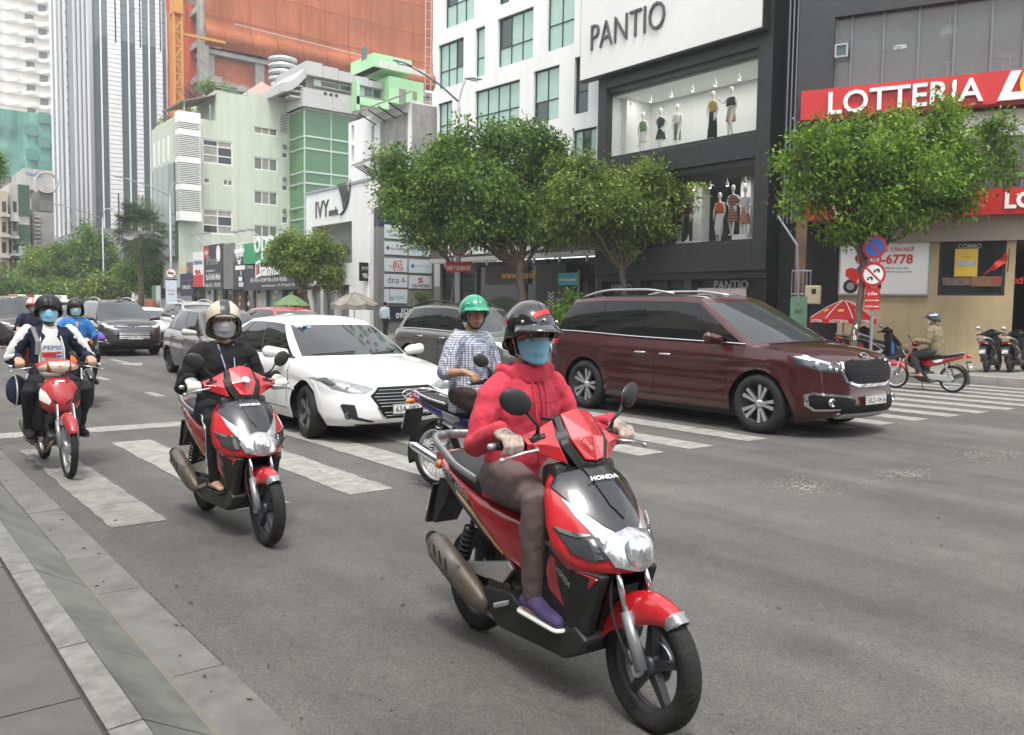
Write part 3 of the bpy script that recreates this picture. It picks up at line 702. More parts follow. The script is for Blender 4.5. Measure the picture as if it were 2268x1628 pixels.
MB().prism(P+[(p[0],p[1]-.8) for p in P[::-1]],-6,.3,FA.mat(0,0)).build('curved_roof',PGR,N)
for k in range(3): MB().fbox(FA,-1.2-.1*k,-.2,rz0-1.1-k*.5,rz0-.95-k*.5,-1,.1).build('louvre',PGR,N)
LIME = mat('lime_green_paint',(.36,.61,.34),.7,var=.05,vscale=.6)
FL = Facade((Xg-2.4*0,Yg-1.5),90)
for nm,tl,br,dep,m in (('stair_room',(828,116),(912,165),4,LIME),('roof_room',(862,168),(938,240),5,LIME),('lime_column',(790,176),(797,245),1,LIME),('lime_band',(790,212),(862,243),.5,LIME)):
 r = rect_px(FL,tl,br); MB().fbox(FL,r[0],r[1],r[2],r[3],-dep,0).build(nm,m,N)
r0 = rect_px(FL,(828,116),(912,165)); FLs = Facade((FL.pt(r0[0],0).x,Yg+3),180); MB().fbox(FLs,0,4.48,r0[2],r0[3],-1,0.02).build('stair_room_side',LIME,N)
MB().fbox(FLs,2.2,3.2,r0[2]+1,r0[2]+2.2,.02,.05).build('window',GLASSG,N)
for tl,br in (((884,196),(899,230)),((914,202),(923,222))):
 r = rect_px(FL,tl,br); MB().fbox(FL,*r,.002,.05).build('window',mat('dull_green_glass',(.18,.2,.14),.3),N)
r = rect_px(FL,(838,137),(934,172))
RAILW = mat('white_slat',(.75,.75,.72),.6)
for k in range(8): MB().fbox(FL,r[0],r[1],r[2]+(r[3]-r[2])*k/8,r[2]+(r[3]-r[2])*(k+.45)/8,.5,.58).build('railing_slat',RAILW,N)
for k in range(6): MB().fbox(FL,r[0]+(r[1]-r[0])*k/5-.05,r[0]+(r[1]-r[0])*k/5+.05,r[2],r[3],.42,.5).build('railing_post',RAILW,N)
# ---------------------------------------------------------------- mint green block
Ym = 75.3; Xm = Ym*.3045; FM = Facade((Xm,Ym),90); FM2 = Facade((Xm,Ym+6.6),180)
MINT = mat('mint_paint',(.51,.555,.46),.8,var=.05,vscale=.35,streak=.16)
B = wthing('mint_building','mint green painted block with curtained windows and a slatted white balcony stack','building')
mr_ = FM.uv(657,300)[0]; ms = FM.uv(478,300)[0]; mz_t = FM.uv(440,262)[1]; mz1 = FM.uv(478,200)[1]; mz2 = FM.uv(600,222)[1]; mj = FM.uv(551,222)[0]
CURT = mat('beige_curtain',(.30,.285,.25),.8,var=.25,vscale=2.2); GWIN = mat('grey_window_glass',(.13,.135,.12),.1); WFR = mat('white_upvc',(.68,.69,.66),.5)
pw = [((448,306),(516,368),'big'),((448,461),(516,521),'big'),((562,268),(615,303),'tri'),((562,346),(615,381),'tri'),((562,421),(615,456),'tri'),((562,497),(615,528),'tri'),
      ((450,392),(466,407),'one'),((493,396),(516,413),'two'),((623,336),(638,352),'one'),((623,408),(638,424),'one'),((623,478),(638,496),'one')]
mh = [(*rect_px(FM,a,c),k) for a,c,k in pw]
hi = [h for h in mh]
lowh = [h[:4] for h in hi]
b1 = box_shell(B,'wall',FM,0,mr_,3,mz_t,6.6,MINT,lowh,th=.15)
ext = box_shell(B,'upper_wall',FM,ms,mr_,mz_t+.002,mz2,6.5,MINT,[],th=.15)
MB().fbox(FM,mj,mr_,mz2,mz2+.45,-6,.003).build('parapet',MINT,B)
MB().fbox(FM,ms-.02,ms+.8,mz2-.1,mz1,-.4,.02).build('parapet',MINT,B)
for h in hi:
 k = h[4]
 if k == 'big': window(B,FM,h[:4],[1,1],[.7,.9,.5],WFR,lambda i,j: CURT if random.random() < .75 else GLASSD,th=.12,fw=.12)
 elif k == 'tri': window(B,FM,h[:4],[1,1,1],[1],WFR,lambda i,j: random.choice((GWIN,GWIN,mat('dull_shade',(.26,.25,.21),.6))),th=.12,fw=.1)
 else: window(B,FM,h[:4],[1]*(2 if k == 'two' else 1),[1],WFR,GWIN,th=.1,fw=.1)
for y in (340,412,482):                                           # small awning vents above
 a = FM.uv(626,y-12); MB().fbox(FM,a[0],a[0]+.3,a[1],a[1]+.3,.003,.2).build('vent',GREYW,B)
r = rect_px(FM,(621,253),(636,295)); lv = MB().fbox(FM,r[0],r[1],r[2],r[3],.002,.04).build('louvre_panel',CHAR,B)
for k in range(11): MB().fbox(FM,r[0],r[1],r[2]+(r[3]-r[2])*k/11,r[2]+(r[3]-r[2])*(k+.4)/11,.04,.1).build('louvre',WFR,lv)
sl0,sl1 = FM.uv(436,370)[0],0; z0,z1 = FM.uv(420,484)[1],mz_t+.2
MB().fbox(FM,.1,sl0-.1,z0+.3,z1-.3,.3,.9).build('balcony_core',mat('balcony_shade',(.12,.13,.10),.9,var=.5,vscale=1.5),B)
n = 58
for k in range(n):
 z = z0+(z1-z0)*k/n; th_ = (z1-z0)/n*(1.0 if k % 15 in (0,1,2) or k > n-7 else .5)
 MB().fbox(FM,-.1,sl0,z,z+th_-.012,.95,1.1).fbox(FM,-.22,-.1,z,z+th_-.012,0,1.1).build('balcony_slat',RAILW,B)
MB().fbox(FM,-.22,sl0,z0-.3,z0-.01,-.1,1.12).build('balcony_slab',WFR,B)
gm = mat('grey_green_glass',(.16,.20,.165),.12,spec=.6)
zs_ = FM2.uv(380,365)[1]
for k in range(4): MB().fbox(FM2,.1+1.62*k,.1+1.62*k+1.56,5.5,zs_,.02,.3).build('glass_panel',gm if k < 3 else GLASSG,B)
MB().fbox(FM2,0,6.5,zs_+.01,mz_t-.3,-.5,.28).build('street_wall',MINT,B)
for k in range(4): MB().fbox(FM2,.7+k*1.4,1.1+k*1.4,zs_+.2,mz_t-1.6,.28,.34).build('fin',WFR,B)
ROOFP = mat('terrace_plants',(.06,.12,.035),.8,var=.5,vscale=1.5)
c0 = FM.uv(410,232); c1 = FM.uv(478,212)
MB().add([FM.mat(0,0)@Vector(q) for q in ((.2,c0[1]+.1,.3),(ms,c1[1],.3),(ms,c1[1],-5),(.2,c0[1]+.1,-5),(.2,c0[1]+.22,.3),(ms,c1[1]+.12,.3),(ms,c1[1]+.12,-5),(.2,c0[1]+.22,-5))],[(0,1,2,3),(4,5,6,7),(0,1,5,4),(1,2,6,5),(2,3,7,6),(3,0,4,7)]).build('terrace_canopy',mat('brown_canopy',(.22,.19,.16),.8,var=.2),B)
for uu in (.5,ms-.6): MB().fbox(FM,uu,uu+.1,mz_t,c0[1]+.3,.1,.2).build('canopy_post',STEEL,B)
rr = rect_px(FM,(486,198),(551,222))
for k in range(4): MB().tube([FM.pt(ms+.3,mz2+.1+k*.28,-.2),FM.pt(mj,mz2+.1+k*.28,-.2)],.03,6).build('railing_bar',STEEL,B)
MB().add([FM.mat(0,0)@Vector(q) for q in ((mj+.2,mz2+.45,-.2),(mj+4.2,mz2+.45,-.2),(mj+4.2,mz2+.45,-5),(mj+.2,mz2+.45,-5),(mj+2.2,mz2+2.2,-2.5))],[(0,1,4),(1,2,4),(2,3,4),(3,0,4)]).build('hip_roof',mat('dusty_pink_roof',(.42,.26,.22),.8),B)
# ---------------------------------------------------------------- row of shops at its foot: signboards
FS = Facade((22.6,74.5),180)
R = wthing('shop_row','low dark row of phone shops with cluttered doorways under the signboards','building')
s0 = FS.uv(405,600)[0]; s1 = FS.uv(679,600)[0]
MB().fbox(FS,s0,s1,.1,3.4,-7,-.9).build('wall',mat('dark_shop_wall',(.06,.058,.055),.8,var=.3),R)
MB().fbox(FS,s0,s1,3.4,FS.uv(600,560)[1],-7,-.3).build('upper_wall',GREYW,R)
x = s0+.5; k = 0
SHOPM = [GLASSD,mat('shutter_white',(.5,.49,.46),.6,var=.3,vscale=3),mat('teal_display',(.16,.30,.30),.3,var=.4,vscale=2.5),GLASSD,mat('brick_brown',(.16,.07,.05),.8,var=.2)]
while x < s1-1:
 w = random.uniform(1.5,2.6); MB().fbox(FS,x,min(x+w,s1),.14,3.0,-.9,-.8).build('shop_front',SHOPM[k % 5],R)
 MB().fbox(FS,x-.15,x-.02,.14,3.4,-.9,-.6).build('pillar',GREYW,R)
 for q in range(5): MB().fbox(FS,x+.15+random.random()*(w-.9),x+.6+random.random()*.3,.6+q*.45,.9+q*.45,-.795,-.78).build('notice',random.choice((LETW,PLATE,NAVY,RED,YEL)),R)
 x += w+.2; k += 1
def board(name,label,tl,br,m,F=FS,o=.0,th=.2):
 t = wthing(name,label,'sign'); r = rect_px(F,tl,br); MB().fbox(F,*r,o,o+th).build('board',m,t); t['_'] = 0; del t['_']
 return t,r,o+th+.003
BKB = mat('black_board',(.028,.028,.03),.5,var=.15)
SGR = mat('sign_green',(.012,.28,.10),.45)
t,r,o = board('sign_board','green OPPO phone sign partly behind the small street tree',(545,541),(676,584),SGR)
text('lettering','oppo',LETW,t,FS.mat(FS.uv(570,570)[0],FS.uv(570,566)[1]-.35,o),w=4.6,ext=.04,bold=.01)
t,r,o = board('sign_board','wide dark namviet shop sign with a red and white cube emblem',(545,586),(678,641),BKB)
text('lettering','namviet',LETW,t,FS.mat(FS.uv(584,612)[0],FS.uv(584,612)[1],o),w=FS.uv(629,610)[0]-FS.uv(584,610)[0],h=.85,ext=.03,bold=.02)
q = FS.uv(572,612); m4 = FS.mat(q[0],q[1]-.15,o)
MB().add([m4@Vector(p) for p in ((0,0,0),(.9,.15,0),(.9,1.25,0),(0,1.1,0))],[(0,1,2,3)]).build('cube_emblem',LETW,t,fix=False)
MB().add([m4@Vector(p) for p in ((.15,.2,.004),(.45,.25,.004),(.45,1.0,.004),(.15,.95,.004))],[(0,1,2,3)]).build('emblem_stroke',LETR,t,fix=False)
MB().add([m4@Vector(p) for p in ((.5,.27,.004),(.75,.3,.004),(.75,1.05,.004),(.5,1.02,.004))],[(0,1,2,3)]).build('emblem_stroke',LETK,t,fix=False)
text('lettering','ĐIỆN THOẠI - CHƠI MÁY TÍNH - LAPTOP - PHỤ KIỆN',LETW,t,FS.mat(FS.uv(561,626)[0],FS.uv(561,628)[1],o),w=FS.uv(642,626)[0]-FS.uv(561,626)[0],h=.42,bold=.01)
text('lettering','www.namviet.com    CN: 192 Nguyễn Trãi',LETW,t,FS.mat(FS.uv(586,636)[0],FS.uv(586,637)[1],o),w=FS.uv(660,636)[0]-FS.uv(586,636)[0],h=.26)
text('lettering','ĐT: 0908 0222',LETW,t,FS.mat(FS.uv(548,598)[0],FS.uv(548,596)[1],o),w=1.6,h=.24)
t = wthing('sign_scaffold','bare steel lattice frame behind the dark grey sign gap','scaffold'); r = rect_px(FS,(522,541),(545,578))
for k in range(4): MB().tube([FS.pt(r[0]+(r[1]-r[0])*k/3,r[2],-.1),FS.pt(r[0]+(r[1]-r[0])*k/3,r[3],-.1)],.035,5).build('lattice_bar',LETW,t)
for k in range(4): MB().tube([FS.pt(r[0],r[2]+(r[3]-r[2])*k/3,-.06),FS.pt(r[1],r[2]+(r[3]-r[2])*k/3,-.06)],.035,5).build('lattice_bar',LETW,t)
t,r,o = board('sign_board','dark grey blank panel between the black apple sign and the lattice frame',(500,541),(522,640),GREYW)
t,r,o = board('sign_board','lower dark panel pasted with leaflets left of the namviet sign',(523,580),(544,641),BKB)
for k in range(7): MB().fbox(FS,r[0]+.15+random.random()*1.6,r[0]+.5+random.random()*1.4+.3,r[2]+.2+k*.4,r[2]+.5+k*.4,o-.002,o+.01).build('leaflet',random.choice((LETW,PLATE,LETW)),t)
t,r,o = board('sign_board','black phone repair sign with white apple emblem and red badge',(457,545),(499,640),BKB)
q = FS.mat(FS.uv(489,560)[0],FS.uv(489,562)[1],o); b = MB()
b.add([q@Vector((.5*math.cos(a)*(1-.12*math.cos(2*a)),.62*math.sin(a),0)) for a in [i*2*PI/20 for i in range(20)]],[tuple(range(20))]); b.add([q@Vector(p) for p in ((0,.7,0),(.12,.7,0),(.25,1.1,0),(.1,1.05,0))],[(0,1,2,3)]); b.build('apple_emblem',LETW,t,fix=False)
q = FS.mat(FS.uv(463,560)[0],FS.uv(463,560)[1],o); MB().add([q@Vector((.55*math.cos(i*.4),.55*math.sin(i*.4),0)) for i in range(16)],[tuple(range(16))]).build('red_badge',LETR,t,fix=False)
text('lettering','HN',LETW,t,FS.mat(FS.uv(463,560)[0]-.35,FS.uv(463,560)[1]-.2,o+.004),w=.7,bold=.02)
text('lettering','iPhone',ALU,t,FS.mat(FS.uv(463,585)[0],FS.uv(463,588)[1],o),w=2.6)
text('lettering','nova-phukien.vn',LETW,t,FS.mat(FS.uv(462,605)[0],FS.uv(462,605)[1],o),w=2.0)
text('lettering','Mua-Phú-Mách-Mobile',LETW,t,FS.mat(FS.uv(462,620)[0],FS.uv(462,621)[1],o),w=r[1]-r[0]-.9,h=.5,bold=.015)
text('lettering','Facebook 57-23    1.0923.001.00',LETW,t,FS.mat(FS.uv(461,636)[0],FS.uv(461,636)[1],o),w=r[1]-r[0]-.8,h=.3)
t,r,o = board('sign_board','white upright thienhoa Group sign with a red foot',(434,560),(457,635),WBOARD,o=.05)
MB().fbox(FS,r[0],r[1],r[2],r[2]+.95,o-.002,o+.006).build('red_foot',LETR,t)
text('lettering','thienhoa',mat('logo_indigo',(.07,.05,.28),.5),t,FS.mat(r[0]+.15,r[3]-1.0,o),w=r[1]-r[0]-.3,bold=.03)
text('lettering','78',LETR,t,FS.mat(r[0]+.5,r[3]-2.7,o),w=r[1]-r[0]-1.0,h=1.3,bold=.04)
text('lettering','Group',LETK,t,FS.mat(r[0]+.4,r[3]-3.7,o),w=r[1]-r[0]-.8,bold=.03)
t,r,o = board('led_screen','dark purple advertising screen left of the white Group sign',(404,607),(433,655),NAVY)
MB().fbox(FS,r[0]+.15,r[1]-.15,r[2]+1.2,r[3]-.5,o-.002,o+.01).build('screen',mat('screen_print',(.16,.05,.18),.3,col2=(.03,.04,.14),vscale=1.3),t)
text('lettering','SAMSUNG',LETW,t,FS.mat(r[0]+.6,r[2]+.55,o),w=r[1]-r[0]-1.2,bold=.01)
text('lettering','mercantis',mat('amber_lettering',(.75,.36,.03),.5),t,FS.mat(r[0]+.2,r[3]+.2,o),w=2.2,bold=.01)
for k,(x,y) in enumerate(((440,532),(457,529),(473,527),(535,527),(553,525),(572,523))):
 q = FS.uv(x+20,y+14); p = FS.pt(q[0],q[1],0); e = FS.pt(q[0]-.7,q[1]+.85,.9)
 t = wthing('sign_floodlight',['leftmost','second','third','fourth','fifth','rightmost'][k]+' of the six floodlight arms above the phone shop signs','floodlight','floodlight arms above the signs')
 MB().tube([p,e],.025,6).build('arm',STEEL,t); MB().box((-.25,-.12,-.08),(.25,.12,.05),Matrix.Translation(e)).build('lamp_head',ALU,t)
FH = Facade((21.9,92),180)
t = wthing('hoarding','pale steel site hoarding under the left street trees','hoarding')
for k,(a,c,m) in enumerate(((293,323,WBOARD),(338,347,mat('hoarding_green',(.12,.3,.18),.6)),(347,357,WBOARD))):
 r = rect_px(FH,(a,633),(c,700)); MB().fbox(FH,r[0],r[1],.1,r[3],0,.08).build('sheet',m,t)
t = wthing('brick_stack','stack of orange bricks beside the hoarding','bricks'); r = rect_px(FH,(320,664),(358,700)); ORB = mat('orange_brick',(.5,.17,.06),.8,var=.2,vscale=5)
for j in range(8):
 for i in range(9): MB().fbox(FH,r[0]+(r[1]-r[0])*(i+.02)/9,r[0]+(r[1]-r[0])*(i+.96)/9,.14+(r[3]-.14)*j/8,.14+(r[3]-.14)*(j+.92)/8,.5,.7+random.uniform(0,.06)).build('brick',ORB,t)
# ---------------------------------------------------------------- building under construction behind orange netting
Yo = 100.; Xo = Yo*.3345; FO = Facade((Xo,Yo),90); FO2 = Facade((Xo,Yo+9),180)
def net(name,col,scale):
 m = mat(name,col,.75,var=.22,vscale=scale,streak=.3); return m
ONET = net('orange_net',(.40,.118,.05),.16)
C = wthing('construction_block','concrete building under construction wrapped in orange safety net','building')
orx = FO.uv(955,60)[0]; oz = FO.uv(460,105)[1]; ztop = FO.uv(600,-120)[1]
rowsn = []
NU,NV = 60,26
for j in range(NV+1):
 z = oz+(ztop-oz)*j/NV; row = []
 for i in range(NU+1):
  u = orx*i/NU; o = .5+.35*noise.noise((u*.25,z*.18,1))+.12*math.sin(u*2.1)*math.exp(-j*.1)+(1.5*max(0,1-j/4)**.5 if j < 5 else 0)*0+ .8*math.sin(min(1,j/5)*PI)
  row.append(FO.pt(u,z+.25*noise.noise((u*.3,j,5)),o))
 rowsn.append(row)
MB().grid(rowsn).build('orange_net',ONET,C,smooth=True)
MB().fbox(FO,.5,orx-.5,3,ztop,-9,-.8).build('core_wall',mat('raw_brick_wall',(.36,.13,.08),.9,col2=(.30,.22,.17),vscale=.9),C)
for j in range(5):
 z = oz-.7-j*3.6; MB().fbox(FO,0,orx,z,z+.5,-8,.3).build('floor_slab',CONC,C)
for k in range(6):
 u = .2+k*(orx-1)/5; MB().fbox(FO,u,u+1.1,3,oz-.2,-.79,.0).build('column',CONC,C)
for j in range(12):                                           # brick courses visible under the net
 MB().fbox(FO,1.3,orx-1,oz-4.1+j*.28,oz-4.1+j*.28+.2,-.79,-.7).build('brick_course',mat('red_brick_course',(.48,.17,.10),.9,var=.25,vscale=2),C)
MB().fbox(FO,10.5,14.5,oz-5.2,oz-3.6,-.2,.2).build('dark_opening',LETK,C)
P = [FO.pt(3+u,FO.uv(480+u*10,55+u*2.6)[1],1.6) for u in range(0,25,3)]
MB().tube(P,.05,5).build('cable',mat('grey_cable',(.5,.48,.45),.7),C)
for k in range(9):                                             # net seams
 u = 2+k*3.2; MB().tube([FO.pt(u,z,.98+.8*math.sin(min(1,(z-oz)/(ztop-oz)*5.2)*PI)) for z in [oz+(ztop-oz)*q/24 for q in range(25)]],.05,4).build('net_seam',mat('dark_net_seam',(.3,.08,.03),.8),C)
for k in range(7):                                             # floors that show through the net as dim lines
 z = oz+3.4+k*3.7; MB().tube([FO.pt(u,z+.06*math.sin(u*.7),.97+.8*math.sin(min(1,(z-oz)/(ztop-oz)*5.2)*PI)) for u in [orx*q/40 for q in range(41)]],.06,4).build('net_seam',mat('dim_net_fold',(.34,.095,.04),.8),C)
for j in range(-4,4):
 z = oz+.0+j*3.9
 MB().fbox(FO2,0.3,9.4,z,z+.7,-2,.5).build('floor_slab',CONC,C)
 MB().fbox(FO2,1,8,z+.8,z+2.6,-2,-1.6).build('site_screen',mat('green_site_screen',(.06,.3,.14),.7,var=.2),C)
MB().fbox(FO2,8.6,9.5,3,ztop,-.5,.55).build('column',CONC,C)
FO3 = Facade((Xo-5.2,Yo+3),90); f0 = FO3.uv(371,200)[0]; f1 = FO3.uv(432,200)[0]
rowsn = []
for j in range(17):
 z = 3+(ztop-8-3)*j/16; rowsn.append([FO3.pt(f0+(f1-f0)*u/12+.2*noise.noise((u,j*.6,3)),z,.5*noise.noise((u*.7,j*.5,2))) for u in range(13)])
MB().grid(rowsn).build('orange_net',mat('red_orange_net',(.46,.09,.04),.75,var=.25,vscale=.2),C,smooth=True)
SCAF = mat('scaffold_tube',(.55,.4,.33),.7)
for k in range(22):
 z = oz+k*1.2-3; MB().tube([FO.pt(orx-2.0,z,1.7),FO.pt(orx-.2,z,1.7)],.05,4).build('scaffold_tube',SCAF,C)
for uu in (orx-2.0,orx-1.1,orx-.2): MB().tube([FO.pt(uu,10,1.7),FO.pt(uu,ztop,1.7)],.06,4).build('scaffold_tube',SCAF,C)
HY = mat('hoist_yellow',(.50,.23,.045),.6,var=.1)
t = wthing('hoist_mast','yellow lattice hoist mast standing in front of the orange net','hoist')
FY = Facade((Xo-6.0,Yo-2),90); r = rect_px(FY,(384,20),(405,260)); w = r[1]-r[0]
for uu,oo in ((r[0],0),(r[1],0),(r[0],-1),(r[1],-1)): MB().fbox(FY,uu-.12,uu+.12,3,r[3],oo-.12,oo+.12).build('leg',HY,t)
z = 12.; k = 0
while z < r[3]-1:
 MB().fbox(FY,r[0],r[1],z,z+.15,-.08,.08).build('rung',HY,t)
 MB().tube([FY.pt(r[0] if k % 2 else r[1],z+.1,0),FY.pt(r[1] if k % 2 else r[0],z+1.5,0)],.09,5).build('brace',HY,t); z += 1.5; k += 1
for zz in (r[3]-2.5,r[3]-10.5,r[3]-18): MB().fbox(FY,r[1],r[1]+5,zz,zz+.3,-.6,-.3).build('tie_arm',HY,t)
MB().fbox(FY,r[0]-.1,r[1]+.1,r[3]-.4,r[3]+1.5,-1,.3).build('hoist_cage',HY,t)
t = wthing('ventilation_duct','fat ribbed silver ventilation duct between the brick wall and the grey roof','duct')
FU = Facade((Xg-3,Yg+6),90); r = rect_px(FU,(620,145),(652,215)); cx = (r[0]+r[1])/2
DM = mat('duct_metal',(.5,.51,.52),.35,.8)
MB().lathe([(1.15,r[2]-3),(1.15,r[2]+1.3)],Matrix.Translation(FU.pt(cx,0,-1)),20).build('pipe',DM,t,smooth=True)
for k in range(4): MB().lathe([(1.0,0),(1.35,.1),(1.35,.45),(1.0,.55)],Matrix.Translation(FU.pt(cx,r[2]+1.35+k*.62,-1)),20).build('rib',DM,t,smooth=True)
MB().lathe([(0,0),(1.1,.0)],Matrix.Translation(FU.pt(cx,r[2]+3.85,-1)),20).build('cap',DM,t)
# ---------------------------------------------------------------- striped glass tower
Yt = 130.; Xt = Yt*.2165; FT = Facade((Xt,Yt),90); FT2 = Facade((Xt,Yt+32),180)
T = wthing('glass_tower','tall tower of white panels and dark vertical glass strips','building')
tz0 = FT.uv(230,505)[1]; tz1 = FT.uv(230,-120)[1]; tr = FT.uv(371,300)[0]; tl_ = FT2.uv(118,300)[0]
TW = mat('white_tower_panel',(.76,.77,.78),.45,var=.05,vscale=.2); TG = mat('blue_tower_glass',(.09,.125,.14),.06,spec=.9)
TGR = mat('grey_podium',(.25,.25,.26),.7,var=.1,vscale=.3)
MB().fbox(FT,0.1,tr,0,tz1,-20,-.3).build('core',TGR,T)
uc = lambda x: FT.uv(x,300)[0]
cols = [(212,242,'g'),(242,271,'w'),(273,303,'g'),(303,318,'w'),(318,348,'g'),(348,362,'w'),(362,371,'g')]
zz = [tz0+i*(tz1-tz0)/62 for i in range(63)]
for a,c,k in cols:
 ua,uc_ = uc(a),uc(c)
 if k == 'g':
  for j in range(0,62,2): MB().fbox(FT,ua+.04,uc_-.04,zz[j]-(6 if j == 0 else 0),zz[j+2]-.04,-.3,-.1).build('glass_panel',TG,T)
  if c-a > 15: MB().fbox(FT,(ua+uc_)/2-.09,(ua+uc_)/2+.09,tz0,tz1,-.1,.08).build('mullion',TW,T)
 else:
  for j in range(62): MB().fbox(FT,ua,uc_,zz[j],zz[j+1]-.07,-.3,.02+.02*random.random()).build('white_panel',TW,T)
  for (pa,pb) in ((tz0-1,FT.uv(230,425)[1]),(FT.uv(230,90)[1],tz1)): MB().fbox(FT,(ua+uc_)/2+.1,(ua+uc_)/2+.28,pa,pb,.05,.08).build('dark_slit',LETK,T)
MB().fbox(FT,-.3,tr+.3,0,tz0-.05,-20,.3).build('podium',TGR,T)
w = tl_ if tl_ > 0 else -tl_
U0 = FT2.uv(118,300)[0]; U1 = 32
um = lambda x: FT2.uv(x,300)[0]
MB().fbox(FT2,U0,um(152),tz0,tz1,-15,-.1).build('side_wall',TW,T); MB().fbox(FT2,um(170),U1-.6,tz0,tz1,-15,-.1).build('side_wall',TW,T)
MB().fbox(FT2,um(152),um(170),tz0-6,tz1,-15,-.8).build('recess_glass',TG,T)
for j in range(0,62): MB().fbox(FT2,um(153),um(169),zz[j],zz[j]+.4,-.8,-.3).build('recess_fin',mat('dark_teal_fin',(.05,.09,.09),.5),T)
for xx in (120,125,130,135,140,145,150,172,177,182,187,192,197,202,207): MB().fbox(FT2,um(xx)-.12,um(xx)+.12,tz0,tz1,-.1,.35).build('rib',ALU if int(xx) % 2 else TW,T)
for j in range(0,63,3):
 for a,c in ((U0,um(152)),(um(170),U1-.1)): MB().fbox(FT2,a,c,zz[j]-.04,zz[j]+.04,-.1,.06).build('joint_strip',ALU,T)
MB().fbox(FT2,U0,U1-.3,0,tz0,-15,.25).build('side_podium',TGR,T)
# ---------------------------------------------------------------- white apartment tower with wavy balconies, far left
Yw = 235.; FW = Facade((Yw*.10,Yw),90)
t = wthing('apartment_tower','far white apartment tower with wavy balcony edges','building')
w0,w1 = FW.uv(-60,100)[0],FW.uv(125,100)[0]; wz1 = FW.uv(60,-90)[1]
APW = mat('cream_white_paint',(.80,.785,.745),.8,var=.04,vscale=.1)
MB().fbox(FW,w0,w1,0,wz1,-20,0).build('wall',APW,t)
fl = 25.6/1863*(.622*Yw*.12+.783*Yw); z = 4; k = 0
while z < wz1:
 P = []
 for i in range(61):
  q = i/60; P.append((w0+(w1-w0)*q,1.4+1.1*math.sin(q*30+.6*(k % 2))+(.9 if q > .55 else 0)))
 poly = P+[(w1,-.5),(w0,-.5)]
 m4 = FW.mat(0,z); m5 = m4@Matrix.Rotation(-PI/2,4,'X')@Matrix.Diagonal((1,-1,1,1))
 MB().prism([(p[0],p[1]) for p in poly],0,.75 if k % 1 == 0 else .3,m4@Matrix(((1,0,0,0),(0,0,1,0),(0,1,0,0),(0,0,0,1)))).build('wavy_balcony',APW,t)
 for xx in ((66 if k % 2 else 95),):
  q = FW.uv(xx,100)[0]; MB().fbox(FW,q-.9,q+.9,z+1.2,z+2.7,.003,.08).build('window',mat('far_window',(.16,.17,.17),.2),t)
 z += fl; k += 1
Yn = 165.; FN = Facade((Yn*.118,Yn),90); t = wthing('netted_building','building shrouded in green scaffold net below the white tower','building')
n0,n1 = FN.uv(-40,300)[0],FN.uv(122,300)[0]; nz1 = FN.uv(60,248)[1]; nz0 = FN.uv(60,395)[1]
MB().fbox(FN,n0,n1,0,nz1-.5,-15,-.4).build('core',CONC,t)
rowsn = [[FN.pt(n0+(n1-n0)*i/30,nz0+(nz1-nz0)*j/16,.35*noise.noise((i*.3,j*.4,7))) for i in range(31)] for j in range(17)]
MB().grid(rowsn).build('green_net',mat('teal_green_net',(.15,.36,.29),.8,var=.4,vscale=.16,streak=.3),t,smooth=True)
for k in range(6):
 q = FN.uv(70 if k % 2 else 97,262+k*27); MB().fbox(FN,q[0]-.9,q[0]+.9,q[1]-.9,q[1]+.9,.3,.42).build('window',mat('dim_green_window',(.10,.25,.20),.6),t)
def small(label,P,ang,tl,br,m,feats,depth=10):
 F = Facade(P,ang); t = wthing('street_building',label,'building'); r = rect_px(F,tl,br); MB().fbox(F,r[0],r[1],0,r[3],-depth,0).build('wall',m,t)
 for nm,a,c,mm,o0,o1 in feats: q = rect_px(F,a,c); MB().fbox(F,*q,o0,o1).build(nm,mm,t)
 return t,F
OFFW = mat('stained_white_render',(.5,.49,.46),.85,var=.22,vscale=.5,streak=.35); BEIGE = mat('beige_stone',(.42,.36,.27),.8,var=.1)
t,F = small('white house with a blue sign strip on its top corner',(21.5,128),90,(52,372),(124,640),OFFW,[('window',(66,420+k*44),(76,440+k*44),GLASSG,-.1,.05) for k in range(4)])
text('lettering','Vanlạc',NB,t,F.mat(F.uv(55,392)[0],F.uv(55,392)[1],.01),w=2.2,bold=.03)
t,F = small('grey stained house with a slatted vent and ring sign on its roof',(24.2,116),90,(72,468),(122,640),mat('grey_stained_render',(.30,.29,.28),.9,var=.3,vscale=.5),[('slat',(75,478+k*9),(89,483+k*9),OFFW,.05,.3) for k in range(9)]+[('roof_wall',(88,420),(121,468),GREYW,-6,-.5)])
m4 = F.mat(F.uv(104,404)[0],F.uv(104,404)[1],-.3)@Matrix.Rotation(0,4,'Z')
MB().lathe([(1.1,-.2),(1.3,-.2),(1.3,.2),(1.1,.2),(1.1,-.2)],m4,24).build('ring_sign',OFFW,t,smooth=True)
small('narrow beige townhouse with stone balconies at the photo edge',(19.6,112),90,(-30,420),(22,640),BEIGE,[('window',(4,446+k*45),(14,470+k*45),GLASSD,-.1,.04) for k in range(4)]+[('balcony',(1,474+k*45),(20,482+k*45),OFFW,0,1) for k in range(4)])
small('green glass fronted townhouse beside the beige one',(21.2,113),90,(22,405),(70,640),OFFW,[('glass_panel',(39,409),(66,478),GLASSG,0,.3),('glass_panel',(40,497),(66,536),GLASSG,0,.3)]+[('window',(28,446+k*42),(37,470+k*42),GLASSD,-.1,.04) for k in range(4)]+[('balcony',(20,485+k*38),(40,492+k*38),OFFW,0,1) for k in range(3)]+[('sign_panel',(36,540),(62,578),LETK,.1,.4),('portrait_panel',(40,545),(57,572),PLATE,.4,.44)])
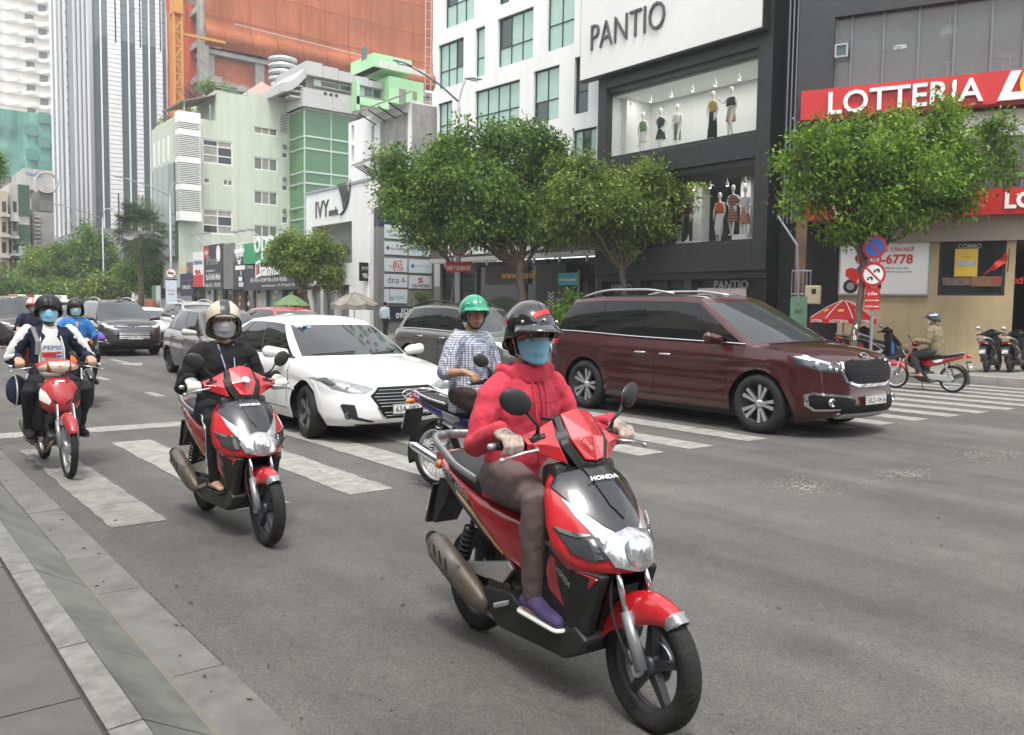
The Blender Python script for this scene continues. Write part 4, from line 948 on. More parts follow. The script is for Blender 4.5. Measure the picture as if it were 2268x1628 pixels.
for lab,P,tl,br,m in (('pale grey block behind the left street trees',(19,200),(-60,560),(60,690),OFFW),('low grey roofed block behind the palm',(27,118),(215,520),(300,690),mat('pale_concrete',(.45,.45,.45),.8,var=.1))):
 small(lab,P,90,tl,br,m,[('window',(tl[0]+20+k*18,600),(tl[0]+30+k*18,620),GLASSD,-.05,.05) for k in range(3)],8)
# ---------------------------------------------------------------- fast food restaurant on the corner, right
FR = Facade((23.7,15.4),180-24)
Q = wthing('restaurant_building','corner restaurant with black upper walls, red sign bands and a beige ground floor','building')
q0 = FR.uv(1762,300)[0]; q1 = 13.5
ub = FR.uv(1955,487)[1]; sgt = FR.uv(1955,192)[1]; sgb = FR.uv(1955,258)[1]
upw = [rect_px(FR,(1848,20),(2500,150))]; upw = [(FR.uv(1848,100)[0],q1-.2,sgt+.0,FR.uv(1850,38)[1])]
midw = [(FR.uv(1800,300)[0]+.3,q1-.2,ub+.75,sgb-.05)]
RB = mat('black_wall_tile',(.035,.036,.038),.6,var=.12,vscale=.6)
gw = rect_px(FR,(2082,530),(2224,655)); pb = rect_px(FR,(1861,538),(2057,655))
box_shell(Q,'upper_wall',FR,q0,q1,ub,17,9,RB,upw+midw,th=.3)
BEI = mat('beige_render',(.43,.335,.20),.85,var=.11,vscale=.9,streak=.14)
box_shell(Q,'ground_wall',FR,FR.uv(1855,700)[0],q1,.12,ub-.7,9,BEI,[gw,(FR.uv(2248,600)[0],FR.uv(2330,600)[0],.14,4.2)],th=.25)
MB().fbox(FR,FR.uv(1855,700)[0],q1,ub-.7,ub-.003,-.5,.12).build('canopy_soffit',mat('dull_beige_band',(.30,.27,.23),.8),Q)
MB().fbox(FR,q0,FR.uv(1855,700)[0]-.003,.12,ub-.003,-9,-.6).build('dark_entry_wall',CHAR,Q)
BACKG = mat('restaurant_interior',(.46,.45,.42),.9,var=.15,vscale=.7)
for wn in upw+midw:
 b = MB(); m4 = FR.mat(0,0); a,c,p,q = wn; D_ = -4.5
 Vv = [m4@Vector(x) for x in ((a,p,-.3),(c,p,-.3),(c,q,-.3),(a,q,-.3),(a,p,D_),(c,p,D_),(c,q,D_),(a,q,D_))]
 b.add(Vv,[(4,5,6,7),(0,4,7,3),(1,2,6,5),(0,1,5,4),(3,7,6,2)]); b.build('interior',BACKG,Q,fix=False)
RG = mat('restaurant_glass',(.24,.25,.25),.03,alpha=.32,spec=1)
for wn,cu in ((upw[0],[FR.uv(x,120)[0] for x in (1850,1884,1955,2033,2112,2195,2268,2360)]),(midw[0],[FR.uv(x,330)[0] for x in (1806,1870,1950,2030,2108,2188,2268,2360)])):
 for i in range(len(cu)-1):
  MB().fbox(FR,cu[i]+.03,cu[i+1]-.03,wn[2],wn[3],-.24,-.22).build('pane',RG,Q)
  MB().fbox(FR,cu[i]-.03,cu[i]+.03,wn[2],wn[3],-.27,-.15).build('mullion',mat('grey_mullion',(.16,.165,.17),.5),Q)
 if wn is midw[0]: MB().fbox(FR,wn[0],wn[1],wn[3]-.75,wn[3]-.02,-.21,-.14).build('white_header',LETW,Q)
r = rect_px(FR,(1850,100),(1882,126)); window(Q,FR,(r[0],r[1]-.05,r[2],r[3]),[1],[1],STEEL,GLASSG,th=-.02,fw=.05,name='open_hopper')
text('lettering','LOTTERIA',LETW,Q,FR.mat(FR.uv(1978,107)[0],FR.uv(1978,106)[1],-.2),w=FR.uv(2007,107)[0]-FR.uv(1978,107)[0],h=.12,bold=.01)
def pend(x,y,k):
 u,z = FR.uv(x,y); p = FR.pt(u,z,-1.2); t = wthing('pendant_lamp',('upper' if k == 0 else 'lower')+' storey white dome pendant lamp inside the restaurant window','lamp','white pendant lamps')
 MB().lathe([(.03,.30),(.12,.26),(.24,.1),(.27,-.05),(.26,-.06)],Matrix.Translation(p),16).build('shade',LETW,t,smooth=True)
 MB().tube([p+Vector((0,0,.3)),p+Vector((0,0,1.6))],.012,5).build('cord',LETW,t)
pend(2102,48,0); pend(2152,296,1)
def wire_chair(x,y,k):
 u,z = FR.uv(x,y); p = FR.pt(u,sgt+.0,-.9); t = wthing('cafe_chair',['left','middle','right'][k]+' silver wire cafe chair behind the upper restaurant window','chair','silver cafe chairs upstairs'); S_ = ALU
 c = MB()
 for s in (-1,1): c.tube([p+Vector((s*.2,.2,0)),p+Vector((s*.2,.18,.45)),p+Vector((s*.22,.2,.72)),p+Vector((s*.1,.26,.8))],.015,6).tube([p+Vector((s*.2,-.2,0)),p+Vector((s*.2,-.18,.45))],.015,6)
 c.build('frame',S_,t); MB().box((-.21,-.2,.44),(.21,.2,.46),Matrix.Translation(p)).build('seat',S_,t)
for k,x in enumerate((2062,2132,2262)): wire_chair(x,150,k)
for k,x in enumerate((2098,2225)):
 u,z = FR.uv(x,150); p = FR.pt(u,sgt,-1.1); t = wthing('cafe_table',['left','right'][k]+' round steel cafe table upstairs in the restaurant','table','round cafe tables upstairs')
 MB().lathe([(0,.7),(.36,.7),(.36,.73),(0,.73)],Matrix.Translation(p),20).build('tabletop',ALU,t); MB().tube([p,p+Vector((0,0,.7))],.04,8).build('leg',ALU,t)
s0_ = FR.uv(1779,240)[0]
t = wthing('sign_band','upper red restaurant sign band with white letters and a yellow ball emblem','sign')
MB().fbox(FR,s0_,q1,sgb,sgt,.02,.45).build('band',RED,t)
zl = FR.uv(2000,243)[1]; a = FR.uv(1840,230)[0]; c = FR.uv(2178,200)[0]; hL = FR.uv(2100,176)[1]-FR.uv(2100,228)[1]
text('lettering','LOTTERIA',LETW,t,FR.mat(a,(sgt+sgb)/2-hL*.55,.455),w=c-a,h=hL*1.0,ext=.12,bold=.012)
a = FR.uv(2208,200)[0]; e = FR.mat(a,(sgt+sgb)/2-hL*.6,.455); hh = hL*1.15
MB().prism([(.0,.0),(.95,.0),(.95,.2),(.32,.2),(.55,hh),(.3,hh)],0,.14,e).build('emblem_letter',LETW,t)
MB().lathe([(0,.0),(.62,.0),(.62,.10),(0,.10)],e@Matrix.Translation((1.15,hh*.55,0)),28).build('emblem_ball',YEL,t)
text('lettering','LOTTERIA',LETW,t,FR.mat(a+2.1,(sgt+sgb)/2-hL*.55,.455),h=hL,ext=.12,bold=.035)
t = wthing('sign_band','lower red restaurant sign band above the beige ground floor','sign')
lz1 = FR.uv(2200,434)[1]
MB().fbox(FR,FR.uv(1790,470)[0],q1,ub+.0,ub+.72,.13,.5).build('band',RED,t)
text('lettering','LOTTERIA',LETW,t,FR.mat(FR.uv(2222,470)[0],ub+.14,.503),h=.46,ext=.05,bold=.035)
text('lettering','LOTTERIA',LETW,t,FR.mat(FR.uv(1850,470)[0],ub+.14,.503),h=.46,ext=.05,bold=.035)
t = wthing('billboard','white delivery billboard with a red motorcycle picture on the beige wall','billboard')
a,c,p,q = pb; MB().fbox(FR,a,c,p,q,.003,.08).build('frame',STEEL,t); MB().fbox(FR,a+.05,c-.05,p+.05,q-.05,.08,.086).build('face',mat('billboard_white',(.60,.60,.60),.5),t)
text('lettering','GIAO HÀNG TẬN NƠI',LETR,t,FR.mat(FR.uv(1899,560)[0],FR.uv(1960,560)[1],.09),w=FR.uv(2023,560)[0]-FR.uv(1899,560)[0],bold=.01)
text('lettering','1900-6778',LETR,t,FR.mat(FR.uv(1899,585)[0],FR.uv(1960,585)[1],.09),w=FR.uv(2022,585)[0]-FR.uv(1899,585)[0],bold=.025)
text('lettering','Miễn Phí Giao Hàng',LETK,t,FR.mat(FR.uv(1961,598)[0],FR.uv(1980,597)[1],.09),w=FR.uv(2012,598)[0]-FR.uv(1961,598)[0])
text('lettering','Miễn Phí Cước Gọi Đến',LETK,t,FR.mat(FR.uv(1961,606)[0],FR.uv(1980,605)[1],.09),w=FR.uv(2021,598)[0]-FR.uv(1961,598)[0])
m4 = FR.mat(FR.uv(1866,652)[0],p+.06,.09)@Matrix.Scale(.72,4)
def flat(poly,m,nm,o=0): MB().add([m4@Vector((x,y,o)) for x,y in poly],[tuple(range(len(poly)))]).build(nm,m,t,fix=False)
def disc(cx,cy,r_,m,nm,o=0): flat([(cx+r_*math.cos(i*PI/10),cy+r_*math.sin(i*PI/10)) for i in range(20)],m,nm,o)
disc(.32,.3,.3,LETK,'printed_wheel'); disc(.32,.3,.16,ALU,'printed_rim',.002); disc(1.25,.3,.28,LETK,'printed_wheel'); disc(1.25,.3,.14,ALU,'printed_rim',.002)
flat([(.1,.75),(.35,.55),(.7,.25),(1.1,.25),(1.2,.6),(1.55,.8),(1.1,.85),(.6,1.0),(.3,1.1),(.1,1.0)],RED,'printed_fairing',.003); flat([(.5,1.0),(.75,1.35),(1.15,1.35),(1.2,.85),(.7,.85)],mat('printed_navy',(.05,.07,.2),.5),'printed_rider',.004); disc(.62,1.48,.17,LETK,'printed_helmet',.005)
flat([(.55,.45),(1.0,.4),(1.05,.55),(.6,.6)],mat('printed_cream',(.6,.5,.3),.5),'printed_badge',.006)
t2 = wthing('menu_window','dark menu window with a yellow poster in the beige restaurant wall','window')
a,c,p,q = gw; window(t2,FR,gw,[1],[1],LETK,GLASSD,th=.1,fw=.08,name='frame')
r = rect_px(FR,(2116,551),(2164,612)); po = MB().fbox(FR,*r,-.06,-.045).build('poster',mat('poster_yellow',(.72,.48,.06),.5),t2)
MB().fbox(FR,r[0]+.05,r[1]-.05,r[2]+.3,r[3]-.35,-.044,-.04).build('poster_picture',mat('poster_print',(.6,.62,.55),.5,col2=(.12,.25,.45),vscale=7),po)
text('lettering','LOTTERIA',mat('dark_green_print',(.05,.15,.05),.5),po,FR.mat(r[0]+.2,r[3]-.25,-.04),w=r[1]-r[0]-.4,bold=.01)
r = rect_px(FR,(2088,615),(2150,632)); MB().fbox(FR,*r,-.06,-.05).build('menu_strip',mat('menu_print',(.3,.18,.12),.5,col2=(.06,.06,.06),vscale=6),t2)
r = rect_px(FR,(2152,612),(2218,634)); ms_ = MB().fbox(FR,*r,-.06,-.05).build('menu_strip',mat('price_print',(.16,.08,.10),.5,col2=(.3,.15,.05),vscale=8),t2)
text('lettering','39.000đ',LETR,ms_,FR.mat(r[0]+.5,r[3]-.22,-.045),w=.8,bold=.02)
text('lettering','COMBO',ALU,t2,FR.mat(FR.uv(2122,548)[0],FR.uv(2122,550)[1],-.05),w=.6,bold=.01)
t = wthing('flag','small red flag hanging on a short pole beside the menu window','flag')
u,z = FR.uv(2233,575); MB().tube([FR.pt(u,z-.35,.05),FR.pt(u,z+.3,.3)],.012,6).build('pole',CHAR,t)
rows_ = [[FR.pt(u-.03-.62*k/8*(.6+.4*j/5),z+.2-.3*j/5-.38*k/8+.03*math.sin(k*1.3),.25+.05*math.sin(k*1.1+j)) for k in range(9)] for j in range(6)]
MB().grid(rows_).build('cloth',mat('flag_red',(.55,.03,.02),.7),t,smooth=True)
FC = Facade((22.9,15.5),180-24)
t = wthing('meter_box','beige electricity meter box on a post beside the dark entry','meter box'); r = rect_px(FC,(1786,633),(1818,674)); MBX = mat('beige_enamel',(.50,.44,.32),.5,var=.08)
bevel(MB().fbox(FC,r[0],r[1],r[2],r[3],0,.28).build('box',MBX,t),.02); MB().fbox(FC,r[0]+.03,r[1]-.03,r[2]+.03,r[3]-.03,.282,.295).build('door',MBX,t)
MB().fbox(FC,r[0]+.2,r[0]+.33,r[3]-.25,r[3]-.1,.297,.305).build('meter_window',LETK,t); MB().fbox(FC,r[0]+.1,r[0]+.2,.14,r[2],.05,.15).build('post',CHAR,t)
t = wthing('utility_cabinet','green utility cabinet with scrawled graffiti under the railing','cabinet'); r = rect_px(FC,(1755,657),(1790,700)); MB().fbox(FC,r[0],r[1],.14,r[3],0,.3).build('body',mat('cabinet_green',(.13,.25,.16),.6,var=.15),t)
text('lettering','SzE',LETK,t,FC.mat(r[0]+.12,r[3]-.5,.303),w=r[1]-r[0]-.25,shear=.2)
t = wthing('window_grille','rusty white iron grille standing above the green cabinet','grille'); r = rect_px(FC,(1756,597),(1795,655))
for k in range(6): MB().tube([FC.pt(r[0]+(r[1]-r[0])*k/5,r[2],.1),FC.pt(r[0]+(r[1]-r[0])*k/5,r[3],.1)],.014,5).build('bar',STEEL,t)
for zz_ in (r[2]+.05,r[3]-.05): MB().tube([FC.pt(r[0],zz_,.1),FC.pt(r[1],zz_,.1)],.014,5).build('rail',STEEL,t)
t = wthing('timber_post','weathered brown service post rising above the iron grille','post'); r = rect_px(FC,(1764,480),(1790,600)); MB().fbox(FC,r[0],r[1]-.1,2.0,r[3],-.2,.0).build('post',mat('weathered_timber',(.16,.10,.06),.9,var=.3,vscale=3),t)
MB().tube([FC.pt(r[0]-.5,r[3],.3),FC.pt(r[0]+.1,r[3]-.9,.3),FC.pt(r[0]+.2,r[2]-1.0,.3)],.035,6).build('conduit',STEEL,t)
# ================================================================ TREES AND PLANTS
def at(x,y,depth): return CPOS+ray(x,y)*depth
def leaf_mat(name,dark,mid,light,amount=.5):
 m = bpy.data.materials.new(name); m.use_nodes = True; n = m.node_tree.nodes; l = m.node_tree.links.new
 b = n['Principled BSDF']; g = n.new('ShaderNodeNewGeometry'); t = n.new('ShaderNodeTexCoord')
 q = n.new('ShaderNodeTexNoise'); q.inputs['Scale'].default_value = .9; q.inputs['Detail'].default_value = 3; l(t.outputs['Object'],q.inputs['Vector'])
 a = n.new('ShaderNodeMath'); a.operation = 'MULTIPLY_ADD'; a.inputs[1].default_value = amount; l(g.outputs['Random Per Island'],a.inputs[0])
 mm = n.new('ShaderNodeMath'); mm.operation = 'MULTIPLY_ADD'; mm.inputs[1].default_value = 1.5; mm.inputs[2].default_value = -.5; l(q.outputs['Fac'],mm.inputs[0]); l(mm.outputs[0],a.inputs[2])
 r = n.new('ShaderNodeValToRGB'); e = r.color_ramp.elements; e[0].position = .05; e[0].color = (*dark,1); e[1].position = .95; e[1].color = (*light,1)
 k = e.new(.5); k.color = (*mid,1); l(a.outputs[0],r.inputs['Fac']); l(r.outputs[0],b.inputs['Base Color'])
 b.inputs['Roughness'].default_value = .42; b.inputs['Specular IOR Level'].default_value = .25
 tr = n.new('ShaderNodeBsdfTranslucent'); l(r.outputs[0],tr.inputs['Color']); ms = n.new('ShaderNodeMixShader'); ms.inputs[0].default_value = .38
 l(b.outputs[0],ms.inputs[1]); l(tr.outputs[0],ms.inputs[2]); l(ms.outputs[0],n['Material Output'].inputs['Surface'])
 return m
def fast_mesh(name,V,k,m,smooth=False):            # V: (n*k,3) vertices of n separate k-gons
 n = len(V)//k; me = bpy.data.meshes.new(name); me.vertices.add(n*k); me.vertices.foreach_set('co',V.astype(np.float32).ravel())
 me.loops.add(n*k); me.loops.foreach_set('vertex_index',np.arange(n*k,dtype=np.int32)); me.polygons.add(n)
 me.polygons.foreach_set('loop_start',np.arange(0,n*k,k,dtype=np.int32)); me.polygons.foreach_set('loop_total',np.full(n,k,dtype=np.int32))
 me.materials.append(m); me.update(calc_edges=True); return me
def leaves(clusters,n,size,aspect=.45,droop=.35,seed=1,shell=.55,gap=.30,gscale=1.1):
 """leaf quads gathered in twig tufts through the volume of several ellipsoids; gaps where the noise is low"""
 r = np.random.default_rng(seed); w = np.array([c[1][0]*c[1][1]+c[1][1]*c[1][2]+c[1][0]*c[1][2] for c in clusters]); w = w/w.sum()
 subs = []                                    # every limb carries its own uneven clumps of foliage
 for c in clusters:
  for _ in range(int(11+6*r.random())):
   d = r.normal(size=3); d /= np.linalg.norm(d); d[2] = d[2]*.85+.12; f = .30+.22*r.random()
   subs.append((np.array(c[0])+d*np.array(c[1])*(.60+.42*r.random()),np.array(c[1])*f*np.array([1.1,1.1,.75])))
  subs.append((np.array(c[0]),np.array(c[1])*.55))
 clusters = subs; w = np.array([c[1][0]*c[1][1]+c[1][1]*c[1][2]+c[1][0]*c[1][2] for c in clusters]); w = w/w.sum()
 tufts = []
 nt = n//9
 while len(tufts) < nt:
  c = clusters[r.choice(len(clusters),p=w)]; d = r.normal(size=3); d /= np.linalg.norm(d); rad = (shell+(1-shell)*r.random()) if r.random() < .8 else r.random()*shell
  p = np.array(c[0])+d*rad*np.array(c[1])
  nz = noise.noise((p[0]*gscale,p[1]*gscale,p[2]*gscale))
  if nz < gap-.5 and rad > .5: continue
  p = p+d*.35*max(0,noise.noise((p[0]*2.3+9,p[1]*2.3,p[2]*2.3)))
  tufts.append((p,d))
 T = np.array([t[0] for t in tufts]); Dn = np.array([t[1] for t in tufts])
 P = np.repeat(T,9,0)+r.normal(size=(nt*9,3))*size*1.1
 D = np.repeat(Dn,9,0)*.7+r.normal(size=(nt*9,3))*.75; D[:,2] -= droop; D /= np.linalg.norm(D,axis=1,keepdims=True)
 U = r.normal(size=P.shape)*.6+np.array([0,0,1.]); S = np.cross(D,U); S /= np.linalg.norm(S,axis=1,keepdims=True)+1e-9
 N = np.cross(S,D); L_ = size*(.6+.8*r.random((len(P),1))); Wd = L_*aspect
 V = np.stack([P,P+D*L_*.5+S*Wd*.5+N*L_*.08,P+D*L_-N*L_*.1,P+D*L_*.5-S*Wd*.5+N*L_*.08],1)
 return V.reshape(-1,3)
BARK = mat('grey_brown_bark',(.11,.085,.065),.95,var=.45,vscale=9,bump=.6,bscale=40)
def limb_to(b,p0,p1,r0,r1,seed,n=7,bend=.12):
 rr = random.Random(seed); p0 = Vector(p0); p1 = Vector(p1); L_ = (p1-p0).length; P = []; R = []
 for i in range(n):
  q = i/(n-1); P.append(p0.lerp(p1,q)+Vector((rr.uniform(-1,1),rr.uniform(-1,1),rr.uniform(-.6,.8)))*L_*bend*math.sin(q*PI)*.6); R.append(r0+(r1-r0)*q)
 b.tube(P,R,7); return P
def tree(label,base,fork,clusters,n,size,m,r0=.16,seed=1,gap=.30,group=None,name='street_tree',twigs=4):
 t = thing(name,label,'tree',base,0,group); B = Vector(base); b = MB(); rr = random.Random(seed)
 F_ = Vector(fork)-B
 limb_to(b,(0,0,-.05),F_,r0,r0*.72,seed,8,.05)
 for k,(c,rad) in enumerate(clusters):
  c_ = Vector(c)-B; P = limb_to(b,F_*(.86+.14*rr.random()),c_,r0*.45,.03,seed*31+k,8,.14)
  for q in range(twigs):
   e = c_+Vector((rr.uniform(-1,1)*rad[0],rr.uniform(-1,1)*rad[1],rr.uniform(-.3,.9)*rad[2]))*.85; limb_to(b,P[rr.choice((4,5,6))],e,.03,.008,seed*77+k*9+q,5,.1)
 b.build('trunk',BARK,t,smooth=True)
 V = leaves(clusters,n,size,seed=seed,gap=gap)-np.array(B)
 link('crown',fast_mesh('crown',V,4,m),t)
 return t
LM1 = leaf_mat('tree_leaves',(.035,.08,.015),(.115,.215,.036),(.26,.39,.07))
LM2 = leaf_mat('yellowing_tree_leaves',(.045,.085,.016),(.15,.23,.04),(.33,.39,.08),.6)
LM3 = leaf_mat('fresh_tree_leaves',(.035,.08,.013),(.125,.235,.03),(.28,.43,.05),.6)
def cl(items,depth):                     # (photo x, y, half width px, half height px, depth shift m)
 out_ = []
 for x,y,w,h,dd in items:
  z = depth+dd; s = z/FOC; out_.append((tuple(at(x,y,z)),(w*s,(w+h)*.5*s,h*s)))
 return out_
def base_at(x,y,depth,z):
 p = at(x,y,depth); return (p.x,p.y,z)
d = 34.5
tree('broad dense green street tree, the biggest, in front of the white office block',base_at(1165,700,d,.13),at(1150,575,d),cl([
 (1060,330,90,62,0),(1150,335,85,60,.6),(970,385,95,62,-.3),(1060,420,110,75,-1),(1170,420,95,75,.6),(1215,360,48,55,0),(900,425,65,48,0),(960,480,75,50,-.4),(1060,500,100,52,-.8),(1170,500,80,48,0),(1245,420,40,60,.8),(880,370,42,48,0),(1018,520,36,28,0),(1110,520,56,32,.3),(1200,515,48,30,.3)],d),42000,.19,LM1,.2,3,.38)
tree('thin trunked yellowish street tree by the directory wall',base_at(995,700,d+5,.13),at(1008,590,d+5),cl([(930,470,60,40,0),(885,440,45,40,0),(980,505,48,32,0),(945,530,38,26,0)],d+5),9000,.18,LM2,.1,4,.25)
d = 33
tree('yellow green street tree in front of the black shop',base_at(1385,700,d,.13),at(1378,575,d),cl([
 (1430,420,70,55,0),(1490,430,45,55,0),(1370,470,90,60,-.5),(1280,460,80,60,-.5),(1440,490,75,48,0),(1300,512,66,34,0),(1240,500,42,42,0),(1490,380,38,38,0),(1390,530,42,26,0),(1330,405,55,40,.6),(1275,385,48,38,.8)],d),25000,.18,LM2,.15,5,.36)
d = 22.3
tr_ = tree('leafy young street tree with 410 painted on its trunk, before the restaurant',base_at(1886,795,d,.13),at(1912,560,d),cl([
 (1850,302,76,56,0),(1820,370,85,70,0),(1790,440,55,50,0),(1930,338,92,74,-.5),(2020,308,78,60,0),(2085,250,34,40,0),(1885,500,55,34,0),(1955,488,60,32,0),(2030,390,100,75,-.4),(2130,380,75,60,0),(2200,370,45,42,.2),(2210,310,34,52,0),(1910,430,100,70,0),(2000,460,85,45,0),(1850,490,60,40,0),(2110,440,60,40,0),(1795,318,34,36,0),(2075,320,50,50,0),(1985,275,28,28,0)],d),33000,.135,LM3,.105,6,.39)
p = Vector(base_at(1886,795,d,.13)); q = Vector(at(1912,560,d)); ax = (q-p)
for k,ch in enumerate('410'):
 zc = gnd(1886,700).z; c = p+ax*((1.02-.15*k)/ax.z); nrm = (CPOS-c); nrm.z = 0; nrm.normalize(); sx = Vector((0,0,1)).cross(nrm); m4 = Matrix.Identity(4)
 for i in range(3): m4[i][0] = sx[i]; m4[i][1] = (0,0,1)[i]; m4[i][2] = nrm[i]; m4[i][3] = (c+nrm*.115-sx*.03)[i]
 o = text('painted_number',ch,LETW,tr_,m4,h=.13,bold=.03); o.matrix_parent_inverse = Matrix.Translation(-Vector(tr_.location))
d = 49
tree('small round street tree in front of the namviet shop sign',base_at(702,712,d,.13),at(672,640,d),cl([(640,570,42,38,0),(690,545,45,38,0),(720,560,36,34,0),(620,560,32,34,0),(675,590,48,28,0),(725,620,36,26,0),(645,530,24,22,0)],d),13000,.19,LM2,.14,8,.25)
for k,(lab,bx,d,fx,fy,items,n,m) in enumerate([
 ('street tree left of the lamp post with the round sign',340,78,338,655,[(330,590,50,32,0),(300,610,38,28,0),(365,600,35,30,0),(345,625,45,24,0)],6500,LM1),
 ('tall dark street tree left of the palm',195,92,195,640,[(190,565,50,38,0),(215,595,46,30,0),(160,590,45,32,0),(195,525,26,24,0),(228,575,30,28,0)],9000,LM1),
 ('yellow green street tree, second from the photo edge',110,96,110,640,[(110,590,52,30,0),(80,580,40,28,0),(135,575,36,28,0),(115,615,60,22,0)],7500,LM2),
 ('low leafy tree behind the dark compact suv',245,84,250,660,[(250,640,42,24,0),(285,632,30,24,0),(215,650,40,20,0)],5000,LM2),
 ('low bushy tree at the far left behind the traffic',25,88,30,660,[(20,640,50,22,0),(75,645,50,18,0),(-20,620,40,30,0),(120,650,45,18,0)],6000,LM1),
 ('yellow tipped tree just inside the left photo edge',-30,40,-25,420,[(-6,375,14,20,0),(-40,390,30,34,0),(-5,350,10,8,0)],1500,LM3)]):
 tree(lab,base_at(bx,690,d,.1),at(fx,fy,d),cl([(x_,y_,w_*1.08,h_*1.1,q_) for x_,y_,w_,h_,q_ in items],d),int(n*1.9),.34 if d > 50 else .12,m,.13,20+k,.25,'street trees at the far left' if k < 5 else None,twigs=2)
V = leaves([(tuple(at(x,655,190)),(9,6,4.5)) for x in range(-80,300,45)],6000,.5,seed=50)
o = link('distant_trees',fast_mesh('distant_trees',V,4,LM1)); tag(o,'far line of trees closing the end of the street',None,kind='stuff')
PALM = leaf_mat('palm_leaves',(.02,.04,.015),(.05,.085,.035),(.12,.16,.07),.6)
d = 72; pb_ = base_at(312,690,d,.1); pc = at(313,520,d)
t = thing('palm_tree','fan palm with a shaggy crown in front of the striped tower','palm',pb_)
b = MB(); b.tube([(0,0,0),(.1,.1,3),Vector(pc)-Vector(pb_)],[.28,.22,.2],9); b.build('trunk',BARK,t,smooth=True)
rr = np.random.default_rng(5); VV = []
for k in range(95):
 el = rr.uniform(-1.1,1.35); az_ = rr.uniform(0,2*PI); st = np.array([math.cos(el)*math.cos(az_),math.cos(el)*math.sin(az_),math.sin(el)]); c = np.array(pc)+np.array([0,0,rr.uniform(-.6,.9)])+st*rr.uniform(1.0,1.8)
 side = np.cross(st,[0,0,1.]); side /= np.linalg.norm(side)+1e-9; up = np.cross(side,st)
 for j in range(15):
  a = (j-7)*.19; dr_ = st*math.cos(a)+side*math.sin(a); L_ = rr.uniform(1.1,1.5); w_ = np.cross(dr_,up)*.05
  e = c+dr_*L_+np.array([0,0,-.35*L_*(abs(a)*.5+.5)]); mid = c+dr_*L_*.6
  VV += [c-w_*.3,mid-w_,e,mid+w_]
link('crown',fast_mesh('crown',np.array(VV)-np.array(pb_),4,PALM),t)
def shrub(label,x,y,w,h,depth,n,m,size=.13,name='shrub',cat='shrub',group=None,seed=1,foot=None):
 z = depth; c = Vector(at(x,y,z)); s = z/FOC; base = (c.x,c.y,c.z-h*s*.95 if foot is None else foot); t = thing(name,label,cat,base,0,group)
 V = leaves([(tuple(c),(w*s,w*s,h*s))],n,size,seed=seed,shell=.3,gap=.2)-np.array(base); link('foliage',fast_mesh('foliage',V,4,m),t)
 b = MB(); rr = random.Random(seed)
 for k in range(6): b.tube([(0,0,0),(rr.uniform(-.5,.5)*w*s,rr.uniform(-.5,.5)*w*s,c.z-base[2]+rr.uniform(0,.4)*h*s)],[.03,.01],5)
 b.build('stem',BARK,t)
shrub('dark green terrace bush beside the pink flowers on the mint roof',482,206,40,18,82,2600,LM1,.22,seed=61)
shrub('pink flowering bougainvillea on the mint roof terrace',432,210,20,14,84,900,leaf_mat('bougainvillea',(.12,.10,.07),(.3,.13,.16),(.55,.12,.3)),.2,'flowering_shrub',seed=62)
shrub('trailing bush on the terrace edge above the slatted balconies',440,252,34,14,79,1500,LM2,.2,seed=63)
shrub('plant hanging from the white wall of the mint roof',470,262,18,18,77.5,900,LM1,.18,seed=64)
shrub('small bush on the far left corner of the mint roof',372,272,18,18,84,900,LM2,.2,seed=65)
shrub('clipped hedge bush at the foot of the black shop',1268,690,22,40,29.5,1500,LM1,.1,seed=66,foot=.13)
shrub('spiky grass clump in front of the dark office panel',1225,705,22,22,29.0,900,LM3,.16,seed=67,foot=.13)
shrub('bright green bush behind the grey suv roof',935,662,14,14,37,500,LM3,.12,seed=68,foot=.13)
shrub('low dark bush between the parked cars and the office entrance',1200,705,40,18,30,1200,LM1,.1,seed=69,foot=.13)
# ================================================================ CARS
TYRE = mat('tyre_rubber',(.022,.022,.022),.85,var=.35,vscale=6,bump=.3,bscale=60)
BLKP = mat('black_plastic',(.022,.022,.023),.5,var=.1)
CHROME = mat('chrome',(.75,.76,.77),.12,1)
SILV = mat('silver_alloy',(.62,.63,.64),.3,.85)
DARKALLOY = mat('dark_alloy',(.07,.072,.078),.4,.6)
CGLASS = mat('car_window_glass',(.008,.009,.009),.03,spec=.5)
WSG = mat('windscreen_glass',(.035,.04,.042),.025,spec=1.0)
LENS = mat('headlamp_lens',(.62,.64,.66),.08,.55,coat=1)
LENSG = mat('headlamp_grey',(.30,.31,.32),.1,.4,var=.35,vscale=22,coat=1)
LENSD = mat('headlamp_dark',(.06,.065,.07),.08,.3,coat=1)
REDL = mat('red_lamp_lens',(.45,.01,.012),.1,coat=1)
ORL = mat('amber_lamp_lens',(.75,.22,.03),.15,coat=1)
PLATEW = mat('plate_white',(.74,.74,.70),.5)
SEAM = mat('panel_gap',(.012,.012,.012),.8)
SB_ = mat('sticker_blue',(.12,.35,.6),.5)
def paint(name,col,flake=.0,rough=.28): return mat(name,col,rough,flake,var=.05,vscale=1.5,coat=1)
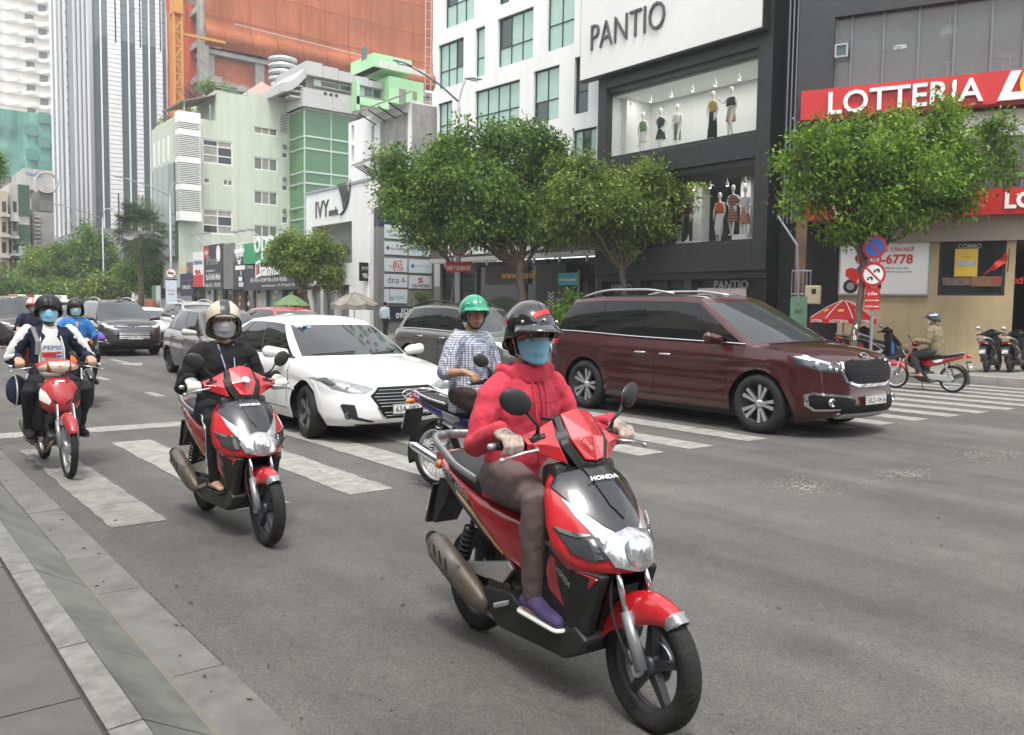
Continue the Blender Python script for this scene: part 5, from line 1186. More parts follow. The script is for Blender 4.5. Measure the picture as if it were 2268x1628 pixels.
def vplate(parent,s,x,y,z,w=.46,h=.105,tilt=0,rows=1,back=False):
 m4 = Matrix.Translation((x,y,z))@Matrix.Rotation((-1 if back else 1)*PI/2,4,'Z')@Matrix.Rotation(PI/2-tilt,4,'X')
 p = MB().box((-w/2,-h/2,-.006),(w/2,h/2,.006),m4).build('number_plate',PLATEW,parent)
 b = MB(); e = .004
 for r_ in ((-w/2+e,-h/2+e,w/2-e,-h/2+2*e),(-w/2+e,h/2-2*e,w/2-e,h/2-e),(-w/2+e,-h/2+2*e,-w/2+2*e,h/2-2*e),(w/2-2*e,-h/2+2*e,w/2-e,h/2-2*e)): b.box((r_[0],r_[1],.006),(r_[2],r_[3],.0085),m4)
 b.build('plate_border',LETK,p)
 ss = s.split('\n')
 for i,q in enumerate(ss):
  hh = h*.62/len(ss); text('plate_lettering',q,LETK,p,m4@Matrix.Translation((-w*.44,h*.5-(i+1)*h/len(ss)+h*.19/len(ss),.0085)),w=w*.88,h=hh,ext=.001,bold=.012)
 return p
def wheel(parent,x,y,r,wd,style,side,rim=None,name='wheel',steer=0):
 s = side; M4 = Matrix.Translation((x,y,r))@Matrix.Rotation(steer,4,'Z')@Matrix.Rotation(-s*PI/2,4,'X')      # local z points outwards
 h = wd/2; rr_ = r*.66
 w = MB().lathe([(.0,-h*.5),(.1,-h*.5),(.1,h*.45),(0,h*.45)],M4,16).build(name,DARKALLOY,parent,smooth=False)
 MB().lathe([(rr_,-h*.9),(r*.8,-h),(r*.93,-h*.92),(r*.99,-h*.6),(r,-h*.2),(r,h*.2),(r*.99,h*.6),(r*.93,h*.92),(r*.8,h),(rr_+.01,h*.92),(rr_,h*.8)],M4,40).build('tyre',TYRE,w,smooth=True)
 MB().lathe([(rr_*.99,h*.9),(rr_*.95,h*.75),(rr_*.9,-h*.3),(.0,-h*.3)],M4,36).build('rim',DARKALLOY if style != 'steel' else SILV,w,smooth=True)
 n,m = {'five': (5,rim or SILV),'ten': (10,rim or SILV),'steel': (7,rim or SILV),'mesh': (12,rim or SILV)}[style]
 for k in range(n):
  a = 2*PI*k/n;
  if style == 'ten': a = 2*PI*(k//2)/5+(.2 if k % 2 else -.2)
  R4 = M4@Matrix.Rotation(a,4,'Z'); wa,wb = {'five': (.055,.085),'ten': (.03,.05),'steel': (.05,.07),'mesh': (.02,.03)}[style]
  MB().add([R4@Vector(p) for p in ((.06,-wa/2,h*.62),(.06,wa/2,h*.62),(rr_*.97,wb/2,h*.82),(rr_*.97,-wb/2,h*.82),(.06,-wa/2,h*.3),(.06,wa/2,h*.3),(rr_*.97,wb/2,h*.4),(rr_*.97,-wb/2,h*.4))],
                 [(0,1,2,3),(7,6,5,4),(0,4,5,1),(1,5,6,2),(2,6,7,3),(3,7,4,0)]).build('spoke',m,w)
 MB().lathe([(.0,h*.7),(.045,h*.68),(.06,h*.5)],M4,14).build('hub_cap',m,w,smooth=True)
 return w
def car(label,loc,rotz,P,body,glass=CGLASS,group=None,name='parked_car',cat='car',scale=1):
 t = thing(name,label,cat,loc,rotz,group,scale)
 L_,W_,H_ = P['L'],P['W'],P['H']; xf,xr = L_/2,-L_/2; r = P.get('r',.32); wx = (P['wf'],P['wr']); R = r+.055
 af,ar = P.get('af',.75),P.get('ar',.5); pf,pr = P.get('pf',2.7),P.get('pr',3.2); sill = P.get('sill',.22)
 out_ = []
 for i in range(15):
  th = PI/2*i/14; out_.append((xf-af+af*math.cos(th)**(2/pf),W_/2*math.sin(th)**(2/pf)))
 xs = set()
 for w in wx:
  for k in range(25): xs.add(round(w+R*math.cos(PI*k/24),4))
 x = xf-af-.08
 while x > xr+ar+.04:
  if all(abs(x-w) > R+.03 for w in wx): xs.add(round(x,4))
  x -= .09
 for x in sorted(xs,reverse=True):
  if xr+ar+.01 < x < xf-af-.01: out_.append((x,W_/2))
 for i in range(11):
  th = PI/2*(1-i/10); out_.append((xr+ar-ar*math.cos(th)**(2/pr),W_/2*math.sin(th)**(2/pr)))
 n = len(out_); nrm = []
 for i in range(n):
  a,c = out_[max(i-1,0)],out_[min(i+1,n-1)]; v = Vector((c[1]-a[1],-(c[0]-a[0])));
  if i == 0: v = Vector((1,0))
  if i == n-1: v = Vector((-1,0))
  nrm.append(v.normalized())
 side = P.get('side',[(0,.05),(.12,.02),(.35,.0),(.55,.004),(.68,.022),(.74,.012),(.9,.035),(1,.085)])
 front = P.get('front',[(0,.16),(.1,.05),(.25,.0),(.42,.01),(.6,.05),(.85,.15),(1,.27)])
 rear = P.get('rear',[(0,.12),(.15,.02),(.35,.0),(.5,.04),(.75,.06),(1,.12)])
 belt = P['belt']; NV = 15; rows = []; top = []
 for i,(x,y) in enumerate(out_):
  zl = sill
  if x > xf-af: zl = sill+P.get('flift',.0)*((x-(xf-af))/af)
  for w in wx:
   if abs(x-w) < R-1e-4: zl = max(zl,r+math.sqrt(R*R-(x-w)**2))
  zb = cr(belt,x); nx = nrm[i].x; row = []
  for j in range(NV):
   q = j/(NV-1); z = zl+(zb-zl)*q; h = (z-sill)/(zb-sill)
   ins = cr(side,h)*(1-abs(nx)**1.5)+(cr(front,h) if nx > 0 else cr(rear,h))*abs(nx)**1.5
   p = Vector((x-nrm[i].x*ins,max(0,y-nrm[i].y*ins),z));
   if i in (0,n-1): p.y = 0
   row.append(p)
  rows.append(row); top.append(row[-1])
 mir = lambda v: Vector((v.x,-v.y,v.z))
 lb = MB(); lb.grid(rows); lb.grid([[mir(v) for v in r_] for r_ in rows][::-1])
 cro = P['crown']; dk = MB(); drow = []
 def deckz(p,s): return p.z+cr(cro,p.x)*(1-s*s)
 for p in top: drow.append([Vector((p.x,p.y*s,deckz(p,s))) for s in [k/8 for k in range(-8,9)]])
 dk.grid(drow)
 ob = lb.build('body',body,t,smooth=True); deck = dk.build('bonnet',body,t,smooth=True)
 bv = bvh_of(lb); dv = bvh_of(dk)
 g = P['gh']; yb_at = lambda x: np.interp(-x,[-p.x for p in top],[p.y for p in top]); zb_at = lambda x: cr(belt,x)
 seg = []                                    # (bottom, top) pairs from windscreen centre to rear centre
 nf = 9
 xA,xTA,xC,xTC = g['xA'],g['xTA'],g['xC'],g['xTC']; yT = g['yT']; zt = lambda x: cr(g['zt'],x)
 yA = yb_at(xA)-.03; yC = yb_at(xC)-.03
 us = [0,.2,.4,.6,.8,.93,1]
 for s in us:
  bx = xA+g['bowf']*(1-s*s); by = yA*s; bz = zb_at(bx)+cr(cro,bx)*(1-(by/max(yb_at(bx),.1))**2)-.01
  tx_ = xTA+g['bowt']*(1-s*s); seg.append((Vector((bx,by,bz)),Vector((tx_,yT*s,zt(tx_)+.03*(1-s*s))),'f',s))
 br = g['pillars']                           # list of breakpoints 0..1 with windows between consecutive pairs
 ub = [0]
 for a,c in br:
  ub += [a+(c-a)*k/6 for k in range(7)]
 ub += [1]; ub = sorted(set(round(v,4) for v in ub))
 for u in ub[1:]:
  x0 = xA+(xC-xA)*u; x1 = xTA+(xTC-xTA)*u; seg.append((Vector((x0,yb_at(x0)-.03,zb_at(x0)-.005)),Vector((x1,yT-.03*abs(u-.4),zt(x1))),'s',u))
 for s in us[::-1][1:]:
  bx = xC-g['bowr']*(1-s*s); by = yC*s; tx_ = xTC-g.get('bowrt',.06)*(1-s*s)
  bz = max(zb_at(bx),.0)+cr(cro,bx)*(1-(by/max(yb_at(max(bx,xr+.02)),.1))**2)-.01
  seg.append((Vector((bx,by,bz)),Vector((tx_,yT*s-.012*s,zt(tx_)+.03*(1-s*s))),'r',s))
 vs = [0,.07,.2,.35,.5,.65,.8,g.get('vtop',.91),1]
 ng = len(seg); pts = []
 for i,(b_,t_,k,u) in enumerate(seg):
  d = seg[min(i+1,ng-1)][0]-seg[max(i-1,0)][0]; nn = Vector((d.y,-d.x,0)); nn = nn.normalized() if nn.length > 1e-6 else Vector((1,0,0))
  if k == 'f' and u == 0: nn = Vector((1,0,0))
  if k == 'r' and u == 0: nn = Vector((-1,0,0))
  bul = {'f': .03,'s': .035,'r': .03}[k]; pts.append([b_.lerp(t_,v)+nn*bul*4*v*(1-v) for v in vs])
 gb = MB(); win = {}
 def inwin(k0,u0,k1,u1,j):
  v = (vs[j]+vs[j+1])/2
  if not (vs[1] < v < vs[-2]): return None
  u = (u0+u1)/2
  if k0 == 'f' and k1 == 'f': return 'windscreen' if u < .93 else None
  if k1 == 'r' :
   if k0 == 's': u = (1+u1)/2
   return 'rear_window' if u < .93 and not g.get('van') else None
  if k1 == 's':
   u0_ = 0 if k0 == 'f' else u0; u = (u0_+u1)/2
   for q,(a,c) in enumerate(br):
    if a < u < c: return 'side_window%d' % q
  return None
 for sgn in (1,-1):
  for i in range(ng-1):
   for j in range(len(vs)-1):
    Q = [pts[i][j],pts[i+1][j],pts[i+1][j+1],pts[i][j+1]]
    if sgn < 0: Q = [mir(v) for v in Q]
    w = inwin(seg[i][2],seg[i][3],seg[i+1][2],seg[i+1][3],j)
    key = None if w is None else (w if w in ('windscreen','rear_window') else (w,sgn))
    (gb if key is None else win.setdefault(key,MB())).add(Q,[(0,1,2,3)])
 rc = [[Vector((p[-1].x,p[-1].y*s,p[-1].z+P.get('roofc',.05)*(1-s*s)*min(1,.35+abs(1)))) for s in [k/6 for k in range(-6,7)]] for p in pts]
 def weld(b,name,m):
  me = b.mesh(name,m); bm = bmesh.new(); bm.from_mesh(me); bmesh.ops.remove_doubles(bm,verts=bm.verts,dist=.0008); bmesh.ops.recalc_face_normals(bm,faces=bm.faces); bm.to_mesh(me); bm.free()
  me.shade_smooth(); return link(name,me,t)
 weld(gb,'cabin_frame',P.get('pillar_mat',body))
 ro = MB().grid(rc).build('roof',P.get('roof_mat',body),t,smooth=True)
 for key,b in win.items():
  nm = key if isinstance(key,str) else 'side_window'
  weld(b,nm,WSG if nm == 'windscreen' else glass)
 for sgn in (1,-1):
  bl = [pts[i][1]+Vector((0,.012,-.005)) for i in range(len(us)-1,len(us)+len(ub)-2)]
  if sgn < 0: bl = [mir(v) for v in bl]
  MB().tube(bl,.009,6).build('window_trim',P.get('trim',BLKP),t)
  for s_ in P.get('bpil',[]):                 # black B pillars
   i = len(us)-1+ub.index(round(s_[0],4)); k = len(us)-1+ub.index(round(s_[1],4)); row = [[p+Vector((0,.004*1,0)) for p in pts[q][1:-1]] for q in (i,k)]
   if sgn < 0: row = [[mir(v) for v in r_] for r_ in row]
   MB().grid(row).build('window_pillar',CGLASS,t,smooth=True)
 def patch(nm,poly,axis,sign,m,par=t,off=.004,cuts=2,bvh=None,mirror=False,skirt=.01):
  for s in ((1,-1) if mirror else (1,)):
   if axis == 0: q = [(p[0]*s,p[1]) for p in poly]; sg = sign
   else: q = poly; sg = sign*s
   o = project_patch(bvh or bv,q,axis,sg,off,cuts,skirt).build(nm,m,par,smooth=False,fix=False,auto=50)
  return o
 def seam(line,wd=.006):
  for s in (1,-1):
   P2 = []
   for a,c in zip(line,line[1:]):
    k = max(1,int((Vector(c)-Vector(a)).length/.08))
    for q in range(k): P2.append(Vector(a).lerp(Vector(c),q/k))
   P2.append(Vector(line[-1])); H3 = []
   for p in P2:
    h = bv.ray_cast(Vector((p.x,s*3,p.y)),Vector((0,-s,0)))
    if h[0]: H3.append(h[0])
   if len(H3) > 1: MB().tube(H3,wd*.95,5).build('door_seam',SEAM,t)
 for s in P.get('seams',[]): seam(s)
 for hx,hz in P.get('handles',[]):
  for s in (1,-1):
   h = bv.ray_cast(Vector((hx,s*3,hz)),Vector((0,-s,0)))[0]
   if h: MB().tube([h+Vector((.10,0,0)),h+Vector((.08,s*.03,.004)),h+Vector((-.08,s*.03,.004)),h+Vector((-.1,0,0))],[.012,.014,.014,.012],7).build('door_handle',P.get('handle_mat',body),t,smooth=True)
 for s in (1,-1):
  mx_,mz_ = P['mirror']; c = Vector((mx_,s*(W_/2+.07),mz_))
  m_ = MB().limb([c+Vector((.03,-s*.1,-.02)),c+Vector((0,s*.1,0))],[.048,.066],12,(1,1.1)).build('door_mirror',P.get('mirror_mat',body),t,smooth=True)
  MB().tube([c+Vector((.0,-s*.17,-.05)),c+Vector((.01,-s*.05,-.03))],.03,8).build('mirror_stalk',BLKP,m_)
  MB().ell(c+Vector((-.055,s*.02,0)),(.012,.09,.055),12,6).build('mirror_glass',CHROME,m_,smooth=True)
 MB().box((xr+.5,-W_/2+.2,.17),(xf-.55,W_/2-.2,.42)).build('underbody',BLKP,t)
 for w in wx:
  for s in (1,-1):
   Ra = R-.004; hb = MB(); a = [(w+Ra*math.cos(PI*k/14),r+Ra*math.sin(PI*k/14)) for k in range(15)]
   hb.grid([[Vector((x,s*(W_/2-.06),z)),Vector((x,s*(W_/2-.34),z))] for x,z in a])
   hb.add([Vector((x,s*(W_/2-.34),z)) for x,z in a]+[Vector((w-Ra,s*(W_/2-.34),.15)),Vector((w+Ra,s*(W_/2-.34),.15))],[tuple(range(17))])
   hb.build('wheel_housing',BLKP,t)
   wheel(t,w,s*(W_/2-.125),r,P.get('tw',.21),P.get('rims','five'),s,P.get('rim_mat'),steer=P.get('steer',0) if w == wx[0] else 0)
 if P.get('lip'):                                        # arch lips
  for w in wx:
   for s in (1,-1):
    L3 = []
    for k in range(19):
     a = PI*k/18; h = bv.find_nearest(Vector((w+R*math.cos(a),s*(W_/2-.02),r+R*math.sin(a))))[0]; L3.append(h+Vector((0,s*.004,0)))
    MB().tube(L3,.018,6).build('arch_lip',P['lip'],t,smooth=True)
 if P.get('rails'):
  for s in (1,-1):
   x0,x1 = P['rails'][:2]; yy = s*(yT-.1); A = [Vector((x0+(x1-x0)*q/10,yy,zt(x0+(x1-x0)*q/10)+.045+.06*min(1,4*min(q,10-q)/10))) for q in range(11)]
   MB().tube(A,.018,8).build('roof_rail',P['rails'][2],t,smooth=True)
 return t,patch,bv,dv
def emblem(t,x,y,z,w,h,m=CHROME,tilt=.3,inner=None,letters=None):
 m4 = Matrix.Translation((x,y,z))@Matrix.Rotation(PI/2,4,'Z')@Matrix.Rotation(PI/2-tilt,4,'X')
 P = [m4@Vector((w*math.cos(a),h*math.sin(a),0)) for a in [2*PI*i/24 for i in range(25)]]
 e = MB().tube(P,min(w,h)*.16,6).build('emblem',m,t,smooth=True)
 if inner: MB().add([m4@Vector((w*math.cos(a),h*math.sin(a),-.003)) for a in [2*PI*i/24 for i in range(24)]],[tuple(range(24))]).build('emblem_field',inner,e,fix=False)
 if letters == 'H':
  for s in (-1,1): MB().tube([m4@Vector((s*w*.42-w*.1,-h*.75,0)),m4@Vector((s*w*.42+w*.1,h*.75,0))],h*.14,5).build('emblem_bar',m,e)
  MB().tube([m4@Vector((-w*.36,-h*.18,0)),m4@Vector((w*.36,h*.18,0))],h*.14,5).build('emblem_bar',m,e)
 elif letters: text('emblem_lettering',letters,m,e,m4@Matrix.Translation((-w*.7,-h*.42,.002)),w=w*1.4,h=h*.85,ext=.003,bold=.03)
 return e
ROT = -PI/2
def fx(bv,y,z,off=0.01):
 h = bv.ray_cast(Vector((4,y,z)),Vector((-1,0,0)))[0]; return (h.x if h else 0)+off
# ---- maroon people carrier
MAR = paint('maroon_paint',(.060,.008,.011),.25)
PC = dict(L=5.115,W=1.985,H=1.74,wf=1.58,wr=-1.52,r=.37,tw=.24,af=.85,ar=.45,sill=.25,flift=.0,belt=[(-2.6,1.13),(-2.2,1.15),(-.5,1.10),(.6,1.08),(1.3,1.07),(2.0,1.02),(2.56,.93)],
 crown=[(-2.6,.01),(.9,.03),(1.4,.09),(2.2,.08),(2.56,.03)],gh=dict(xA=1.42,xTA=.42,xC=-2.36,xTC=-2.05,yT=.72,bowf=.36,bowt=.14,bowr=.14,zt=[(-2.3,1.64),(-1.2,1.70),(-.1,1.70),(.45,1.66)],pillars=[(.02,.10),(.125,.41),(.44,.70),(.73,.965)],vtop=.90),
 bpil=[(.41,.44),(.70,.73),(.10,.125)],trim=CHROME,seams=[[(1.08,.42),(1.12,.95),(1.05,1.05)],[(-.12,.36),(-.12,1.07)],[(-1.22,.95),(-1.22,1.08)],[(-1.2,.95),(-1.95,1.0),(-2.3,1.02)],[(-1.22,.95),(-1.10,.62),(-.92,.42),(-.85,.36)],[(-.85,.36),(.98,.36)]],
 handles=[(.10,.91),(-.36,.915)],handle_mat=CHROME,mirror=(.95,1.17),rims='ten',rails=(-1.9,-.1,SILV),side=[(0,.04),(.1,.01),(.3,.0),(.42,.012),(.6,.0),(.72,.004),(.78,-.004),(.9,.02),(1,.045)],
 front=[(0,.10),(.1,.02),(.2,.0),(.42,.025),(.6,.035),(.8,.05),(.93,.08),(1,.16)],roof_mat=MAR,roofc=.045,steer=.0)
CARN,pat,bv,dv = car('maroon people carrier with chrome grille and ten spoke wheels crossing the stripes',(10.08,8.02,0),ROT,PC,MAR,name='people_carrier',cat='car',scale=1.03)
GRB = mat('grille_black',(.007,.007,.008),.6,spec=.2)
gfr = [(-.53,0.915),(-.30,0.960),(.30,0.960),(.53,0.915),(.555,0.795),(.50,0.675),(.30,0.620),(-.30,0.620),(-.50,0.675),(-.555,0.795)]
pat('grille_frame',gfr,0,1,CHROME,off=.02,cuts=3,skirt=.03)
gin = [(-.49,0.890),(-.28,0.920),(-.18,0.900),(.18,0.900),(.28,0.920),(.49,0.890),(.51,0.795),(.46,0.700),(.30,0.655),(.16,0.655),(.12,0.670),(-.12,0.670),(-.16,0.655),(-.30,0.655),(-.46,0.700),(-.51,0.795)]
GR = pat('grille',gin,0,1,GRB,off=.034,cuts=3,skirt=.02)
b = MB()
for j in range(8):
 for i in range(27):
  y = -.5+i*.0385+(.019 if j % 2 else 0); z = .673+j*.031
  if abs(y) < .5-.06*max(0,(.735-z)/.08) and z < .91-.03*abs(y): h = fx(bv,y,z,.032); b.ell((h,y,z),(.004,.0065,.004),6,4)
tag(b.build('grille_studs',mat('dim_stud',(.16,.16,.17),.35,.6),GR,smooth=True),kind='stuff')
hl = [(.545,.855),(.60,.785),(.80,.815),(.925,.875),(.93,.965),(.88,.975),(.72,.925)]
pat('headlight',hl,0,1,LENSD,off=.006,cuts=3,mirror=True)
pat('headlight_strip',[(.66,.905),(.80,.955),(.90,.98),(.925,.97),(.90,.95),(.80,.925),(.68,.885)],0,1,LENS,off=.012,cuts=3,mirror=True)
for s in (1,-1):
 for (y,z,q) in ((.80,.89,.042),(.68,.85,.036),(.61,.83,.028)): MB().ell((fx(bv,y*s,z,.0),y*s,z),(.02,q,q),12,8).build('projector_lamp',LENS,t if False else CARN,smooth=True)
pat('fog_surround',[(.42,.52),(.84,.56),(.90,.53),(.90,.40),(.84,.34),(.46,.36)],0,1,CHROME,off=.006,cuts=3,mirror=True)
pat('fog_panel',[(.36,.47),(.50,.50),(.84,.53),(.875,.51),(.875,.41),(.83,.365),(.40,.375)],0,1,GRB,off=.012,cuts=3,mirror=True)
pat('lower_intake',[(-.6,.40),(.6,.40),(.55,.315),(-.55,.315)],0,1,GRB,off=.014,cuts=3)
pat('skid_strip',[(-.62,.285),(-.50,.315),(.50,.315),(.62,.285),(.55,.255),(-.55,.255)],0,1,SILV,off=.022,cuts=3,skirt=.03)
for s in (1,-1):
 o = MB().lathe([(.05,-.02),(.055,.012),(.042,.014),(.03,.0),(0,.0)],Matrix.Translation((fx(bv,.70*s,.445,.02),.70*s,.445))@Matrix.Rotation(PI/2,4,'Y'),18).build('fog_lamp',CHROME,CARN,smooth=True)
 pat('tail_light',[(-2.42,1.02),(-2.1,1.06),(-2.13,.98),(-2.3,.94),(-2.44,.88)],1,s,REDL,off=.006,cuts=2)
vplate(CARN,'50LD-104.36',fx(bv,0,.46,.045),0,.46,.47,.105,.05)
emblem(CARN,2.41,0,.995,.075,.036,CHROME,.75,LETK,'KIA')
MB().tube([Vector((1.50+.28*(1-(y/.8)**2),y,dv.ray_cast(Vector((1.50+.28*(1-(y/.8)**2),y,3)),Vector((0,0,-1)))[0].z+.012)) for y in [k*.06-.72 for k in range(13)]],.011,5).build('wiper',BLKP,CARN)
MB().tube([Vector((1.50+.28*(1-(y/.8)**2),y,dv.ray_cast(Vector((1.50+.28*(1-(y/.8)**2),y,3)),Vector((0,0,-1)))[0].z+.012)) for y in [k*.06+.08 for k in range(11)]],.011,5).build('wiper',BLKP,CARN)
# ---- white saloon
WHP = paint('white_car_paint',(.80,.80,.79),0,.3)
PE = dict(L=4.57,W=1.8,H=1.44,wf=1.38,wr=-1.32,r=.315,tw=.205,af=.8,ar=.5,sill=.2,belt=[(-2.28,.98),(-1.7,1.0),(-.6,.94),(.5,.92),(1.0,.90),(1.7,.80),(2.28,.66)],crown=[(-2.28,.02),(-1.2,.03),(.7,.03),(1.1,.07),(1.9,.08),(2.28,.04)],
 gh=dict(xA=.98,xTA=.18,xC=-1.72,xTC=-.95,yT=.58,bowf=.38,bowt=.14,bowr=.18,zt=[(-1.1,1.35),(-.4,1.385),(.0,1.375),(.3,1.33)],pillars=[(.03,.40),(.43,.76),(.79,.92)],vtop=.88),bpil=[(.40,.43),(.76,.79)],trim=BLKP,
 seams=[[(.92,.4),(.93,.86)],[(-.16,.32),(-.16,.93)],[(-1.02,.62),(-1.1,.93)],[(-.9,.34),(-1.0,.6)],[(.92,.32),(-.85,.32)]],handles=[(.02,.80),(-.88,.82)],mirror=(.78,.99),rims='five',rim_mat=mat('grey_alloy',(.22,.22,.23),.4,.6),roofc=.05,
 front=[(0,.14),(.08,.04),(.2,.0),(.42,.0),(.6,.025),(.82,.07),(1,.2)],steer=-.12)
ELA,pat,bv,dv = car('white saloon with dark slatted grille waiting on the crossing behind the scooters',(5.05,10.5,0),ROT,PE,WHP,name='white_saloon')
hexg = [(-.345,.635),(.345,.635),(.475,.55),(.34,.31),(.30,.285),(-.30,.285),(-.34,.31),(-.475,.55)]
pat('grille_frame',hexg,0,1,CHROME,off=.008,cuts=3)
G_ = pat('grille',[(p[0]*.965,.457+(p[1]-.457)*.94) for p in hexg],0,1,GRB,off=.014,cuts=3)
for k,z in enumerate((.605,.57,.535,.50,.465,.43,.36,.325)):
 yw = .43-max(0,(z-.55))*1.5-max(0,(.55-z))*.54
 MB().tube([Vector((fx(bv,y,z,.02),y,z)) for y in [yw*q/6 for q in range(-6,7)]],.006,5).build('grille_slat',mat('dim_slat',(.30,.30,.31),.35,.6),G_)
pat('headlight',[(.38,.62),(.50,.575),(.66,.58),(.80,.63),(.88,.725),(.80,.745),(.62,.695)],0,1,LENSG,off=.006,cuts=3,mirror=True)
pat('headlight_inset',[(.80,.645),(.87,.72),(.81,.737),(.755,.67)],0,1,LENSD,off=.010,cuts=2,mirror=True)
for s in (1,-1): MB().ell((fx(bv,.66*s,.635,.0),.66*s,.635),(.02,.04,.04),12,8).build('projector_lamp',LENS,ELA,smooth=True)
pat('fog_surround',[(.63,.45),(.73,.46),(.75,.44),(.70,.36),(.71,.32),(.62,.285),(.46,.255),(.43,.268),(.60,.315),(.655,.345)],0,1,BLKP,off=.008,cuts=3,mirror=True)
for s in (1,-1): MB().lathe([(.04,0),(.04,.016),(.03,.012),(0,.01)],Matrix.Translation((fx(bv,.695*s,.33,.004),.695*s,.33))@Matrix.Rotation(PI/2,4,'Y'),16).build('fog_lamp',LENSD,ELA,smooth=True)
pat('lower_lip',[(-.62,.235),(.62,.235),(.55,.2),(-.55,.2)],0,1,BLKP,off=.01,cuts=2)
vplate(ELA,'63A-082.46',fx(bv,0,.395,.03),0,.395,.47,.11,.04)
emblem(ELA,fx(bv,0,.555,.032),0,.555,.085,.046,CHROME,.1,None,'H')
MB().tube([Vector((fx(bv,y,.69+.0*abs(y),.003),y,.69)) for y in [k*.1-.5 for k in range(11)]],.004,4).build('bonnet_seam',SEAM,ELA)
ws_ = [c for c in ELA.children if c.name.startswith('windscreen')][0]; wv = BVHTree.FromPolygons([v.co.copy() for v in ws_.data.vertices],[tuple(p.vertices) for p in ws_.data.polygons])
for k,m in ((0,ORL),(1,SB_)):
 b = MB(); q = []
 for i in range(16):
  a = i*PI/8; h = wv.ray_cast(Vector((4,-.50+.10*k+.044*math.cos(a),1.285+.024*math.sin(a))),Vector((-1,0,0))); q.append(h[0]+h[1]*.004*(1 if h[1].x > 0 else -1) if h[0] else Vector((.5,-.5,1.28)))
 b.add(q,[tuple(range(16))]); b.build('registration_sticker',LETW if k == 0 else m,ELA,fix=False)
for y0 in (-.62,.05): MB().tube([h+Vector((.012,0,.012)) for h in [wv.ray_cast(Vector((4,y0+.06*k,.955+.004*k)),Vector((-1,0,0)))[0] for k in range(9)] if h],.009,5).build('wiper',BLKP,ELA)
# ---- other traffic built on the same maker
def lamps(pat,hl,gr,grm=GRB,fog=None,slats=None):
 pat('headlight',hl,0,1,LENS,off=.006,cuts=2,mirror=True); o = pat('grille',gr,0,1,grm,off=.01,cuts=2)
 if fog: pat('fog_lamp',fog,0,1,LENSD,off=.008,cuts=1,mirror=True)
 return o
SUVP = dict(L=4.24,W=1.765,H=1.66,wf=1.26,wr=-1.26,r=.335,tw=.215,af=.7,ar=.4,sill=.3,belt=[(-2.1,1.1),(-1,1.08),(.4,1.05),(1.0,1.03),(1.6,.99),(2.12,.88)],crown=[(-2.1,.01),(.6,.03),(1.0,.08),(1.8,.07),(2.12,.03)],
 gh=dict(xA=.92,xTA=.22,xC=-1.85,xTC=-1.55,yT=.58,bowf=.32,bowt=.12,bowr=.16,zt=[(-1.9,1.56),(-.8,1.62),(-.2,1.61),(.25,1.56)],pillars=[(.04,.40),(.43,.72),(.75,.94)]),bpil=[(.40,.43),(.72,.75)],
 seams=[[(.85,.45),(.85,1.0)],[(-.2,.4),(-.2,1.04)],[(-1.0,.75),(-1.1,1.05)]],handles=[(-.02,.92),(-.85,.93)],mirror=(.68,1.1),rims='five',lip=BLKP,rails=(-1.6,.1,SILV),front=[(0,.12),(.1,.03),(.25,0),(.5,.01),(.75,.05),(.9,.1),(1,.22)])
GUN = paint('gunmetal_paint',(.062,.058,.056),.4)
ECO,pat,bv,dv = car('dark grey compact suv with chrome slatted grille behind the blue shirted rider',(6.68,28.25,0),ROT,SUVP,GUN,name='compact_suv')
lamps(pat,[(.50,.90),(.56,.82),(.74,.85),(.83,.96),(.75,.965)],[(-.42,.70),(.42,.70),(.50,.60),(.40,.52),(-.40,.52),(-.50,.60)],GRB,[(.62,.66),(.70,.66),(.72,.60),(.66,.57),(.60,.60)])
for z in (.68,.63,.58,.535): MB().tube([Vector((fx(bv,y,z,.016),y,z)) for y in [.42*q/5 for q in range(-5,6)]],.010,5).build('grille_slat',CHROME,ECO)
pat('bonnet_strip',[(-.46,.88),(.46,.88),(.46,.855),(-.46,.855)],0,1,CHROME,off=.012,cuts=3)
pat('lower_bumper',[(-.78,.46),(.78,.46),(.7,.31),(-.7,.31)],0,1,BLKP,off=.008,cuts=3)
vplate(ECO,'51F 391.19',fx(bv,0,.55,.025),0,.55,.42,.105); emblem(ECO,fx(bv,0,.87,.03),0,.87,.07,.034,CHROME,.2,NB,None)
HB = dict(L=3.6,W=1.62,H=1.49,wf=1.18,wr=-1.2,r=.285,tw=.18,af=.6,ar=.38,sill=.2,belt=[(-1.8,1.0),(-1,.98),(.3,.92),(.8,.9),(1.3,.84),(1.8,.72)],crown=[(-1.8,.01),(.5,.03),(.9,.07),(1.5,.06),(1.8,.02)],
 gh=dict(xA=.88,xTA=.2,xC=-1.6,xTC=-1.3,yT=.52,bowf=.28,bowt=.12,bowr=.14,zt=[(-1.6,1.38),(-.6,1.44),(0,1.43),(.25,1.38)],pillars=[(.04,.42),(.45,.80),(.84,.93)]),bpil=[(.42,.45)],
 seams=[[(.8,.35),(.8,.88)],[(-.12,.3),(-.12,.93)],[(-.95,.55),(-1.0,.95)]],handles=[(.02,.80),(-.8,.83)],mirror=(.62,.97),rims='five',rim_mat=DARKALLOY)
BRG = paint('brown_grey_paint',(.125,.112,.095),.45)
HAT,pat,bv,dv = car('brown grey hatchback with pale mirror left of the white saloon',(6.50,18.45,0),ROT,dict(HB,mirror_mat=paint('pale_mirror_paint',(.5,.48,.44))),BRG,name='hatchback')
lamps(pat,[(.45,.68),(.52,.6),(.70,.66),(.77,.78),(.68,.78)],[(-.3,.5),(.3,.5),(.26,.38),(-.26,.38)])
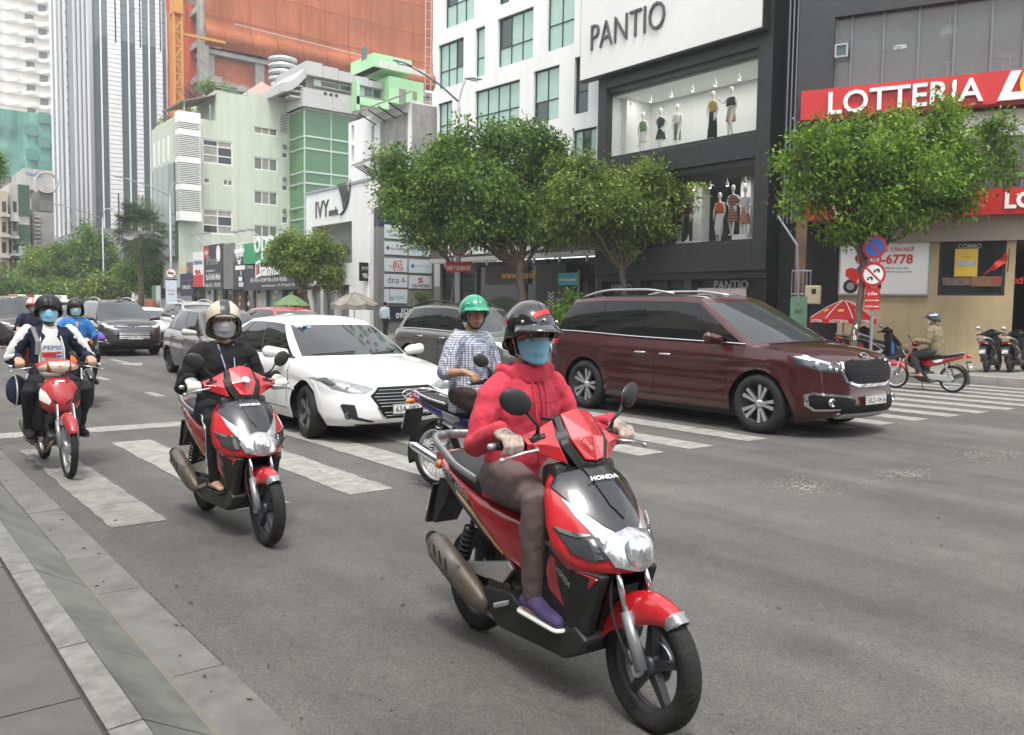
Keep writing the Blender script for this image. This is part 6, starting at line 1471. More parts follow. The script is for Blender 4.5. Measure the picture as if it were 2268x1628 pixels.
for s in (1,-1): pat('tail_light',[(-1.52,.95),(-1.70,.93),(-1.74,.66),(-1.6,.70)],1,s,REDL,off=.006)
CARP = dict(SUVP,L=4.53,W=1.82,H=1.65,wf=1.38,wr=-1.34,sill=.24,belt=[(-2.25,1.05),(-1,1.04),(.5,1.0),(1.1,.97),(1.7,.93),(2.26,.80)],gh=dict(xA=1.05,xTA=.3,xC=-2.0,xTC=-1.65,yT=.60,bowf=.34,bowt=.12,bowr=.18,zt=[(-2.0,1.52),(-.8,1.60),(-.1,1.59),(.35,1.53)],pillars=[(.04,.34),(.37,.68),(.71,.94)]),bpil=[(.34,.37),(.68,.71)],
 crown=[(-2.26,.01),(.7,.03),(1.1,.08),(1.9,.08),(2.26,.03)],seams=[[(.98,.4),(.98,.95)],[(-.12,.32),(-.12,1.0)],[(-1.05,.7),(-1.15,1.0)]],handles=[(.05,.88),(-.85,.90)],mirror=(.85,1.04),trim=CHROME,handle_mat=CHROME,lip=None,rails=(-1.7,.1,BLKP))
SLV = paint('silver_grey_paint',(.13,.127,.12),.5)
CAB,pat,bv,dv = car('silver grey suv with black roof rails half hidden behind the green helmeted rider',(11.2,15.5,0),ROT,CARP,SLV,name='grey_suv')
lamps(pat,[(.48,.78),(.56,.70),(.74,.74),(.85,.86),(.75,.86)],[(-.45,.75),(.45,.75),(.38,.65),(-.38,.65)],GRB)
emblem(CAB,fx(bv,0,.70,.02),0,.70,.075,.036,CHROME,.2,LETK,'KIA')
SED = dict(PE,steer=0,seams=PE['seams'][:3])
RDP = paint('bright_red_paint',(.42,.018,.02))
c_,pat,bv,dv = car('bright red car whose roof shows above the white saloon',(10.6,24.2,0),ROT,dict(CARP,H=1.5,rails=None,gh=dict(CARP['gh'],zt=[(-2.0,1.40),(-.8,1.47),(-.1,1.46),(.35,1.41)])),RDP,name='red_car')
lamps(pat,[(.48,.78),(.56,.70),(.74,.74),(.85,.86),(.75,.86)],[(-.45,.72),(.45,.72),(.38,.6),(-.38,.6)])
c_,pat,bv,dv = car('pale silver suv far behind the brown grey hatchback',(9.9,30.5,0),ROT,dict(SUVP,lip=None),paint('pale_silver_paint',(.42,.42,.41),.4),name='silver_suv')
lamps(pat,[(.50,.90),(.56,.82),(.74,.85),(.83,.96),(.75,.965)],[(-.42,.78),(.42,.78),(.36,.6),(-.36,.6)])
c_,pat,bv,dv = car('white saloon in the queue right of the dark compact suv',(8.95,33.2,0),ROT,SED,WHP,name='white_saloon')
lamps(pat,[(.43,.60),(.50,.565),(.76,.66),(.80,.735),(.58,.68)],hexg)
c_,pat,bv,dv = car('dark red hatchback tucked behind the brown grey one',(8.45,24.7,0),ROT,HB,paint('dark_red_paint',(.16,.015,.02),.2),name='hatchback')
lamps(pat,[(.45,.68),(.52,.6),(.70,.66),(.77,.78),(.68,.78)],[(-.3,.5),(.3,.5),(.26,.38),(-.26,.38)])
for s in (1,-1): pat('tail_light',[(-1.50,1.0),(-1.70,.98),(-1.76,.62),(-1.5,.70)],1,s,REDL,off=.006)
c_,pat,bv,dv = car('black saloon between the silver grey suv and the maroon carrier',(15.2,18.4,0),ROT,SED,paint('black_car_paint',(.012,.012,.013)),name='black_saloon')
lamps(pat,[(.43,.60),(.50,.565),(.76,.66),(.80,.735),(.58,.68)],hexg)
c_,pat,bv,dv = car('big charcoal suv behind the navy jacketed rider',(5.15,36.4,0),ROT,dict(CARP,L=4.75,H=1.8,W=1.86,gh=dict(CARP['gh'],zt=[(-2.0,1.66),(-.8,1.74),(-.1,1.73),(.35,1.67)]),rails=None),GUN,name='dark_suv')
lamps(pat,[(.50,.84),(.56,.74),(.76,.78),(.87,.9),(.77,.92)],[(-.45,.85),(.45,.85),(.40,.55),(-.40,.55)])
c_,pat,bv,dv = car('tan grey people carrier at the left edge of the photo',(4.85,43.0,0),ROT,dict(CARP,L=4.6,H=1.75,gh=dict(CARP['gh'],zt=[(-2.0,1.62),(-.8,1.70),(-.1,1.69),(.35,1.63)]),rails=None),paint('tan_grey_paint',(.17,.15,.13),.4),name='people_carrier')
lamps(pat,[(.46,.80),(.52,.68),(.74,.72),(.85,.86),(.75,.88)],[(-.42,.82),(.42,.82),(.36,.58),(-.36,.58)]); pat('chrome_bar',[(-.42,.74),(.42,.74),(.42,.70),(-.42,.70)],0,1,CHROME,off=.02,cuts=2)
c_,pat,bv,dv = car('grey saloon roof between the charcoal suv and the compact suv',(7.3,39.5,0),ROT,SED,paint('mid_grey_paint',(.2,.2,.2),.4),name='grey_saloon')
lamps(pat,[(.43,.60),(.50,.565),(.76,.66),(.80,.735),(.58,.68)],hexg)
t = thing('green_van','green van with a red and white light bar on its roof, far in the queue','van',(8.2,57,0),ROT,None,.86); GV = paint('green_van_paint',(.03,.22,.09))
bevel(MB().box((-2.3,-.95,.35),(1.5,.95,2.0)).build('body',GV,t),.15,3); bevel(MB().add([(1.5,-.9,.35),(2.3,-.85,.35),(2.3,.85,.35),(1.5,.9,.35),(1.5,-.9,1.95),(2.15,-.8,1.0),(2.15,.8,1.0),(1.5,.9,1.95)],[(0,3,2,1),(4,5,6,7),(0,1,5,4),(1,2,6,5),(2,3,7,6),(3,0,4,7)]).build('cab',GV,t),.06)
MB().add([(1.56,-.78,1.86),(2.14,-.72,1.08),(2.14,.72,1.08),(1.56,.78,1.86)],[(0,1,2,3)]).build('windscreen',WSG,t)
lbm = MB().box((.6,-.75,2.05),(.9,.75,2.12)).build('light_bar',BLKP,t)
for k,m in enumerate((ORL,LETW,REDL)): bevel(MB().box((.6,-.74+k*.5,2.12),(.9,-.26+k*.5,2.3)).build('lamp',m,lbm),.03)
for x in (-1.5,1.4):
 for s in (1,-1): wheel(t,x,s*.85,.33,.2,'steel',s)
t = thing('box_lorry','white box lorry with ACS lettering, far in the queue','lorry',(10.2,60,0),ROT,None,.85)
bevel(MB().box((-3.4,-1.05,.8),(1.2,1.05,2.35)).build('box',WHITE,t),.03); bevel(MB().box((1.25,-.95,.5),(2.9,.95,2.05)).build('cab',WHITE,t),.15,3)
MB().box((2.9,-.82,1.25),(2.92,.82,1.85)).build('windscreen',WSG,t)
text('lettering','ACS',LETK,t,Matrix.Translation((1.27,.1,2.1))@Matrix.Rotation(PI/2,4,'Z')@Matrix.Rotation(PI/2,4,'X'),h=.22,bold=.03)
for x in (-2.4,2.1):
 for s in (1,-1): wheel(t,x,s*.9,.4,.22,'steel',s)
# ================================================================ MOTORBIKES   (local x forward, y left, z up; wheels touch z = 0)
BRED = mat('motorbike_red_paint',(.50,.014,.022),.22,0,var=.06,vscale=3,coat=1)
BBLK = mat('motorbike_black_paint',(.014,.014,.016),.22,coat=1)
BBLU = mat('motorbike_blue_paint',(.02,.03,.16),.22,coat=1)
SEATM = mat('black_seat_vinyl',(.024,.024,.025),.55,var=.15,bump=.2,bscale=90)
ENG = mat('engine_casing',(.09,.088,.085),.5,.5,var=.25,vscale=12)
EXH = mat('dusty_exhaust_steel',(.20,.18,.155),.5,.6,col2=(.13,.10,.075),vscale=6)
GREYP = mat('grey_rail_paint',(.30,.31,.32),.35,.5)
RUBB = mat('grip_rubber',(.016,.016,.016),.8)
CREAM = mat('yellowed_lamp_lens',(.62,.57,.42),.12,.1,coat=1)
CLRL = mat('silver_reflector',(.86,.87,.88),.16,.75,var=.1,col2=(.28,.29,.31),vscale=15,bump=.10,bscale=40,coat=1)
SVEE = mat('silver_paint',(.60,.61,.62),.25,.6,var=.08,vscale=10,coat=1)
def mirror_y(v): return [(p[0],-p[1],p[2]) for p in v]
def bike_wheel(t,x,r,w,kind,rim_m):
 M4 = Matrix.Translation((x,0,r))@Matrix.Rotation(PI/2,4,'X'); h = w/2; ri = r-w*.78
 wh = MB().lathe([(0,-h*.9),(.035,-h*.9),(.045,-h*.5),(.045,h*.5),(.035,h*.9),(0,h*.9)],M4,18).build('wheel',DARKALLOY if kind == 'cast' else SILV,t,smooth=True)
 prof = [(ri,-h*.62),(ri+.012,-h*.8),(r-w*.35,-h),(r-w*.14,-h*.82),(r-w*.03,-h*.45),(r,0),(r-w*.03,h*.45),(r-w*.14,h*.82),(r-w*.35,h),(ri+.012,h*.8),(ri,h*.62)]
 MB().lathe(prof,M4,56).build('tyre',TYRE,wh,smooth=True)
 gr = MB()                                                # tread grooves as raised dark bars
 for k in range(44):
  a = 2*PI*k/44
  for s in (-1,1):
   R4 = M4@Matrix.Rotation(a,4,'Z')
   gr.add([R4@Vector(p) for p in ((r-w*.13,.0,s*h*.80),(r-w*.02,.014,s*h*.38),(r-w*.0,.020,s*h*.30),(r-w*.02,.022,s*h*.38),(r-w*.13,.008,s*h*.83))],[(0,1,2,3,4)])
 tag(gr.build('tread',SEAM,wh,fix=False),kind='stuff')
 MB().lathe([(ri+.004,-h*.62),(ri-.016,-h*.5),(ri-.022,0),(ri-.016,h*.5),(ri+.004,h*.62)],M4,48).build('rim',rim_m,wh,smooth=True)
 if kind == 'cast':
  for k in range(5):
   R4 = M4@Matrix.Rotation(2*PI*k/5+.3,4,'Z'); rr_ = ri-.012
   MB().add([R4@Vector(p) for p in ((.035,-.020,h*.45),(.035,.020,h*.45),(rr_,.012,h*.36),(rr_,-.012,h*.36),(.035,-.020,-h*.45),(.035,.020,-h*.45),(rr_,.012,-h*.36),(rr_,-.012,-h*.36))],[(0,1,2,3),(7,6,5,4),(0,4,5,1),(1,5,6,2),(2,6,7,3),(3,7,4,0)]).build('spoke',rim_m,wh)
 else:
  sp = MB()
  for k in range(32):
   a = 2*PI*k/32; e = a+(.5 if k % 2 else -.5); z = h*.8*(1 if k % 4 < 2 else -1)
   sp.tube([M4@Vector((.035*math.cos(e),.035*math.sin(e),z)),M4@Vector(((ri-.01)*math.cos(a),(ri-.01)*math.sin(a),0))],.0022,4)
  tag(sp.build('wire_spokes',SILV,wh,smooth=True),kind='stuff')
 MB().lathe([(0,-h*1.05),(.075 if kind == 'cast' else .055,-h*1.0),(.075 if kind == 'cast' else .055,-h*.8),(0,-h*.8)],M4,20).build('brake_disc',SILV if kind == 'cast' else ENG,wh,smooth=False)
 return wh
def fender(t,x,r,w,a0,a1,m,drop=.06,name='front_fender',cut=None):
 rows = []
 for i in range(19):
  q = i/18; a = a0+(a1-a0)*q; dd = drop*(.55+.9*math.sin(q*PI)**1.0); R = r+.028; row = []
  for j in range(9):
   s = (j-4)/4; yy = s*w/2*(1-.12*q*0); rr_ = R-(abs(s)**3)*dd; row.append(Vector((x+rr_*math.cos(a),yy*(1-.35*max(0,.25-q)/.25),r+rr_*math.sin(a))))
  rows.append(row)
 o = MB().grid(rows).build(name,m,t,smooth=True); md = o.modifiers.new('thickness','SOLIDIFY'); md.thickness = .005; return o
def loft(secs,close=True):                 # sections are equal-length loops
 b = MB(); b.grid(secs,closed=True)
 n = len(secs[0])
 if close: b.f += [tuple(range(n))[::-1],tuple(range((len(secs)-1)*n,len(secs)*n))]
 return b
def sect(x,hw,z0,z1,n=14,p=2.6,dx=0,yc=0):           # superellipse cross-section in the y-z plane
 out_ = []
 for i in range(n):
  a = 2*PI*i/n; c,s = math.cos(a),math.sin(a); out_.append(Vector((x+dx*s,yc+hw*math.copysign(abs(c)**(2/p),c),(z0+z1)/2+(z1-z0)/2*math.copysign(abs(s)**(2/p),s))))
 return out_
def spring(t,p0,p1,rad=.032,turns=9,m=BLKP):
 p0,p1 = Vector(p0),Vector(p1); d = (p1-p0); u = d.orthogonal().normalized(); v = d.normalized().cross(u)
 s = MB().tube([p0,p1],.014,8).build('rear_shock',ENG,t)
 MB().tube([p0+d*(.12+.7*k/(turns*10))+(u*math.cos(k*PI/5)+v*math.sin(k*PI/5))*rad for k in range(turns*10+1)],.007,5).build('spring',m,s,smooth=True)
def bars(t,hx,hz,sweep,red,mirrors=('L','R'),lever=True,gy=.36):
 for s,nm in ((1,'L'),(-1,'R')):
  MB().tube([(hx+.01,s*.12,hz-.03),(hx-.01,s*.22,hz),(hx-sweep,s*gy,hz-.005)],.011,8).build('handlebar',SILV,t)
  MB().tube([(hx-.015,s*.235,hz),(hx-sweep,s*(gy+.005),hz-.005)],.0175,10).build('grip',RUBB,t,smooth=True)
  MB().limb([(hx-sweep,s*(gy+.012),hz-.005),(hx-sweep,s*(gy+.03),hz-.005)],[.014,.014],8).build('bar_end',SILV,t,smooth=True)
  MB().box((hx-.03,s*.215-.022,hz-.03),(hx+.03,s*.215+.022,hz+.025)).build('switch_block',BLKP,t)
  if lever: MB().tube([(hx+.03,s*.215,hz-.01),(hx+.075,s*.245,hz-.012),(hx+.06,s*.30,hz-.02),(hx+.035,s*(gy+.03),hz-.045)],[.010,.011,.009,.007],7,True,(1,.6)).limb([(hx+.035,s*(gy+.03),hz-.045),(hx+.034,s*(gy+.034),hz-.047)],[.010,.010],8).build('brake_lever',SILV,t,smooth=True)
  if nm in mirrors:
   c = Vector((hx+.015,s*.315,hz+.175)); m_ = MB().tube([(hx+.01,s*.20,hz+.02),(hx+.025,s*.205,hz+.075),(hx+.03,s*.24,hz+.105),c-Vector((0,s*.045,.03))],[.012,.0075,.007,.007],7).build('mirror',BLKP,t,smooth=True)
   MB().tube([(hx+.01,s*.2,hz-.01),(hx+.012,s*.2,hz+.04)],[.021,.016],8).build('mirror_boot',RUBB,m_,smooth=True)
   R3 = Matrix.Rotation(s*.35,3,'Z'); MB().ell(c,(.018,.072,.052),18,10,R3@Matrix.Rotation(s*.35,3,'X')).build('mirror_shell',BLKP,m_,smooth=True)
   MB().ell(c+Vector((-.009,-s*.003,0)),(.012,.064,.045),18,10,R3@Matrix.Rotation(s*.35,3,'X')).build('mirror_glass',CHROME,m_,smooth=True)
def scooter(label,loc,rotz,body,scale=1,lean=0,steer=0,plate='59-X2\n123.45',group=None,mirrors=('L','R'),tailmark=True,maker='HONDA'):
 t = thing('scooter',label,'scooter',loc,rotz,group,scale); t.rotation_euler = (lean,0,rotz)
 bike_wheel(t,.63,.245,.088,'cast',DARKALLOY); bike_wheel(t,-.64,.245,.098,'cast',DARKALLOY)
 for s in (1,-1):
  MB().tube([(.655,s*.075,.245),(.56,s*.075,.44)],[.026,.024],10).build('fork_leg',GREYP,t,smooth=True); MB().tube([(.56,s*.075,.44),(.475,s*.07,.62)],.014,8).build('fork_tube',CHROME,t,smooth=True)
  MB().lathe([(0,0),(.022,0),(.022,.02),(0,.02)],Matrix.Translation((.645,s*.075,.245))@Matrix.Rotation(-s*PI/2,4,'X'),10).build('axle_nut',SILV,t)
 fender(t,.63,.245,.15,math.radians(54),math.radians(170),body,.085)
 fender(t,.63,.2465,.11,math.radians(50),math.radians(60),GREYP,.04,'fender_tip')
 MB().add([(.46,-.085,.50),(.46,.085,.50),(.36,.075,.22),(.36,-.075,.22),(.50,-.08,.46),(.50,.08,.46)],[(0,1,2,3)]).build('inner_mudguard',BLKP,t)
 V = [(.955,.20,.105,.13,.94),(.91,.275,.165,.165,.905),(.86,.335,.215,.20,.855),(.80,.40,.245,.245,.785),(.74,.455,.262,.285,.715),(.69,.50,.262,.315,.66),(.64,.538,.245,.34,.615),(.60,.553,.222,.36,.585),(.575,.54,.205,.365,.565),(.585,.46,.19,.36,.56)]
 rows = []
 for zc,xc,hw,ex,ez in V:
  row = []
  for j in range(-10,11):
   q = j/10; a = abs(q); row.append(Vector((xc-(xc-ex)*a**2.1,hw*q,zc+(ez-zc)*a**1.8)))
  rows.append(row)
 R2 = []                                  # smooth between levels
 for k in range(46):
  tt = (len(rows)-1)*k/45; R2.append([Vector([cr([(i,rows[i][j][c]) for i in range(len(rows))],tt) for c in range(3)]) for j in range(21)])
 cb = MB().grid(R2); co = cb.build('front_cowl',body,t,smooth=True); bv = bvh_of(cb)
 md = co.modifiers.new('thickness','SOLIDIFY'); md.thickness = .012; md.offset = -1
 def patch(nm,poly,m,off=.004,cuts=3,mir=False,par=t):
  for s in ((1,-1) if mir else (1,)):
   q = [(p[0]*s,p[1]) for p in poly]; o = project_patch(bv,q,0,1,off,cuts,.008,2.0).build(nm,m,par,fix=False,auto=50)
  return o
 patch('silver_vee',[(-.185,.825),(-.15,.80),(-.10,.755),(0,.70),(.10,.755),(.15,.80),(.185,.825),(.17,.765),(.135,.70),(.10,.655),(0,.635),(-.10,.655),(-.135,.70),(-.17,.765)],SVEE,.005)
 bp_ = patch('black_panel',[(-.125,.925),(-.055,.94),(.055,.94),(.125,.925),(.195,.86),(.16,.80),(.09,.735),(.03,.70),(0,.692),(-.03,.70),(-.09,.735),(-.16,.80),(-.195,.86)],BBLK,.010)
 patch('panel_rib',[(-.06,.935),(.06,.935),(.035,.80),(0,.75),(-.035,.80)],mat('satin_black_paint',(.022,.022,.024),.3,coat=.6),.016)
 hx = bv.ray_cast(Vector((2,0,.895)),Vector((-1,0,0)))[0].x
 text('maker_badge',maker,LETW,bp_,Matrix.Translation((hx+.034,0,.892))@Matrix.Rotation(PI/2,4,'Z')@Matrix.Rotation(math.radians(52),4,'X'),h=.019,ext=.004,bold=.04,align='C',sx=1.6)
 H_ = patch('headlight',[(-.095,.705),(0,.725),(.095,.705),(.128,.655),(.10,.603),(0,.584),(-.10,.603),(-.128,.655)],CLRL,.012)
 for y,z,r_ in ((0,.652,.062),): MB().lathe([(0,.012),(r_*.35,.012),(r_*.4,.009),(r_*.8,.006),(r_*.95,.001),(r_*1.02,-.006)],Matrix.Translation((.552,y,z))@Matrix.Rotation(PI/2-.25,4,'Y'),20).build('reflector_bowl',CLRL,H_,smooth=True)
 patch('indicator',[(.125,.70),(.12,.625),(.165,.618),(.215,.645),(.243,.725),(.19,.715)],LENSD,.008,mir=True)
 patch('indicator_strip',[(.145,.69),(.165,.69),(.15,.625),(.132,.628)],CHROME,.014,2,mir=True); patch('indicator_strip',[(.15,.705),(.19,.712),(.24,.73),(.232,.712),(.19,.695)],CHROME,.014,2,mir=True)
 for s in (1,-1):
  a = [(.36,s*.205,.585),(.50,s*.15,.565),(.46,s*.155,.46),(.40,s*.15,.30),(.30,s*.155,.25),(.20,s*.175,.40),(.16,s*.185,.56),(.22,s*.2,.66)]
  b = MB().add(a+[(p[0],p[1]-s*.05,p[2]) for p in a],[tuple(range(8)),tuple(range(15,7,-1))]+[(i,(i+1)%8,8+(i+1)%8,8+i) for i in range(8)])
  bevel(b.build('lower_cowl',BLKP,t,smooth=False),.012,2)
  a = [(.365,s*.212,.575),(.485,s*.165,.555),(.40,s*.172,.47),(.30,s*.178,.40),(.205,s*.19,.455),(.19,s*.196,.53),(.23,s*.206,.60)]
  b = MB().add(a+[(p[0],p[1]-s*.012,p[2]) for p in a],[tuple(range(7)),tuple(range(13,6,-1))]+[(i,(i+1)%7,7+(i+1)%7,7+i) for i in range(7)])
  lc = bevel(b.build('side_panel',body,t),.004,2)
  m4 = Matrix(((-s*-1*(-1) if 0 else (-1 if s > 0 else 1)*-1,0,0,0),(0,0,0,0),(0,0,1,0),(0,0,0,1)))
  X_ = Vector((-.85*1 if s > 0 else .85,.05,-.42*(1 if s < 0 else -1)*1)).normalized() if 0 else Vector((.86 if s < 0 else -.86,0,-.45 if s < 0 else .45)).normalized()
  N_ = Vector((.2,s,0)).normalized(); Y_ = N_.cross(X_).normalized(); Mm = Matrix.Identity(4)
  for i in range(3): Mm[i][0] = X_[i]; Mm[i][1] = Y_[i]; Mm[i][2] = N_[i]; Mm[i][3] = (.27 if s < 0 else .37,s*.204,.548 if s < 0 else .50)[i]
  text('maker_badge',maker,ALU,lc,Mm,w=.105,ext=.003,bold=.04)
  a = [(.40,s*.215,.60),(.26,s*.232,.665),(.215,s*.225,.65),(.30,s*.215,.60)]
  MB().add(a+[(p[0],p[1]-s*.03,p[2]-.012) for p in a],[(0,1,2,3),(7,6,5,4),(0,4,5,1),(1,5,6,2),(2,6,7,3),(3,7,4,0)]).build('air_scoop',BBLK,t)
 bevel(MB().prism([(.10,.93),(.20,.95),(.27,.70),(.27,.45),(.20,.30),(.08,.30),(.13,.60)],-.165,.165,Matrix.Rotation(PI/2,4,'X')).build('inner_shield',BLKP,t),.02)
 bevel(MB().prism([(.42,.30),(.40,.24),(.28,.185),(-.20,.165),(-.34,.20),(-.34,.32),(-.12,.34),(.0,.285),(.22,.285),(.34,.34)],-.165,.165,Matrix.Rotation(PI/2,4,'X')).build('floorboard',BLKP,t),.015)
 MB().box((-.16,-.172,.286),(.20,.172,.294)).build('floor_mat',RUBB,t)
 S = []
 for y,x0,x1,z0,z1 in [(y_*q_,a_,b_,c_,d_) for q_ in (-1,1) for y_,a_,b_,c_,d_ in (((.25,.085,.115,1.0,1.03),(.20,.075,.155,.985,1.05),(.145,.06,.195,.965,1.068),(.10,.05,.235,.95,1.10),(.05,.05,.262,.928,1.125)) if q_ < 0 else ((.0,.05,.272,.92,1.13),(.05,.05,.262,.928,1.125),(.10,.05,.235,.95,1.10),(.145,.06,.195,.965,1.068),(.20,.075,.155,.985,1.05),(.25,.085,.115,1.0,1.03)))]:
  xm,zm = (x0+x1)/2,(z0+z1)/2; lp = []
  for i in range(14):
   a = 2*PI*i/14; c,q = math.cos(a),math.sin(a); cx_ = math.copysign(abs(c)**.8,c)*(x1-x0)/2; zz = math.copysign(abs(q)**.85,q)*(z1-z0)/2; lp.append(Vector((xm+cx_-.35*max(0,zz),y,zm+zz)))
  S.append(lp)
 hb = loft([[Vector((p.x*.86,p.y,1.02+(p.z-1.02)*.86)) for p in q] for q in S]); ho = hb.build('handlebar_cover',BLKP,t,smooth=True)
 def facet(nm,V,F,m,both=True):
  for k in ((1,-1) if both else (1,)):
   b = MB(); b.add([(x_,y_*k,z_) for x_,y_,z_ in V],F); o = b.build(nm,m,ho); md = o.modifiers.new('thickness','SOLIDIFY'); md.thickness = .012; md.offset = 0; bevel(o,.005,2,20)
  return o
 b = MB(); HV = ((.125,0,1.150),(.115,.078,1.132),(.205,.088,1.035),(.255,.048,.962),(.268,0,.955),(.238,0,1.055)); b.add(HV,[(0,1,2,5),(5,2,3,4)]); b.add(mirror_y(HV),[(5,2,1,0),(4,3,2,5)])
 me = b.mesh('centre_panel',body,False); bm = bmesh.new(); bm.from_mesh(me); bmesh.ops.remove_doubles(bm,verts=bm.verts,dist=.001); bmesh.ops.recalc_face_normals(bm,faces=bm.faces); bm.to_mesh(me); bm.free()
 o = link('centre_panel',me,ho); md = o.modifiers.new('thickness','SOLIDIFY'); md.thickness = .014; md.offset = 0; bevel(o,.006,2,12)
 facet('black_trim',[(.117,.079,1.128),(.102,.103,1.116),(.188,.124,1.013),(.203,.090,1.030),(.245,.068,.918),(.253,.050,.957),(.262,0,.908),(.266,0,.950)],[(0,1,2,3),(3,2,4,5),(5,4,6,7)],BLKP)
 facet('wing_panel',[(.098,.106,1.108),(.085,.175,1.072),(.075,.255,1.048),(.188,.128,1.012),(.165,.18,1.022),(.125,.255,1.024),(.215,.104,.945),(.165,.175,.972),(.12,.25,.998)],[(0,1,4,3),(1,2,5,4),(3,4,7,6),(4,5,8,7)],body)
 facet('wing_slot',[(.126,.165,1.062),(.112,.225,1.048),(.128,.222,1.040),(.146,.170,1.046)],[(0,1,2,3)],LETK)
 for s,y_ in ((1,.10),(-1,-.10),(-1,-.06)): MB().tube(path([(.10,s*.19,1.0),(.19,y_*1.2,.985),(.20,y_,.92),(.30,y_*.8,.80)],9),.0055,5).build('cable',RUBB,t)
 MB().tube(path([(.46,-.06,.60),(.50,-.10,.44),(.57,-.105,.33),(.62,-.095,.26)],9),.006,5).build('brake_hose',RUBB,t)
 MB().prism([(.10,-.10),(.02,-.11),(.02,.11),(.10,.10)],1.10,1.112).build('dash',BLKP,ho)
 MB().tube([(.12,0,.96),(.22,0,.86)],.05,10).build('steering_neck',body,t)
 bars(t,.11,1.02,.055,body,mirrors)
 seat_s = [(-.0,.075,.665,.70),(-.05,.105,.655,.725),(-.18,.125,.665,.755),(-.32,.14,.675,.772),(-.42,.145,.69,.785),(-.50,.145,.705,.815),(-.62,.14,.73,.84),(-.74,.125,.755,.853),(-.82,.09,.785,.855),(-.845,.05,.80,.845)]
 loft([sect(x,hw,z0,z1,18,2.8) for x,hw,z0,z1 in seat_s]).build('seat',SEATM,t,smooth=True)
 tail = [(.03,.10,.34,.66,0),(-.06,.125,.38,.67,0),(-.22,.155,.44,.69,0),(-.40,.165,.53,.715,0),(-.58,.16,.62,.755,0),(-.74,.135,.69,.79,0),(-.86,.10,.735,.82,0),(-.94,.05,.77,.825,0)]
 tb = loft([sect(x,hw,z0,z1,20,3.0) for x,hw,z0,z1,_ in tail]); to = tb.build('tail_body',body,t,smooth=True); tv = bvh_of(tb)
 for s in (1,-1):
  def sp(nm,poly,m,off): return project_patch(tv,poly,1,s,off,2,.006,2.0).build(nm,m,to,fix=False,auto=50)
  sp('black_flash',[(-.93,.80),(-.70,.755),(-.50,.69),(-.36,.60),(-.22,.475),(-.18,.455),(-.30,.49),(-.45,.575),(-.62,.655),(-.80,.725)],BBLK,.004)
  sp('gold_line',[(-.60,.705),(-.40,.62),(-.20,.50),(-.205,.488),(-.41,.605),(-.60,.69)],mat('gold_line',(.55,.38,.16),.4),.007)
  sp('blue_line',[(-.60,.685),(-.42,.598),(-.24,.48),(-.25,.47),(-.43,.585),(-.60,.67)],mat('navy_line',(.03,.03,.12),.4),.007)
  if tailmark:
   h = tv.ray_cast(Vector((-.52,s*2,.715)),Vector((0,-s,0)))[0]
   X_ = Vector((.9,0,-.42)) if s < 0 else Vector((-.9,0,.42)); X_.normalize(); N_ = Vector((0,s,.1)).normalized(); Y_ = N_.cross(X_).normalized(); Mm = Matrix.Identity(4); st = Vector((-.70 if s < 0 else -.44,s*.168,.775 if s < 0 else .655))
   for i in range(3): Mm[i][0] = X_[i]; Mm[i][1] = Y_[i]; Mm[i][2] = N_[i]; Mm[i][3] = st[i]
   text('model_mark','Air Blade',ALU,to,Mm,w=.24,ext=.004,shear=.3,bold=.01)
  MB().tube(path([(-.42,s*.155,.78),(-.60,s*.175,.83),(-.80,s*.155,.895),(-.93,s*.085,.915),(-.96,0,.915)],14),[.016]*5+[.02]*9,8,True,(.7,1.2)).build('grab_rail',GREYP,t,smooth=True)
  bevel(MB().box((-.97,s*.0,.79),(-.90,s*.075,.835)).build('tail_light',REDL,t),.012)
  MB().limb([(-.90,s*.09,.775),(-.945,s*.07,.775)],[.022,.016],8).build('rear_indicator',ORL,t,smooth=True)
  spring(t,(-.66,s*.115,.27),(-.50,s*.115,.60))
 MB().prism([(-.80,.72),(-.93,.70),(-1.0,.48),(-.98,.46),(-.86,.60)],-.07,.07,Matrix.Rotation(PI/2,4,'X')).build('rear_mudguard',BLKP,t)
 MB().prism([(-.975,.66),(-.99,.665),(-1.07,.455),(-1.05,.45)],-.08,.08,Matrix.Rotation(PI/2,4,'X')).build('mud_flap',BLKP,t)
 vplate(t,plate,-1.04,0,.565,.15,.12,.4,back=True)
 bevel(MB().prism([(-.10,.36),(-.14,.22),(-.34,.17),(-.62,.20),(-.66,.30),(-.46,.36),(-.28,.42)],-.10,.12,Matrix.Rotation(PI/2,4,'X')).build('engine',ENG,t),.02)
 MB().lathe([(0,0),(.085,0),(.095,.02),(.085,.045),(0,.05)],Matrix.Translation((-.24,-.10,.30))@Matrix.Rotation(PI/2,4,'X'),20).build('fan_cover',BLKP,t,smooth=True)
 for k in range(6): MB().box((-.31+.025*k,-.152,.24),(-.298+.025*k,-.146,.36)).build('cooling_fin',ENG,t)
 MB().tube([(-.14,-.10,.24),(-.22,-.145,.19),(-.36,-.16,.215)],[.016,.018,.02],8).build('exhaust_pipe',EXH,t,smooth=True)
 mf = MB().tube(path([(-.30,-.165,.225),(-.36,-.17,.25),(-.44,-.18,.29),(-.71,-.20,.42),(-.75,-.202,.438)],12),[.028,.042,.055,.06,.062,.063,.063,.063,.062,.062,.06,.045],20,True,(.92,1.06)).build('muffler',EXH,t,smooth=True)
 d_ = Vector((-.34,-.025,.155)).normalized()
 sh = MB().tube([Vector((-.50,-.188,.32)),Vector((-.70,-.205,.416))],.06,14,True,(.95,1.1)).build('heat_shield',mat('dull_heat_shield',(.17,.16,.145),.55,.4,var=.2,vscale=10),mf,smooth=True)
